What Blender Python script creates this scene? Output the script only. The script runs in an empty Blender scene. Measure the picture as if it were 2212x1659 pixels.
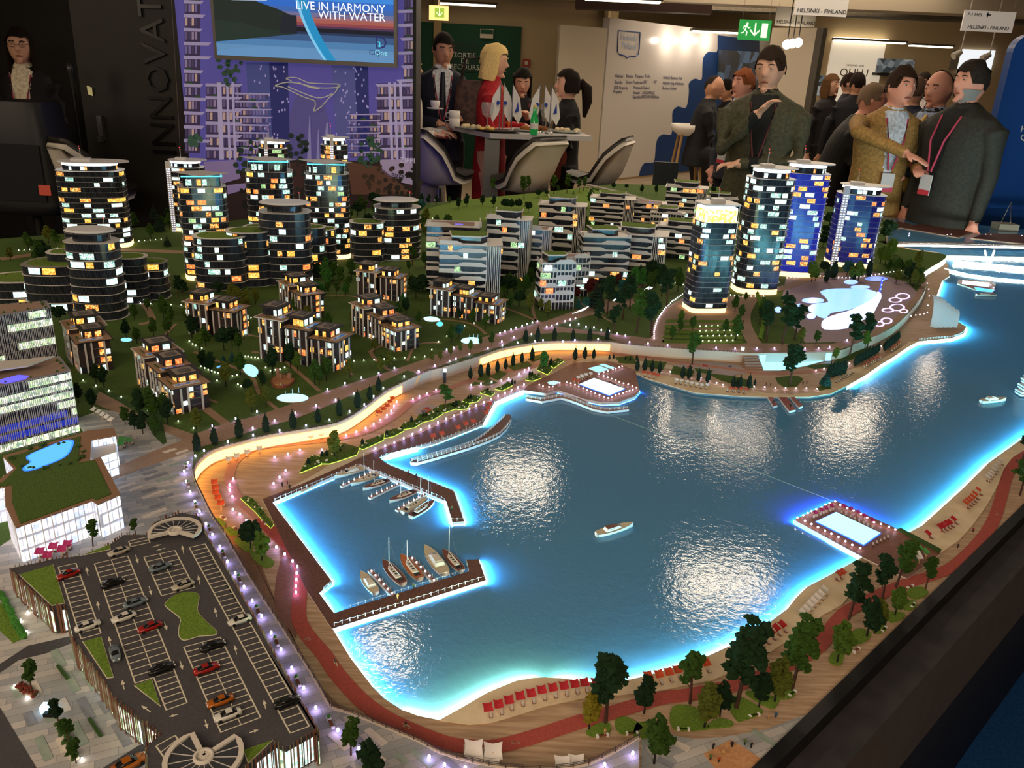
import bpy, bmesh, math, random
from mathutils import Vector, Matrix, noise
from mathutils.bvhtree import BVHTree
S = bpy.context.scene
PI = math.pi
W, H, F = 2212, 1659, 1780.0
CAMZ = 1.6
ZL, ZU, ZW = 0.800, 0.830, 0.794          # lower promenade, upper town, water of the tabletop model
# ---------------- camera
TH, RO = math.atan(687 / F), math.atan(0.049)
_X0, _F0, _U0 = Vector((1, 0, 0)), Vector((0, math.cos(TH), -math.sin(TH))), Vector((0, math.sin(TH), math.cos(TH)))
CX = math.cos(RO) * _X0 + math.sin(RO) * _U0
CY = -math.sin(RO) * _X0 + math.cos(RO) * _U0
CZ = -_F0
CAM = Vector((0, 0, CAMZ))
cd = bpy.data.cameras.new('camera'); cam = bpy.data.objects.new('camera', cd); S.collection.objects.link(cam)
m3 = Matrix((CX, CY, CZ)).transposed(); cam.matrix_world = Matrix.Translation(CAM) @ m3.to_4x4()
cd.sensor_fit = 'HORIZONTAL'; cd.sensor_width = 36; cd.lens = 36 * F / W; cd.clip_start = .02; cd.clip_end = 100
S.camera = cam
# ---------------- world, lights, exposure
wd = bpy.data.worlds.new('world'); S.world = wd; wd.use_nodes = True
wd.node_tree.nodes['Background'].inputs[0].default_value = (1.0, .80, .60, 1)
wd.node_tree.nodes['Background'].inputs[1].default_value = .08
S.view_settings.view_transform = 'Standard'; S.view_settings.look = 'None'
S.view_settings.exposure = 0; S.view_settings.gamma = 1; S.view_settings.use_curve_mapping = False
cy = S.cycles
cy.use_denoising = True; cy.max_bounces = 5; cy.diffuse_bounces = 2; cy.glossy_bounces = 3; cy.transmission_bounces = 3
cy.transparent_max_bounces = 6; cy.use_adaptive_sampling = True; cy.adaptive_threshold = .04
cy.caustics_reflective = False; cy.caustics_refractive = False; cy.sample_clamp_indirect = 3; cy.use_light_tree = True

def ray(px, py):
    return (CX * (px - W / 2) + CY * (H / 2 - py) - CZ * F)
def P(px, py, z=ZU):
    d = ray(px, py); t = (z - CAMZ) / d.z; return CAM + d * t
def PY(px, py, y):
    d = ray(px, py); return CAM + d * (y / d.y)
def proj(v):
    r = v - CAM; d = -r.dot(CZ); return (W / 2 + F * r.dot(CX) / d, H / 2 - F * r.dot(CY) / d)
def MPP(px, py, z=ZU):
    r = P(px, py, z) - CAM; return -r.dot(CZ) / F          # metres per pixel there
def HT(px, py, z, top):
    b = P(px, py, z); lo, hi = 0, 2.0
    for _ in range(40):
        m = (lo + hi) / 2
        if proj(b + Vector((0, 0, m)))[1] > top: lo = m
        else: hi = m
    return lo
def pts(s): return [tuple(float(v) for v in q.split(',')) for q in s.split()]
def PL(s, z=ZU): return [P(x, y, z) for x, y in (pts(s) if isinstance(s, str) else s)]

def area(name, loc, tgt, sx, sy, power, col):
    l = bpy.data.lights.new(name, 'AREA'); l.energy = power; l.shape = 'RECTANGLE'; l.size = sx; l.size_y = sy; l.energy = power; l.color = col
    o = bpy.data.objects.new(name, l); o.location = loc
    o.rotation_euler = (Vector(tgt) - Vector(loc)).to_track_quat('-Z', 'Y').to_euler(); S.collection.objects.link(o); return o
CEIL = 3.05
WARM = (1.0, .80, .58)
def mirror_at(px, py, z=CEIL - .12):                       # ceiling point whose reflection in the lake is seen at that pixel
    b = P(px, py, ZW); d = (b - CAM); d.z = -d.z; return b + d * ((z - ZW) / d.z)
SPOTS = []
for px, py, sx, sy, pw in ((1125, 1040, .46, .26, 10), (1560, 1262, .56, .36, 12.5), (1465, 905, .3, .2, 7), (1600, 950, .5, .1, 4),
                           (1830, 915, .5, .22, 11), (2010, 790, .25, .2, 5), (830, 1405, .26, .18, 5), (1530, 900, .2, .14, 3.5)):
    q = mirror_at(px, py); SPOTS.append((q, sx, sy)); area('ceiling_light', q, (q.x, q.y, 0), sx, sy, pw, WARM)
area('hall_fill_light', (-.5, -1.6, CEIL - .1), (.6, 2.4, .8), 4.5, 1.4, 150, WARM)  # unseen fill panels behind and beside the camera, added to brighten the model
area('hall_fill_light', (-4.2, 1.6, CEIL - .1), (-.6, 2.4, .8), 1.6, 3.0, 80, WARM)
area('hall_fill_light', (1.3, 9.0, CEIL - .1), (1.2, 7, 0), 2.2, 1, 42, WARM)  # fill added for the visitors, set where the lake does not mirror it
area('hall_fill_light', (3.3, 9.6, CEIL - .1), (2.6, 7, 0), 2, 1, 40, WARM)
area('hall_fill_light', (-1.0, 8.6, CEIL - .1), (-.6, 9, 0), 2.6, 1.4, 36, WARM)
area('hall_fill_light', (5.0, 15.2, CEIL - .1), (5.0, 16.5, .8), 5, .8, 90, WARM)  # fill added to lift the dark back wall at the right
area('hall_fill_light', (3.5, 12.5, CEIL - .1), (3.5, 12.5, 0), 4, 2, 70, WARM)

# ---------------- materials
def lin(h):
    if not isinstance(h, str): return tuple(h)
    v = [int(h[i:i + 2], 16) / 255 for i in (0, 2, 4)]
    return tuple(x / 12.92 if x <= .04045 else ((x + .055) / 1.055) ** 2.4 for x in v)
MATS = {}
def mat(name, col='808080', rough=.6, metal=0, em=None, es=0, nz=None, bump=0, spec=.5, alpha=1, sample=True, trans=0, ior=1.45):
    """nz = (scale, second colour, detail, stretch xyz)"""
    if name in MATS: return MATS[name]
    m = bpy.data.materials.new(name); MATS[name] = m; m.use_nodes = True
    nt = m.node_tree; b = nt.nodes['Principled BSDF']; I = b.inputs
    I['Base Color'].default_value = (*lin(col), 1); I['Roughness'].default_value = rough; I['Metallic'].default_value = metal
    I['Specular IOR Level'].default_value = spec; I['Alpha'].default_value = alpha; I['Transmission Weight'].default_value = trans; I['IOR'].default_value = ior
    m.diffuse_color = (*lin(col), 1)
    if em is not None:
        I['Emission Color'].default_value = (*lin(em), 1); I['Emission Strength'].default_value = es
        if not sample: m.cycles.emission_sampling = 'NONE'
    if nz or bump:
        tc = nt.nodes.new('ShaderNodeTexCoord'); mp = nt.nodes.new('ShaderNodeMapping')
        nt.links.new(tc.outputs['Object'], mp.inputs[0])
        n = nt.nodes.new('ShaderNodeTexNoise'); nt.links.new(mp.outputs[0], n.inputs['Vector'])
        sc, c2, det, st = nz if nz else (200, None, 3, None)
        n.inputs['Scale'].default_value = sc; n.inputs['Detail'].default_value = det
        if st: mp.inputs['Scale'].default_value = st
        if c2 is not None:
            r = nt.nodes.new('ShaderNodeValToRGB'); nt.links.new(n.outputs[0], r.inputs[0])
            r.color_ramp.elements[0].position = .38; r.color_ramp.elements[1].position = .62
            r.color_ramp.elements[0].color = (*lin(col), 1); r.color_ramp.elements[1].color = (*lin(c2), 1)
            nt.links.new(r.outputs[0], I['Base Color'])
        if bump:
            bp = nt.nodes.new('ShaderNodeBump'); bp.inputs['Strength'].default_value = bump; bp.inputs['Distance'].default_value = .002
            nt.links.new(n.outputs[0], bp.inputs['Height']); nt.links.new(bp.outputs[0], I['Normal'])
    return m
def room_mat(name, cols, es, sc=260):
    """lit interior seen through a window: patches of furniture colour in a glowing pane"""
    if name in MATS: return MATS[name]
    m = bpy.data.materials.new(name); MATS[name] = m; m.use_nodes = True; nt = m.node_tree; b = nt.nodes['Principled BSDF']
    b.inputs['Base Color'].default_value = (.05, .05, .05, 1); b.inputs['Roughness'].default_value = .3
    tc = nt.nodes.new('ShaderNodeTexCoord'); n = nt.nodes.new('ShaderNodeTexVoronoi'); n.inputs['Scale'].default_value = sc
    nt.links.new(tc.outputs['Object'], n.inputs['Vector']); r = nt.nodes.new('ShaderNodeValToRGB'); sp = nt.nodes.new('ShaderNodeSeparateColor')
    nt.links.new(n.outputs['Color'], sp.inputs[0]); nt.links.new(sp.outputs[0], r.inputs[0]); r.color_ramp.interpolation = 'CONSTANT'
    el = r.color_ramp.elements
    while len(el) < len(cols): el.new(1)
    for i, c in enumerate(cols): el[i].position = i / len(cols); el[i].color = (*lin(c), 1)
    nt.links.new(r.outputs[0], b.inputs['Emission Color']); b.inputs['Emission Strength'].default_value = es
    m.cycles.emission_sampling = 'NONE'; return m

# ---------------- mesh builder
class MB:
    def __init__(s): s.v = []; s.f = []; s.m = []; s.sm = []
    def add(s, vs, fs, mi=0, smooth=False):
        n = len(s.v); s.v += [tuple(v) for v in vs]
        for f in fs: s.f.append([i + n for i in f]); s.m.append(mi); s.sm.append(smooth)
        return s
    def box(s, c, d, rz=0, mi=0):                     # c = centre of the base, d = full sizes
        x, y, z = d[0] / 2, d[1] / 2, d[2]; a, b = math.cos(rz), math.sin(rz); vs = []
        for k in (0, z):
            for i, j in ((-x, -y), (x, -y), (x, y), (-x, y)): vs.append((c[0] + i * a - j * b, c[1] + i * b + j * a, c[2] + k))
        return s.add(vs, [(3, 2, 1, 0), (4, 5, 6, 7), (0, 1, 5, 4), (1, 2, 6, 5), (2, 3, 7, 6), (3, 0, 4, 7)], mi)
    def prism(s, poly, z0, z1, mi=0, bottom=False, ms=None, scale=1):
        n = len(poly); cx = sum(p[0] for p in poly) / n; cyy = sum(p[1] for p in poly) / n
        if sum(poly[i][0] * poly[(i + 1) % n][1] - poly[(i + 1) % n][0] * poly[i][1] for i in range(n)) < 0: poly = poly[::-1]
        vs = [(p[0], p[1], z0) for p in poly] + [(cx + (p[0] - cx) * scale, cyy + (p[1] - cyy) * scale, z1) for p in poly]
        s.add(vs, [tuple(range(n, 2 * n))], mi)
        s.add(vs, [(i, (i + 1) % n, n + (i + 1) % n, n + i) for i in range(n)], mi if ms is None else ms)
        if bottom: s.add(vs[:n], [tuple(range(n))[::-1]], mi)
        return s
    def ribbon(s, pl, z0, z1, mi=0, closed=False):    # vertical band along a line
        n = len(pl); vs = [(p[0], p[1], z0) for p in pl] + [(p[0], p[1], z1) for p in pl]
        return s.add(vs, [(i, (i + 1) % n, n + (i + 1) % n, n + i) for i in range(n if closed else n - 1)], mi)
    def strip(s, pl, w, z0, z1, mi=0):                # slab of width w along a centre line
        L, R = offs(pl, w / 2), offs(pl, -w / 2); n = len(pl)
        vs = [(*p[:2], z1) for p in L] + [(*p[:2], z1) for p in R] + [(*p[:2], z0) for p in L] + [(*p[:2], z0) for p in R]
        fs = []
        for i in range(n - 1): fs += [(i + 1, i, n + i, n + i + 1), (i, i + 1, 2 * n + i + 1, 2 * n + i), (n + i + 1, n + i, 3 * n + i, 3 * n + i + 1)]
        fs += [(0, 2 * n, 3 * n, n), (n - 1, 2 * n - 1, 4 * n - 1, 3 * n - 1)]
        return s.add(vs, fs, mi)
    def tube(s, pl, r, n=6, mi=0, cap=True, smooth=True):
        pl = [Vector(p) for p in pl]; rs = r if isinstance(r, (list, tuple)) else [r] * len(pl); vs = []
        for i, p in enumerate(pl):
            t = (pl[min(i + 1, len(pl) - 1)] - pl[max(i - 1, 0)]).normalized()
            a = t.orthogonal().normalized() if abs(t.z) < .9 else Vector((1, 0, 0)); a = (a - t * a.dot(t)).normalized(); b = t.cross(a)
            if i and abs(t.z) < .9:
                pass
            for k in range(n): q = p + (a * math.cos(2 * PI * k / n) + b * math.sin(2 * PI * k / n)) * rs[i]; vs.append(q)
        fs = [(i * n + k, i * n + (k + 1) % n, (i + 1) * n + (k + 1) % n, (i + 1) * n + k) for i in range(len(pl) - 1) for k in range(n)]
        s.add(vs, fs, mi, smooth)
        if cap: s.add(vs[:n], [tuple(range(n))[::-1]], mi); s.add(vs[-n:], [tuple(range(n))], mi)
        return s
    def lathe(s, prof, c=(0, 0, 0), n=16, mi=0, sx=1, sy=1, smooth=True):
        vs = []; k = len(prof)
        for r, z in prof:
            for i in range(n): a = 2 * PI * i / n; vs.append((c[0] + r * sx * math.cos(a), c[1] + r * sy * math.sin(a), c[2] + z))
        s.add(vs, [(j * n + i, j * n + (i + 1) % n, (j + 1) * n + (i + 1) % n, (j + 1) * n + i) for j in range(k - 1) for i in range(n)], mi, smooth)
        if prof[0][0] > 1e-5: s.add(vs[:n], [tuple(range(n))[::-1]], mi)
        if prof[-1][0] > 1e-5: s.add(vs[-n:], [tuple(range(n))], mi)
        return s
    def loft(s, rings, mi=0, smooth=True, cap=True):
        n = len(rings[0]); vs = [p for r in rings for p in r]
        s.add(vs, [(j * n + i, j * n + (i + 1) % n, (j + 1) * n + (i + 1) % n, (j + 1) * n + i) for j in range(len(rings) - 1) for i in range(n)], mi, smooth)
        if cap: s.add(rings[0], [tuple(range(n))[::-1]], mi); s.add(rings[-1], [tuple(range(n))], mi)
        return s
    def ico(s, c, r, sub=1, mi=0, nz=0, nsc=1, sc=(1, 1, 1), smooth=True, seed=0):
        V, Fc = ICO[sub]; vs = []
        for v in V:
            k = 1 + nz * noise.noise(Vector(v) * nsc + Vector((seed * 7.3, seed * 3.1, seed))) if nz else 1
            vs.append((c[0] + v[0] * r * k * sc[0], c[1] + v[1] * r * k * sc[1], c[2] + v[2] * r * k * sc[2]))
        return s.add(vs, Fc, mi, smooth)
    def mesh(s, name, mats):
        me = bpy.data.meshes.new(name); me.from_pydata(s.v, [], s.f)
        for m in (mats if isinstance(mats, (list, tuple)) else [mats]): me.materials.append(m)
        me.polygons.foreach_set('material_index', s.m); me.polygons.foreach_set('use_smooth', s.sm); me.update(); return me
    def build(s, name, mats, parent=None, **k):
        if parent is not None and parent.location.length > 0 and not k.pop('local', False):
            o = parent.location; s.v = [(v[0] - o.x, v[1] - o.y, v[2] - o.z) for v in s.v]
        else: k.pop('local', None)
        return ob(name, s.mesh(name, mats), parent, **k)
ICO = {}
for _s in (1, 2, 3):
    _b = bmesh.new(); bmesh.ops.create_icosphere(_b, subdivisions=_s, radius=1); _b.verts.index_update()
    ICO[_s] = ([tuple(v.co) for v in _b.verts], [tuple(v.index for v in f.verts) for f in _b.faces]); _b.free()
def offs(pl, d):
    out = []
    for i, p in enumerate(pl):
        a = Vector(pl[max(i - 1, 0)][:2]); b = Vector(pl[min(i + 1, len(pl) - 1)][:2]); t = (b - a)
        t = t.normalized() if t.length > 1e-9 else Vector((1, 0)); out.append((p[0] - t.y * d, p[1] + t.x * d))
    return out
def offpoly(poly, d):                                  # grow a closed polygon outward
    n = len(poly); A = sum(poly[i][0] * poly[(i + 1) % n][1] - poly[(i + 1) % n][0] * poly[i][1] for i in range(n)); sg = 1 if A > 0 else -1; out = []
    for i in range(n):
        p, a, b = (Vector(poly[k % n][:2]) for k in (i, i - 1, i + 1)); e1 = (p - a).normalized(); e2 = (b - p).normalized()
        n1 = Vector((e1.y, -e1.x)) * sg; n2 = Vector((e2.y, -e2.x)) * sg; m = (n1 + n2); m = m.normalized() if m.length > 1e-6 else n1
        out.append(tuple(p + m * (d / max(.5, m.dot(n1)))))
    return out
def smooth(pl, k=2, closed=False):                     # Catmull-Rom
    out = []; n = len(pl); rng = range(n if closed else n - 1)
    for i in rng:
        g = (lambda j: Vector(pl[j % n])) if closed else (lambda j: Vector(pl[max(0, min(n - 1, j))]))
        a, b, c, d = g(i - 1), g(i), g(i + 1), g(i + 2)
        for q in range(k):
            t = q / k; out.append(.5 * ((2 * b) + (c - a) * t + (2 * a - 5 * b + 4 * c - d) * t * t + (3 * b - a - 3 * c + d) * t ** 3))
    if not closed: out.append(Vector(pl[-1]))
    return out
def resample(pl, step):
    out = [Vector(pl[0])]; acc = 0
    for a, b in zip(pl, pl[1:]):
        a, b = Vector(a), Vector(b); L = (b - a).length; t = step - acc
        while t <= L: out.append(a.lerp(b, t / L)); t += step
        acc = (acc + L) % step if L else acc
    return out
def inside(p, poly):
    c = False; n = len(poly); x, y = p[0], p[1]
    for i in range(n):
        x1, y1 = poly[i][0], poly[i][1]; x2, y2 = poly[i - 1][0], poly[i - 1][1]
        if (y1 > y) != (y2 > y) and x < (x2 - x1) * (y - y1) / (y2 - y1) + x1: c = not c
    return c

COL = S.collection
def ob(name, data, parent=None, label=None, cat=None, group=None, kind=None, loc=None):
    o = bpy.data.objects.new(name, data); COL.objects.link(o)
    if parent is not None: o.parent = parent
    if loc is not None: o.location = loc
    if label: o['label'] = label
    if cat: o['category'] = cat
    if group: o['group'] = group
    if kind: o['kind'] = kind
    return o
def root(name, label, cat, loc=(0, 0, 0), group=None, rz=0, sc=1):
    o = ob(name, None, None, label, cat, group, None, loc); o.rotation_euler.z = rz
    if sc != 1: o.scale = (sc,) * 3
    o.empty_display_size = .01; return o
def dup(r, loc, rz=0, label=None, group=None, sc=None):
    def cp(o, par):
        c = o.copy(); COL.objects.link(c)
        if par is not None: c.parent = par
        for k in KIDS.get(o.name, ()): cp(k, c)
        return c
    c = cp(r, None); c.location = loc; c.rotation_euler = (0, 0, rz)
    if sc is not None: c.scale = (sc,) * 3 if not isinstance(sc, tuple) else sc
    if label: c['label'] = label
    if group: c['group'] = group
    return c
KIDS = {}
def reg(r):                                            # remember the children of a prototype
    def go(o):
        KIDS[o.name] = list(o.children)
        for k in o.children: go(k)
    go(r); return r
class Proto:
    """first use moves the prototype itself, later uses copy it"""
    def __init__(s, r): s.r = reg(r); s.used = False
    def put(s, loc, rz=0, label=None, group=None, sc=None):
        if not s.used:
            s.used = True; o = s.r; o.location = loc; o.rotation_euler = (0, 0, rz)
            if sc is not None: o.scale = (sc,) * 3 if not isinstance(sc, tuple) else sc
            if label: o['label'] = label
            if group: o['group'] = group
            return o
        return dup(s.r, loc, rz, label, group, sc if sc is not None else 1)
def slab(name, s, z0, z1, m, k=0, ms=None, zp=None, mats=None, sm=0):
    pl = PL(s, z1 if zp is None else zp)
    if sm: pl = smooth(pl, sm, True)
    o = MB().prism([tuple(p[:2]) for p in pl], z0, z1, 0, ms=(1 if ms else None)).build(name, [m, ms] if ms else m, kind='structure')
    return o
# ================= exhibition hall
def PF(px, py): return P(px, py, 0)
M_FLOOR = mat('hall_floor', 'B8A58C', .55, nz=(3, 'A8967E', 3, None)); M_DKFLOOR = mat('dark_carpet', '060708', .95); M_BLUEC = mat('blue_carpet', '0A4C8C', .95, nz=(120, '073C74', 4, None), bump=.4)
M_BEIGE = mat('beige_wall', 'C4AE88', .8); M_BLK = mat('black_panel', '17120F', .55); M_BLK2 = mat('black_panel_back', '0C0908', .6); M_GRN = mat('green_wall', '0E4A30', .7); M_CEIL = mat('ceiling_cream', 'B8AC98', .8); M_CEIL2 = mat('ceiling_mesh', '5E5648', .8, nz=(90, '3E382E', 2, (1, 8, 1)))
M_WPAN = mat('white_booth_panel', 'DDD6D2', .22, spec=.6); M_WPAN2 = mat('white_partition', 'D8CCB8', .6); M_NAVY = mat('navy_blue_panel', '143C78', .45); M_SCR = mat('screen_bezel', '6A6460', .4, metal=.3)
def quadbox(name, a, b, z0, z1, th, m, parent=None, kind='structure', **k):      # wall between two floor points
    a, b = Vector(a[:2]), Vector(b[:2]); n = (b - a).normalized(); n = Vector((-n.y, n.x)) * th
    return MB().prism([tuple(a), tuple(b), tuple(b + n), tuple(a + n)], z0, z1, bottom=True).build(name, m, parent, kind=kind, **k)
MB().box((0, 8, -.05), (34, 30, .05)).build('floor', M_FLOOR, kind='structure')
MB().prism([tuple(PF(*p)[:2]) for p in ((2600, 560), (2600, 1900), (1500, 2300), (-500, 2300), (-500, 560))], .0, .004).build('floor_dark_carpet', M_DKFLOOR, kind='structure')
MB().prism([tuple(PF(*p)[:2]) for p in ((2600, 900), (2212, 1447), (2067, 1655), (1900, 1900), (2600, 1900))], .004, .008).build('floor_blue_carpet', M_BLUEC, kind='structure')
MB().box((0, 8, 3.05), (34, 30, .1)).build('ceiling', M_CEIL, kind='structure')
quadbox('wall_left', (-9, -4), (-9, 20), 0, 3.05, .1, M_BLK2); quadbox('wall_right', (14, 20), (14, -6), 0, 3.05, .1, M_BEIGE); quadbox('wall_front', (14, -6.5), (-9, -6.5), 0, 3.05, .1, M_BLK2)
quadbox('wall_back', (-9, 13.8), (1.30, 13.8), 0, 3.05, .1, M_BEIGE); quadbox('wall_back_far', (1.3, 16.8), (14, 16.8), 0, 3.05, .1, mat('booth_back', 'C8B08A', .8))
for i, (a, b, z) in enumerate((((-4, 12.6), (1.8, 12.3), 2.47), ((1.0, 12.6), (14, 11.4), 2.52))):
    quadbox(f'trim_{i + 1}_beam', a, b, z, 3.05, .5, M_CEIL)
quadbox('trim_3_beam', (2.5, 15.2), (14, 14.2), 2.62, 3.05, .5, M_CEIL2)
quadbox('trim_5_lintel', (.6, 12.2), (2.4, 12.0), 2.36, 2.47, .3, mat('dark_duct', '3A241C', .7))
# green emergency wall and door
def vtext(txt, size, m, parent, loc, rz=0, align='CENTER', name='lettering', up=True, ext=.002, rot=None, **k):
    cu = bpy.data.curves.new(name, 'FONT'); cu.body = txt; cu.size = size; cu.align_x = align; cu.extrude = ext; cu.resolution_u = 2; cu.materials.append(m)
    if k.get('spacing'): cu.space_character = k['spacing']
    o = bpy.data.objects.new(name, cu); S.collection.objects.link(o); me_ = bpy.data.meshes.new_from_object(o.evaluated_get(bpy.context.evaluated_depsgraph_get())); bpy.data.objects.remove(o); o = bpy.data.objects.new(name, me_); COL.objects.link(o); o.parent = parent; o.location = loc; o.rotation_euler = rot or (PI / 2 if up else 0, 0, rz); return o
gy = 13.79
def wl(px, py, y): v = PY(px, py, y); return v
gl = wl(893, 63, gy); gr = wl(1126, 80, gy); gw = root('door_panel', 'dark green emergency exit wall panel with white lettering', 'door', (gl.x, gy, 0))
MB().box(((gl.x + gr.x) / 2, gy - .03, 0), (gr.x - gl.x, .05, 2.16)).build('panel', M_GRN, gw)
MB().box((wl(946, 90, gy).x, gy - .07, 0), (.12, .04, 2.9)).build('frame', mat('door_frame_beige', 'B89C6C', .6), gw)
sg = MB().box((wl(1004, 130, gy).x, gy - .065, wl(1004, 155, gy).z), (.40, .01, .42)).build('sign_plate', mat('darker_green', '0A3A26', .6), gw)
p = wl(1003, 122, gy)
for t, py in (('SORTIE', 125), ('DE', 137), ('SECOURS', 150)): v = wl(1005, py, gy); vtext(t, .105, mat('white_letter', 'E4E4DC', .6), sg, (v.x - gl.x, -.072, v.z))
v = wl(1052, 74, gy); e = root('sign', 'small dim exit sign above the green wall', 'sign', (v.x, gy - .1, v.z - .06)); MB().box((v.x, gy - .1, v.z - .06), (.2, .05, .13)).build('box', M_WPAN2, e); MB().box((v.x, gy - .128, v.z), (.19, .004, .06)).build('face', M_GRN, e)
v = wl(1137, 136, gy); e = root('fire_alarm', 'small red fire alarm box on the beige wall', 'alarm', (v.x, gy - .03, v.z)); MB().box((v.x, gy - .03, v.z - .06), (.11, .05, .12)).build('box', mat('alarm_red', 'A02818', .5), e); MB().box((v.x, gy - .056, v.z - .025), (.05, .004, .05)).build('button', M_WPAN2, e)
v = wl(948, 28, 9.5); e = root('exit_light', 'glowing yellow emergency lamp with a down arrow above the suited man', 'lamp', (v.x, 9.5, v.z - .08)); MB().box((v.x, 9.5, v.z - .07), (.20, .06, .14)).build('housing', mat('exit_yellow', '000000', em=(1, .62, .2), es=1.6), e)
MB().box((v.x + .01, 9.465, v.z - .045), (.10, .004, .09)).build('face', mat('exit_face', '000000', em=(.35, .5, .05), es=1.2), e); vtext('\u2193', .11, mat('exit_arrow', '000000', em=(.9, 1, .6), es=1.3), e, (.01, -.04, .045)); MB().box((v.x, 9.5, v.z + .07), (.02, .02, 3.05 - v.z - .07)).build('bracket', M_CEIL, e)
# green exit sign hanging at the right
v = wl(1630, 64, 8.2); e = root('exit_sign', 'hanging green exit sign with running man, arrow and white door', 'sign', (v.x, 8.2, v.z)); MB().box((v.x, 8.2, v.z - .09), (.285, .03, .17)).build('plate', mat('exit_green', '118A34', .5, em=(.03, .4, .08), es=.55), e)
ew = mat('exit_white', 'F0F0E8', .5, em=(.9, 1, .9), es=.7); MB().box((v.x + .085, 8.183, v.z - .065), (.055, .003, .12)).build('door_symbol', ew, e); vtext('\u2193', .15, ew, e, (.0, -.018, -.055))
m = MB(); rm = [((-.085, .05), (-.085, .05)), ]; m.ico((v.x - .075, 8.183, v.z + .045), .012, 1)
for pl in (((-.08, .035), (-.09, -.005), (-.07, -.025), (-.075, -.055)), ((-.09, -.005), (-.105, -.03), (-.125, -.035)), ((-.08, .03), (-.06, .01), (-.045, .018)), ((-.08, .03), (-.105, .02), (-.11, .0))): m.tube([(v.x + a, 8.183, v.z + b) for a, b in pl], .006, 5)
m.build('running_man', ew, e); m = MB()
for s in (-.12, .12): m.box((v.x + s, 8.2, v.z + .08), (.002, .002, 3.05 - v.z - .08))
m.build('wires', M_SCR, e)
# hanging booth name boards
for (x0, y0, x1, y1, d, big, lab) in ((1718, -14, 1832, 30, 7.5, 1, 'white hanging board reading HELSINKI FINLAND, cut by the top edge'), (2079, 28, 2190, 65, 8.5, 1, 'white hanging board with small cross flag and HELSINKI FINLAND, at the right'), (1675, 20, 1762, 54, 11.2, 0, 'dim grey hanging board behind the cut-off one')):
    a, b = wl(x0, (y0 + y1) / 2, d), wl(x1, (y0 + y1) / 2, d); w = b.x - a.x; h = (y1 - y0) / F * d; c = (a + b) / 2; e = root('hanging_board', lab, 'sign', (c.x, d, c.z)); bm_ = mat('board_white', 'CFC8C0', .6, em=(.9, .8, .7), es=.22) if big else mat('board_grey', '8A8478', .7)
    MB().box((c.x, d, c.z - h / 2), (w, .02, h)).build('board', bm_, e); lt = mat('board_letter', '3A3634', .7)
    vtext('HELSINKI - FINLAND', h * .24, lt, e, (w * .02, -.012, -h * .38)); 
    if big: vtext('P-1 M15', h * .22, lt, e, (-w * .3, -.012, h * .22)); MB().box((c.x - w * .03, d - .012, c.z + h * .28), (h * .22, .002, h * .06)).box((c.x - w * .05, d - .012, c.z + h * .2), (h * .06, .002, h * .22)).build('cross_symbol', lt, e)
    m = MB()
    for s in (-.45, .45): m.box((c.x + w * s, d, c.z + h / 2), (.002, .002, max(.01, 3.05 - c.z - h / 2)))
    m.build('wires', M_SCR, e)
# white booth with blue wave
a, b = PF(1289, 394), PF(1645, 357); BZ = 2.30; booth = root('booth_wall', 'long white glossy booth wall with blue wavy edge, shield logo and partner names', 'booth wall', (a.x, a.y, 0))
quadbox('panel', a, b, .03, BZ, .12, M_WPAN, booth, kind=None); MB().prism([tuple(q[:2]) for q in (a, b, b + Vector((.3, .5, 0)), a + Vector((.3, .6, 0)))], 0, .03).build('plinth', mat('wood_plinth', 'A88A60', .6), booth)
bu = (b - a).normalized(); bn = Vector((bu.y, -bu.x, 0)); bang = math.atan2(bu.y, bu.x)
def onbooth(px, py):                                   # point of the booth wall under a pixel
    d = ray(px, py); t = ((a - CAM).xy.dot(bn.xy)) / d.xy.dot(bn.xy); return CAM + d * t
wv = [(1380, 388), (1382, 370), (1392, 352), (1412, 350), (1416, 320), (1420, 300), (1432, 290), (1450, 290), (1452, 262), (1453, 240), (1464, 230), (1482, 232), (1488, 200), (1488, 180), (1500, 170), (1515, 172), (1517, 150), (1519, 125), (1530, 112), (1548, 112), (1550, 90), (1550, 76), (1640, 87), (1640, 380), (1520, 374)]
vs = [onbooth(*q) + bn * .004 for q in smooth([Vector(q) for q in wv[:22]], 3)] + [onbooth(*q) + bn * .004 for q in wv[22:]]
for v in vs: v.z = min(max(v.z, .03), BZ)
MB().add([tuple(v) for v in vs], [tuple(range(len(vs)))]).build('blue_wave', M_NAVY, booth)
lt = mat('navy_letter', '2A3468', .6)
def bt(t, px, py, s): v = onbooth(px, py) + bn * .006 - booth.location; vtext(t, s, lt, booth, v, bang, 'LEFT', ext=.0005)
for t, px, py in (('Helsinki', 1328, 167), ('Kantus', 1352, 167), ('Tampere', 1371, 167), ('Turku', 1392, 167), ('Skanska', 1327, 180), ('Senate Properties', 1351, 180), ('SRV', 1389, 180), ('YIT', 1411, 180), ('QSR Property', 1325, 192), ('Proptech Finland', 1368, 192), ('Propdex', 1324, 201), ('Assetti', 1367, 203), ('EXQUANCE', 1387, 203), ('Agent[in]', 1366, 212), ('BRONWARDfolio', 1386, 212), ('Helsinki Business Hub', 1432, 170), ('Helsinki Ring of Industry', 1431, 182), ('Business Finland', 1430, 193)): bt(t, px, py, .062)
sh = [(1335, 66), (1382, 70), (1380, 105), (1378, 118), (1372, 122), (1360, 121), (1354, 125), (1348, 120), (1338, 118), (1333, 112)]
sv = [onbooth(*q) + bn * .008 for q in sh]; MB().tube(sv + [sv[0]], .008, 5).build('shield_logo', mat('shield_blue', '2A4E9A', .5), booth)
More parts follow.
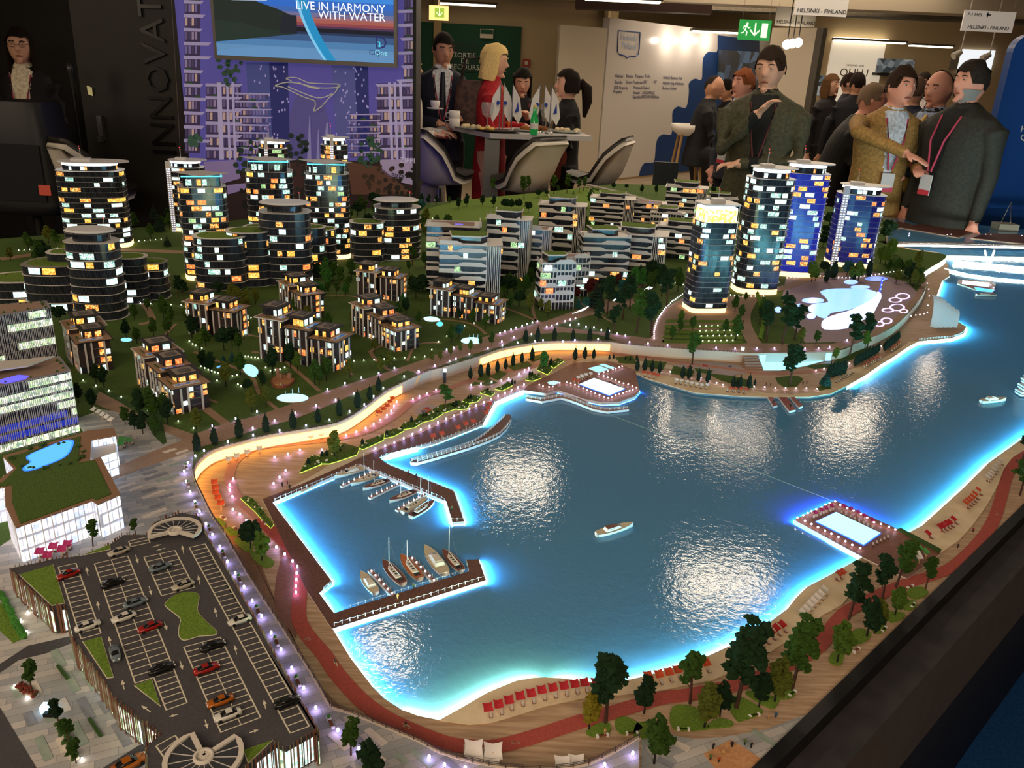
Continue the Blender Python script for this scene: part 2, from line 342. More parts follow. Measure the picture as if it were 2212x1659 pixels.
for t, py in (('Helsinki', 88), ('Finland', 106)): v = onbooth(1358, py) + bn * .006 - booth.location; vtext(t, .13, mat('pale_blue_letter', 'A8BCD8', .5), booth, v, bang, ext=.0005)
for x_ in (1440, 1482, 1524):
    l = bpy.data.lights.new('booth_glare_light', 'POINT'); l.energy = 5; l.color = (1, .85, .68); l.shadow_soft_size = .03; o = bpy.data.objects.new('booth_glare_light', l); o.location = onbooth(x_, 88) + bn * .22; COL.objects.link(o)  # bare unseen points added to imitate lamp glare on the glossy panel
v0 = onbooth(1598, 140); sc = root('wall_screen', 'dark screen with city picture on the blue end of the booth', 'screen', v0)
q = [onbooth(*z) + bn * .05 for z in ((1552, 108), (1640, 112), (1636, 190), (1548, 184))]; MB().add([tuple(z) for z in q] + [tuple(z - bn * .045) for z in q], [(3, 2, 1, 0), (0, 1, 5, 4), (1, 2, 6, 5), (2, 3, 7, 6), (3, 0, 4, 7)]).build('panel', room_mat('screen_city', ['16202C', '3A4C5E', '0C1218', '50687C', '1C2A3A'], .45, 5), sc)
# white partition and door left of the booth
a2, b2 = PF(1190, 396), PF(1286, 394); quadbox('wall_partition', a2, b2, 0, 2.16, .06, M_WPAN2); v = PF(1284, 392)
quadbox('door_1_gap', PF(1279, 393), PF(1289, 393), 0, 2.16, .03, mat('black_gap', '0A0808', .8)); quadbox('wall_beside_door', PF(1286, 380), PF(1308, 372), 0, 2.9, .06, M_BEIGE)
# right hand partition with framed opening, posters
quadbox('wall_white_right', (wl(1648, 200, 13.4).x, 13.4), (wl(1742, 200, 12.9).x, 12.9), 0, 2.3, .1, M_WPAN2)
quadbox('door_2_frame', (wl(1743, 200, 12.88).x, 12.88), (wl(1756, 200, 12.8).x, 12.8), 0, 2.3, .1, mat('aluminium', '6E6A62', .4, metal=.6))
pc = wl(1845, 150, 16.77); pn = root('wall_poster', 'back-lit white wall poster reading OULU', 'poster', (pc.x, 16.77, 0)); w = 1.0
MB().box((pc.x, 16.77, .6), (w, .04, 1.72)).build('panel', mat('poster_lit', 'E8DCCC', .6, em=(1, .86, .66), es=.42), pn); MB().box((pc.x, 16.70, 2.32), (w, .05, .05)).build('light_bar', mat('poster_bar', '000000', em=(1, .88, .65), es=5), pn)
for t, s, dz in (('OULU', .20, 1.70), ('FINLAND 2030', .05, 1.88), ('CITY OF', .05, 1.60)): vtext(t, s, mat('poster_letter', '5A5650', .6), pn, (0, -.024, dz))
v = wl(1772, 180, 16.78); e = root('small_poster', 'narrow photo poster left of the OULU panel', 'poster', (v.x, 16.78, v.z)); MB().box((v.x, 16.78, v.z - .22), (.2, .02, .36)).build('print', room_mat('poster_city', ['C8D0D4', '8A98A0', '3A4448', 'E0E0DC'], .3, 14), e)
v = wl(1932, 145, 16.74); e = root('picture_box', 'grey city photograph on a dark wall shelf', 'picture', (v.x, 16.74, v.z)); MB().box((v.x, 16.74, v.z - .1), (.68, .1, .24)).build('print', room_mat('box_city', ['9AA0A0', '70787A', '3C4448', 'C0C2BE'], .4, 9), e); MB().box((v.x - .02, 16.66, v.z - .16), (.74, .3, .05)).build('shelf', M_BLK2, e)
v = wl(2110, 125, 16.76); e = root('picture', 'bright white picture panel with a thin spire beside the spotlights', 'picture', (v.x, 16.76, v.z)); MB().box((v.x, 16.76, v.z - .2), (.62, .03, .34)).build('print', mat('picture_lit', 'F0F0EC', .6, em=(.9, .95, 1), es=.9), e); MB().box((v.x - .4, 16.76, v.z - .22), (.14, .03, .34)).build('grey_panel', mat('board_grey', '8A8478', .7), e)
for i, (x, y) in enumerate(((2076, 112), (2138, 118))):
    v = wl(x, y, 12); e = root('spotlight', ('left' if i == 0 else 'right') + ' white spotlight hanging before the bright picture', 'spotlight', v); MB().tube([v, v + Vector((-.1, -.02, -.06))], [.035, .05], 10).build('head', M_WHITE0 if False else mat('spot_white', 'D8D4CC', .4), e); MB().box((v.x, v.y, v.z), (.012, .012, 3.05 - v.z)).build('stem', mat('spot_white', ''), e)
for i, x in enumerate((1700, 1712, 1724)):
    v = wl(x, 96 - i * 2, 11.0); e = root('bulb', ('first', 'middle', 'last')[i] + ' of three glaring bulbs left of the white booth corner', 'lamp', v); MB().ico(v, .055, 2).build('globe', mat('glare_bulb', '000000', em=(1, .86, .68), es=45), e); MB().box((v.x, v.y, v.z + .05), (.01, .01, 3.0 - v.z)).build('wire', M_BLK2, e)
for i, (x, y, w, d) in enumerate(((1878, 92, 1.2, 15.5), (1560, 72, .9, 13.5), (1900, 3, 1.6, 12.5), (2170, 0, 1.6, 13.5), (1010, 12, .8, 13.0), (1345, 4, .9, 11), (2010, 102, .7, 15.5))):
    v = wl(x, y, d); e = root('ceiling_strip', f'{["wide warm", "thin", "long warm", "corner", "faint", "short", "small"][i]} ceiling light strip', 'ceiling light', v); MB().box(v, (w, .16, .02)).build('diffuser', mat('strip_glow', '000000', em=(1, .85, .6), es=4), e); MB().box((v.x, v.y, v.z + .02), (w + .05, .2, .03)).build('tray', M_CEIL2, e)
# blue wall / counters at the right
quadbox('wall_blue_counter', Vector((3.2, 8.3, 0)), Vector((5.8, 8.0, 0)), 0, 1.25, .2, M_NAVY)
def blue_panel():
    e = root('blue_panel', 'tall dark blue panel with a rounded corner, cut by the right edge', 'panel', (*wl(2140, 300, 5.7)[:2], 0)); x0 = wl(2142, 300, 5.7).x; z1 = wl(2170, 70, 5.7).z; r = .11; pl = [(x0, 0)] + [(x0 + r - r * math.cos(t * PI / 16), z1 - r + r * math.sin(t * PI / 16)) for t in range(9)] + [(x0 + 1.4, z1), (x0 + 1.4, 0)]
    n = len(pl); MB().add([(x, 5.7, z) for x, z in pl] + [(x, 5.78, z) for x, z in pl], [tuple(range(n)), tuple(range(n, 2 * n))[::-1]] + [(i, (i + 1) % n, n + (i + 1) % n, n + i) for i in range(n)]).build('board', mat('mid_blue_panel', '14448C', .45), e)
    for t, y in (('H', 285), ('Q', 303)): v = wl(2210, y, 5.68); vtext(t, .055, mat('white_letter', ''), e, v - e.location)
blue_panel()
# black wall panels, lettering
PYW = 5.35
xa, xb, xc = wl(180, 240, PYW).x, wl(399, 240, PYW).x, wl(893, 240, PYW).x
MB().box(((xa + xb) / 2, PYW + .1, 0), (xb - xa, .2, 3.05)).build('wall_black_panel', M_BLK, kind='structure'); MB().box((xa - 1.6, PYW + 1.6, 0), (3.3, .15, 3.05)).build('wall_black_back', M_BLK2, kind='structure')
v = wl(382, 338, PYW); tw = root('wall_lettering', 'dark vertical lettering INNOVATION on the black wall', 'lettering', (v.x, PYW, v.z)); vtext('INNOVATION', .205, mat('dark_letter', '050404', .3), tw, (0, -.012, 0), rot=(PI / 2, -PI / 2, 0), align='LEFT', ext=.008)
v = wl(372, 0, PYW - .05); vb = wl(388, 345, PYW - .05); e = root('wall_cable', 'thin pale cable hanging down the black wall', 'cable', vb); MB().tube([(vb.x, PYW - .03, vb.z), (v.x, PYW - .03, v.z + .3)], .0025, 5).build('cable', mat('cable_pale', '6A6058', .5), e)
v = wl(222, 278, PYW); e = root('door_handle_plate', 'grey metal handle on the black door', 'handle', (v.x, PYW - .02, v.z)); MB().box((v.x, PYW - .02, v.z - .07), (.03, .03, .15)).build('plate', mat('metal_grey', '6E6E72', .35, metal=.7), e); MB().box((v.x + .004, PYW - .05, v.z - .075), (.024, .03, .035)).build('lock', mat('metal_grey', ''), e)
# ---- poster wall and screen
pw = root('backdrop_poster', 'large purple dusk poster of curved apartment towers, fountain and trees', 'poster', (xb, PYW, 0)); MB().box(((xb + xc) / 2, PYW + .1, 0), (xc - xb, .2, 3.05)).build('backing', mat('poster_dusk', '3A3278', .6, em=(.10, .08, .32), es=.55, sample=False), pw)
MB().box((xc + .008, PYW + .1, 0), (.02, .24, 3.05)).build('edge_strip', M_BLK2, pw)
RP = random.Random(3)
PCOL = {}
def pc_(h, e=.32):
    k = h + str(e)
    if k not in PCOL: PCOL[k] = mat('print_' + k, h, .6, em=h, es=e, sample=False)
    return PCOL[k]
pa = {}
def pp_(pl, h, lay=1, e=.32):                        # flat printed shape on the poster, traced on its plane
    v = [wl(x, y, PYW - .0015 * lay) for x, y in pl]; pa.setdefault((h, e), MB()).add([tuple(q) for q in v], [tuple(range(len(v)))])
pp_([(399, 500), (399, 395), (560, 360), (640, 345), (893, 350), (893, 500)], '2A1C1C', 1); pp_([(600, 350), (700, 345), (720, 300), (700, 220), (640, 200), (610, 300)], '5A5494', 1)
for (x0, x1, y0, y1, c, sk) in ((531, 622, 135, 330, '4A5294', 0), (716, 795, 142, 330, '56589A', 0)):   # far towers
    pp_([(x0, y0), (x1, y0), (x1 + 4, y1), (x0 + 12, y1)], c, 2); pp_([(x0 + 50, y0), (x1, y0), (x1 + 4, y1), (x0 + 58, y1)], '2A2E70', 3)
    for k in range(40): x, y = RP.uniform(x0 + 6, x1), RP.uniform(y0, y1 - 20); pp_([(x, y), (x + 3, y), (x + 3, y + 5), (x, y + 5)], 'A8A0D8', 4)
def apart(x0, x1, yt, yb, fl, flip, wav=1):
    s = -1 if flip else 1
    pp_([(x0, yt), (x1, yt), (x1, yb), (x0, yb)], '3A2E52', 2)
    for f in range(fl):
        y = yt + (yb - yt) * f / fl; h = (yb - yt) / fl
        for k in range(int(abs(x1 - x0) / 7)):
            x = min(x0, x1) + k * 7 + 1; pp_([(x, y + h * .3), (x + 5, y + h * .3), (x + 5, y + h * .85), (x, y + h * .85)], RP.choice(['6A5A86', '9A86A8', 'C8A8A0', '4A3E68', '7A6EA8']), 3)
        e = RP.uniform(4, 16) * wav
        pp_([(x0 - s * 2, y), (x1 + s * e, y + 2), (x1 + s * (e - 6), y + h * .28), (x0 - s * 2, y + h * .25)], 'A89CC8', 4)
        if RP.random() < .5: xx = RP.uniform(min(x0, x1), max(x0, x1) - 12); pp_([(xx, y), (xx + 5, y - 4), (xx + 13, y - 3), (xx + 16, y + 1)], '2E4A30', 5)
apart(399, 432, -60, 330, 13, False, 1.6); apart(446, 520, 180, 345, 6, False, .4); apart(510, 580, 200, 335, 8, False, .8); apart(893, 872, -40, 200, 8, True, 1.2); apart(893, 815, 180, 345, 6, True, .4); apart(820, 757, 245, 340, 7, True, .8)
for xs in ((468, 478), (488, 493), (500, 505), (838, 844), (850, 855), (862, 868)): pp_([(xs[0], 178), (xs[1], 178), (xs[1] + 6, 345), (xs[0] + 6, 345)], 'B0A6D0', 6)
for (cx, cy, r, n, c) in ((495, 150, 30, 26, '2E4A38'), (545, 350, 40, 40, '1E3428'), (800, 330, 26, 30, '2C4A38'), (640, 320, 26, 26, '1C2A26'), (660, 380, 30, 20, '182420'), (420, 300, 14, 14, '3A5A4A'), (870, 400, 40, 30, '241E1A'), (560, 420, 50, 34, '14120E'), (820, 390, 34, 20, '3A2A1E')):
    for k in range(n):
        a_, q = RP.random() * 6.28, r * RP.random() ** .5; x, y = cx + q * math.cos(a_), cy + q * 1.2 * math.sin(a_); s = RP.uniform(3, 7); pp_([(x + s * math.cos(t * 1.05), y + s * math.sin(t * 1.05)) for t in range(6)], c, 7 + k % 2)
for x, y, w, h in ((668, 250, 5, 105), (687, 280, 4, 70), (705, 265, 9, 85)): pp_([(x, y), (x + w * .4, y), (x + w, y + h), (x - w, y + h)], '8A84B8', 6)
for s, c in (([(440, 350), (510, 345), (520, 385), (470, 400), (440, 395)], '8A78A8'), ([(820, 345), (893, 343), (893, 400), (850, 390), (825, 370)], 'A090B0'), ([(490, 400), (535, 395), (528, 410), (492, 420)], '8A78A8'), ([(560, 360), (620, 350), (700, 360), (640, 420), (600, 440)], '3A2424'), ([(750, 350), (820, 360), (893, 420), (760, 420)], '5A3C2E')): pp_(s, c, 6)
vtext('ZIPPI', .045, pc_('C8BCD8'), pw, wl(880, 352, PYW - .02) - pw.location); vtext('Pizza Pit', .04, pc_('1A1420'), pw, wl(868, 384, PYW - .02) - pw.location)
for (h, e), m in pa.items(): m.build('print', pc_(h, e), pw)
wh = [[(594, 185), (612, 179), (632, 178), (662, 184), (684, 189), (708, 190), (732, 188), (732, 182), (700, 181), (668, 179), (655, 174), (640, 168), (622, 168), (618, 170), (626, 173), (630, 176)], [(594, 186), (610, 188), (630, 197), (655, 209), (676, 216), (680, 219), (681, 228), (678, 240), (692, 232), (702, 222), (712, 210), (724, 200), (732, 184)], [(622, 187), (650, 199), (680, 210), (700, 210), (718, 202)], [(645, 178), (668, 188), (690, 192)]]
wm = root('whale_emblem', 'pale outline emblem of a diving whale mounted on the poster', 'emblem', wl(660, 200, PYW - .03)); m = MB()
for l in wh: m.tube([wl(x, y, PYW - .03) for x, y in smooth([Vector(q) for q in l], 3)], .0035, 5)
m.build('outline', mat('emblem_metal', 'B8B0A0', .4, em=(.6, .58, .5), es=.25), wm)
SY = PYW - .12; tv = root('wall_screen', 'large wall screen with a dusk river picture and LIVE IN HARMONY WITH WATER', 'screen', wl(655, 60, SY))
tl, tr, br_, bl_ = (wl(455, -60, SY), wl(857, -60, SY), wl(857, 143, SY), wl(458, 131, SY)); xl, xr = (tl.x + bl_.x) / 2, (tr.x + br_.x) / 2; zb = (bl_.z + br_.z) / 2; ztp = zb + (xr - xl) * 9 / 16
MB().box(((xl + xr) / 2, SY + .03, zb), (xr - xl, .06, ztp - zb)).build('frame', M_SCR, tv); bz = .018; X0, X1, Z0, Z1 = xl + bz, xr - bz, zb + bz + .006, ztp - bz; sy = SY - .001
def sp(pl, h, lay, name='picture', e=1.0):            # screen picture shape in 0..1 coordinates
    v = [(X0 + (X1 - X0) * x, sy - .0006 * lay, Z0 + (Z1 - Z0) * min(1, y * .8 if y < 1 and lay < 8 else y)) for x, y in pl]; MB().add(v, [tuple(range(len(v)))]).build(name, mat('scr_' + h, '000000', em=h, es=e, sample=False), tv)
bands = [(0, '4E6E90'), (.06, '5C88B0'), (.14, '4A7AA8'), (.22, '35547E'), (.30, '223050'), (.335, '10182C'), (.38, '4A2E4E'), (.405, '8A4048'), (.44, 'A4584C'), (.475, '9A6468'), (.51, '6E6A90'), (.56, '3A62A8'), (.62, '2A66C0'), (.70, '3A86D8'), (.80, '60A8E8'), (1, '60A8E8')]
for (y0, c), (y1, _) in zip(bands, bands[1:]): sp([(0, y0), (1, y0), (1, y1), (0, y1)], c, 1)
sp([(0, .33), (0, .88), (.12, .80), (.24, .66), (.36, .58), (.45, .50), (.46, .34), (.2, .30)], '1A2420', 2); sp([(0, .16), (0, .42), (.15, .40), (.3, .33), (.46, .33), (.46, .3), (.2, .22)], '1C2C26', 3); sp([(.36, .30), (.38, .52), (.46, .52), (.46, .30)], '141C28', 4)
sp([(.46, .33), (1, .33), (1, .36), (.8, .38), (.6, .37), (.46, .38)], '0A1020', 3); sp([(0, .0), (1, 0), (1, .08), (.5, .14), (.2, .12), (0, .05)], '5E8CB8', 3)
for y, x0, x1 in ((.66, .1, .3), (.72, .05, .42), (.60, .46, .6), (.55, .72, .95), (.50, .55, .66)): sp([(x0, y), (x1, y + .012), (x1, y + .02), (x0 + .05, y + .018)], 'B8C8E0' if x0 < .4 else '5A3A58', 4)
arc = [(.475 + .10 * math.sin(t * .2) ** 2 if False else (.46 + .16 * ((14 - t) / 14) ** 2), t / 14) for t in range(15)]; w_ = .048
sp([(x, y) for x, y in arc] + [(x + w_ * (1.1 - .2 * y), y) for x, y in reversed(arc)], '1C8ABE', 5); sp([(x - .016, y) for x, y in arc] + [(x, y) for x, y in reversed(arc)], '7EC4E8', 5)
wt = mat('scr_text', '000000', em=(.9, .93, 1), es=1.1, sample=False)
def st(t, x, y, s, m=wt, al='RIGHT'): vtext(t, s, m, tv, Vector((X0 + (X1 - X0) * x, sy - .006, Z0 + (Z1 - Z0) * y)) - tv.location, align=al, ext=.0004)
st('LIVE IN HARMONY', .955, .475, .062); st('WITH WATER', .955, .395, .062); cy_ = mat('scr_cyan', '000000', em=(.3, .85, .95), es=1, sample=False); st('D', .965, .135, .10, mat('scr_navy', '000000', em=(.02, .02, .12), es=1, sample=False)); st('One', .965, .075, .042, cy_); st('City', .925, .075, .040, mat('scr_navy', ''))
for pl in (((.90, .14), (.925, .14), (.925, .205), (.918, .195), (.918, .152), (.908, .152), (.908, .195), (.90, .205)), ((.90, .205), (.918, .205), (.914, .193), (.905, .193))): sp(pl, '50D8F0', 9, 'logo')
# loudspeaker, dish chair, lectern things at the left
def speaker():
    D = 4.75; c = wl(70, 330, D); e = root('loudspeaker', 'big black loudspeaker with a small red badge, at the left edge', 'loudspeaker', (c.x, D, 0)); zt, zb = wl(70, 218, D).z, wl(70, 455, D).z; h = zt - zb
    for k in range(1):
        rings = []
        for t, sx, sy_ in ((0, .40, .30), (.04, .46, .34), (.10, .46, .34), (.6, .42, .33), (.94, .37, .30), (1.0, .35, .28)):
            rings.append([(c.x - .03 + x, D + y, zb + h * t) for x, y in superell_(sx, sy_)])
        MB().loft(rings).build('cabinet', mat('speaker_black', '14161C', .5), e)
    MB().box((c.x - .03, D - .172, zb + h * .14), (.34, .012, h * .5)).build('grille', mat('speaker_grille', '0C0E16', .8, nz=(300, '161824', 2, None)), e)
    v = wl(98, 412, D - .18); MB().box((v.x, D - .185, v.z - .025), (.062, .006, .055)).build('badge', mat('red_badge', '8A2418', .6, em=(.5, .08, .04), es=.35), e)
    MB().tube([(c.x - .03, D, 0), (c.x - .03, D, zb)], .025, 8).build('stand_pole', M_BLK2, e)
    for a_ in (0, 2.1, 4.2): MB().tube([(c.x - .03, D, .25), (c.x - .03 + .4 * math.cos(a_), D + .4 * math.sin(a_), .01)], .012, 6).build('leg', M_BLK2, e)
def superell_(w, d, n=24, e=5): return [(w / 2 * math.copysign(abs(math.cos(a)) ** (2 / e), math.cos(a)), d / 2 * math.copysign(abs(math.sin(a)) ** (2 / e), math.sin(a))) for a in [2 * PI * i / n for i in range(n)]]
speaker()
M_LEA = mat('white_leather', 'CFC8BC', .4); M_LEAD = mat('dark_leather', '2A2624', .45); M_CHR = mat('chrome', 'B8B8B8', .2, metal=.9)
def chair_proto():
    """swivel bar chair: wing shaped shell with leather inside, chrome pole and round foot; front looks to -Y"""
    r = root('bar_chair', 'chair', 'chair'); 
    def shell(off, name, m):
        rings = []
        for (y, z, w, up) in ((-.26, .665, .26, 0), (-.22, .65, .36, 0), (-.10, .625, .44, .01), (.03, .62, .48, .03), (.14, .645, .50, .06), (.20, .71, .50, .06), (.24, .79, .46, .04), (.265, .88, .42, .01), (.27, .90, .36, 0)):
            rings.append([(x * w / 2, y - (abs(x) ** 2) * up * 1.6 - off * .6, z + (abs(x) ** 2.2) * up * 1.6 + off) for x in [-1 + k / 5 for k in range(11)]])
        m_ = MB(); n = 11; vs = [q for rr_ in rings for q in rr_]; vb = [(x * .99, y + .018, z - .022) for x, y, z in vs]; N = len(vs)
        fs = [(j * n + i, j * n + i + 1, (j + 1) * n + i + 1, (j + 1) * n + i) for j in range(len(rings) - 1) for i in range(n - 1)]
        bd = [j for j in range(n)] + [j * n + n - 1 for j in range(1, len(rings))] + [(len(rings) - 1) * n + j for j in range(n - 2, -1, -1)] + [j * n for j in range(len(rings) - 2, 0, -1)]
        m_.add(vs + vb, fs + [tuple(N + q for q in f[::-1]) for f in fs] + [(bd[i], bd[(i + 1) % len(bd)], N + bd[(i + 1) % len(bd)], N + bd[i]) for i in range(len(bd))], 0, True); return m_.build(name, m, r)
    shell(0, 'shell', M_LEA); shell(.022, 'cushion', M_LEAD)
    m_ = MB()
    for k in range(5): m_.tube([(-.16 + k * .08, .12, .668), (-.12 + k * .06, .235, .84)], .003, 4); m_.tube([(.16 - k * .08, .12, .668), (.12 - k * .06, .235, .84)], .003, 4)
    m_.build('stitching', mat('stitch', '1A1614', .6), r, kind='stuff')
    MB().tube([(0, 0, .02), (0, 0, .58)], .022, 10).build('pole', M_CHR, r); MB().lathe([(.2, 0), (.2, .012), (.04, .03), (.03, .06)], n=24).build('foot', M_CHR, r); MB().tube([(.1, -.02, .50), (.19, -.08, .46)], .006, 6).build('lever', M_CHR, r)
    MB().tube([(-.13, -.05, .25), (-.15, -.15, .25), (0, -.2, .25), (.15, -.15, .25), (.13, -.05, .25)], .009, 6).build('footrest', M_CHR, r); return Proto(r)
CH = chair_proto()
def put_chair(px, py, D, rz, lab): v = wl(px, py, D); CH.put((v.x, D, 0), rz, lab, None, (.86, .86, v.z / .90))
put_chair(950, 284, 6.2, 2.2, 'white shell bar chair at the left end of the bar table, seen from behind'); put_chair(1140, 297, 6.0, -2.3, 'bar chair with quilted black inside under the middle of the table'); put_chair(1298, 298, 6.7, -1.9, 'pale grey bar chair at the right end of the bar table'); put_chair(180, 300, 4.85, 2.6, 'white dish shaped chair behind the loudspeaker')
# ---- bar table and what stands on it
TZ = wl(1100, 288, 6.25).z; tx0, tx1 = wl(966, 285, 6.3).x, wl(1268, 292, 6.6).x
tb = root('bar_table', 'high white bar table with a square metal column', 'table', ((tx0 + tx1) / 2, 6.6, 0))
cs = [(tx0, 6.75), (wl(1058, 296, 6.15).x, 6.15), (tx1 + .02, 6.35), (tx1 - .1, 7.0)]
MB().prism(cs, TZ - .035, TZ, bottom=True).build('top', mat('table_white', 'C8C6C8', .35), tb); v = wl(1062, 350, 6.3); MB().box((v.x, 6.3, .02), (.11, .11, TZ - .055)).build('column', mat('steel', '8A8A8C', .3, metal=.8), tb); MB().box((wl(1172, 350, 6.8).x, 6.8, .02), (.11, .11, TZ - .055)).build('column', mat('steel', ''), tb); MB().box(((tx0 + tx1) / 2, 6.6, 0), (.8, .4, .02)).build('base', mat('steel', ''), tb)
def on(px, D): return Vector((wl(px, 285, D).x, D, TZ))
def item(name, lab, cat, px, D, parts, group=None):
    o = on(px, D); r = root(name, lab, cat, o, group)
    for nm, f, m in parts: k = MB(); f(k); k.build(nm, m, r, local=True)
    return r
M_CER = mat('ceramic', 'E8E2DA', .3); M_PLT = mat('glass_plate', 'A8B0A8', .15, spec=.8); M_BLKP = mat('black_tray', '1A1614', .4)
for i, (px, D) in enumerate(((981, 6.5),)):
    for k, dz in enumerate((0, .055)):
        c = item('cup', ('lower' if k == 0 else 'upper') + ' white mug of the small stack at the table end', 'cup', px, D, [('body', lambda m: m.lathe([(.034, 0), (.042, .02), (.044, .07), (.038, .07), (.036, .01)], n=16), M_CER), ('handle', lambda m: m.tube([(-.042, 0, .055), (-.065, 0, .05), (-.065, 0, .025), (-.042, 0, .018)], .005, 6), M_CER)]); c.location.z += dz
it = lambda nm, lab, cat, px, D, rad, z0: item(nm, lab, cat, px, D, [('dish', lambda m: m.lathe([(rad * .6, 0), (rad, .012), (rad, .018), (rad * .6, .008)], n=24, sy=.7), M_BLKP if 'black' in lab else M_PLT)])
it('plate', 'glass platter of rolls at the left of the table', 'plate', 1025, 6.45, .15, 0); it('plate', 'black tray with cakes and napkins in the table middle', 'plate', 1075, 6.3, .17, 0); it('plate', 'glass platter with toasts', 'plate', 1150, 6.5, .14, 0); it('plate', 'glass plate of round buns at the right of the table', 'plate', 1222, 6.55, .12, 0)
RS = random.Random(8)
for lab, cat, px, D, n, colr, sc_, nm in (('rolled wrap on the left glass platter', 'food', 1025, 6.45, 8, 'D8C49A', (.022, .016, .016), 'food_roll'), ('yellow cheese piece on the black tray', 'food', 1068, 6.28, 7, 'E0B860', (.022, .018, .012), 'cheese_piece'), ('small cream bun on the right plate', 'food', 1222, 6.55, 8, 'D8C4A0', (.02, .02, .016), 'bun'), ('brown toast triangle', 'food', 1155, 6.5, 6, '9A5A28', (.03, .02, .022), 'toast')):
    for k in range(n):
        o = on(px, D) + Vector((RS.uniform(-.1, .1), RS.uniform(-.05, .05), .022)); ob(nm, MB().ico((0, 0, 0), 1, 2, nz=.25, nsc=1.5, sc=sc_, seed=k).mesh(nm, mat('food_' + colr, colr, .7)), None, lab, cat, lab + 's', None, o)
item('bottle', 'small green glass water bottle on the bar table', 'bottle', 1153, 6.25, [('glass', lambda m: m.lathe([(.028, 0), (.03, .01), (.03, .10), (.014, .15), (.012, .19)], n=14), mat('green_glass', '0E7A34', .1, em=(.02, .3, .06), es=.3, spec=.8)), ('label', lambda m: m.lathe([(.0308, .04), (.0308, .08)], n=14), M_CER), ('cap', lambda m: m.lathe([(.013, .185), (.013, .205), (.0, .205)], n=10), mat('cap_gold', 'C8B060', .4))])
for i, (px, D) in enumerate(((1052, 6.4), (1178, 6.6))):
    item('wine_glass', ('left' if i == 0 else 'right') + ' tall glass beside the table flags', 'glass', px, D, [('bowl', lambda m: m.lathe([(.006, .09), (.04, .12), (.05, .17), (.045, .2)], n=16), mat('clear_glass', 'C0C0C0', .05, alpha=.35, spec=1)), ('stem', lambda m: m.tube([(0, 0, .004), (0, 0, .09)], .004, 6), mat('clear_glass', '')), ('foot', lambda m: m.lathe([(.035, 0), (.035, .004), (0, .006)], n=16), mat('clear_glass', ''))])
M_FLAG = mat('flag_white', 'E4E0DC', .7); M_FBLUE = mat('flag_blue', '1A3CA0', .6)
for i, (px, D, w, em) in enumerate(((1078, 6.42, -1, 0), (1085, 6.45, 1, 0), (1104, 6.38, 1, 1), (1162, 6.42, -1, 0), (1172, 6.45, 1, 0), (1186, 6.38, 1, 1))):
    r = item('table_flag', ('first', 'second', 'third', 'fourth', 'fifth', 'sixth')[i] + ' white pointed table flag from the left', 'flag', px, D, [('pole', lambda m: m.tube([(0, 0, 0), (0, 0, .34)], .0035, 6), M_CHR), ('base', lambda m: m.lathe([(.03, 0), (.028, .012), (.006, .016)], n=14), M_CHR)], 'white table flags')
    vs = [(0, 0, .335), (w * .055, -.01, .24), (w * .075, -.012, .12), (w * .05, -.015, .06), (w * .012, -.01, .12), (0, 0, .16)]; MB().add(vs + [(x, y + .002, z) for x, y, z in vs], [(0, 1, 2, 3, 4, 5), (11, 10, 9, 8, 7, 6)]).build('cloth', M_FLAG, r, local=True)
    MB().add([(w * .02, -.014, .14), (w * .05, -.016, .15), (w * .042, -.015, .22), (w * .03, -.015, .17)] if em else [(w * .015 + .012 * math.cos(a_), -.014, .2 + .016 * math.sin(a_)) for a_ in [k * PI / 4 for k in range(8)]], [(0, 1, 2, 3)] if em else [tuple(range(8))]).build('emblem', M_FBLUE, r, local=True)
# dark stool-height screen and wooden stool by the booth
st_ = root('bar_stool', 'wooden bar stool with white seat under the seated man', 'stool', PF(1480, 400) * 1 + Vector((0, 0, 0))); SD = 9.6; c = wl(1490, 285, SD); st_.location = (c.x, SD, 0)
MB().loft([[(c.x + x * s, SD + y * s, c.z - .04 + dz) for x, y in superell_(.42, .4, 16, 2.5)] for s, dz in ((.6, 0), (1, .06), (1.02, .12), (.95, .12), (.7, .06))]).build('seat', M_CER, st_)
for dx, dy in ((-1, -1), (1, -1), (1, 1), (-1, 1)): MB().tube([(c.x + dx * .1, SD + dy * .1, c.z - .03), (c.x + dx * .2, SD + dy * .2, 0)], .016, 8).build('leg', mat('ash_wood', 'B08A58', .5), st_)
MB().tube([(c.x + x * .17, SD + y * .17, .32) for x, y in ((-1, -1), (1, -1), (1, 1), (-1, 1), (-1, -1))], .006, 5).build('footrest', M_CHR, st_)
v = wl(1437, 380, 7.5); e = root('display_stand', 'dark blank display board standing behind the far model edge', 'display', (v.x, 7.5, 0)); q0, q1 = wl(1412, 350, 7.5), wl(1464, 350, 7.5); MB().box((v.x, 7.5, .35), (q1.x - q0.x, .04, wl(1437, 350, 7.5).z - .35)).build('board', mat('dark_slate', '232C30', .5), e); MB().box((v.x, 7.55, 0), (.05, .05, .5)).build('post', M_BLK2, e); MB().box((v.x, 7.55, 0), (.4, .3, .02)).build('foot', M_BLK2, e)
v = wl(152, 150, 5.1); e = root('microphone', 'black microphone on a slim stand beside the woman with glasses', 'microphone', (v.x, 5.1, 0)); MB().tube([(v.x, 5.1, 0), (v.x, 5.1, v.z - .06)], .008, 8).build('pole', M_BLK2, e); MB().lathe([(.012, -.1), (.02, -.02), (.026, 0), (.022, .03), (0, .04)], v, 12).build('head', mat('mic_grey', '3A3A3C', .35, metal=.6), e); MB().lathe([(.14, 0), (.14, .01), (0, .02)], (v.x, 5.1, 0), 16).build('foot', M_BLK2, e)
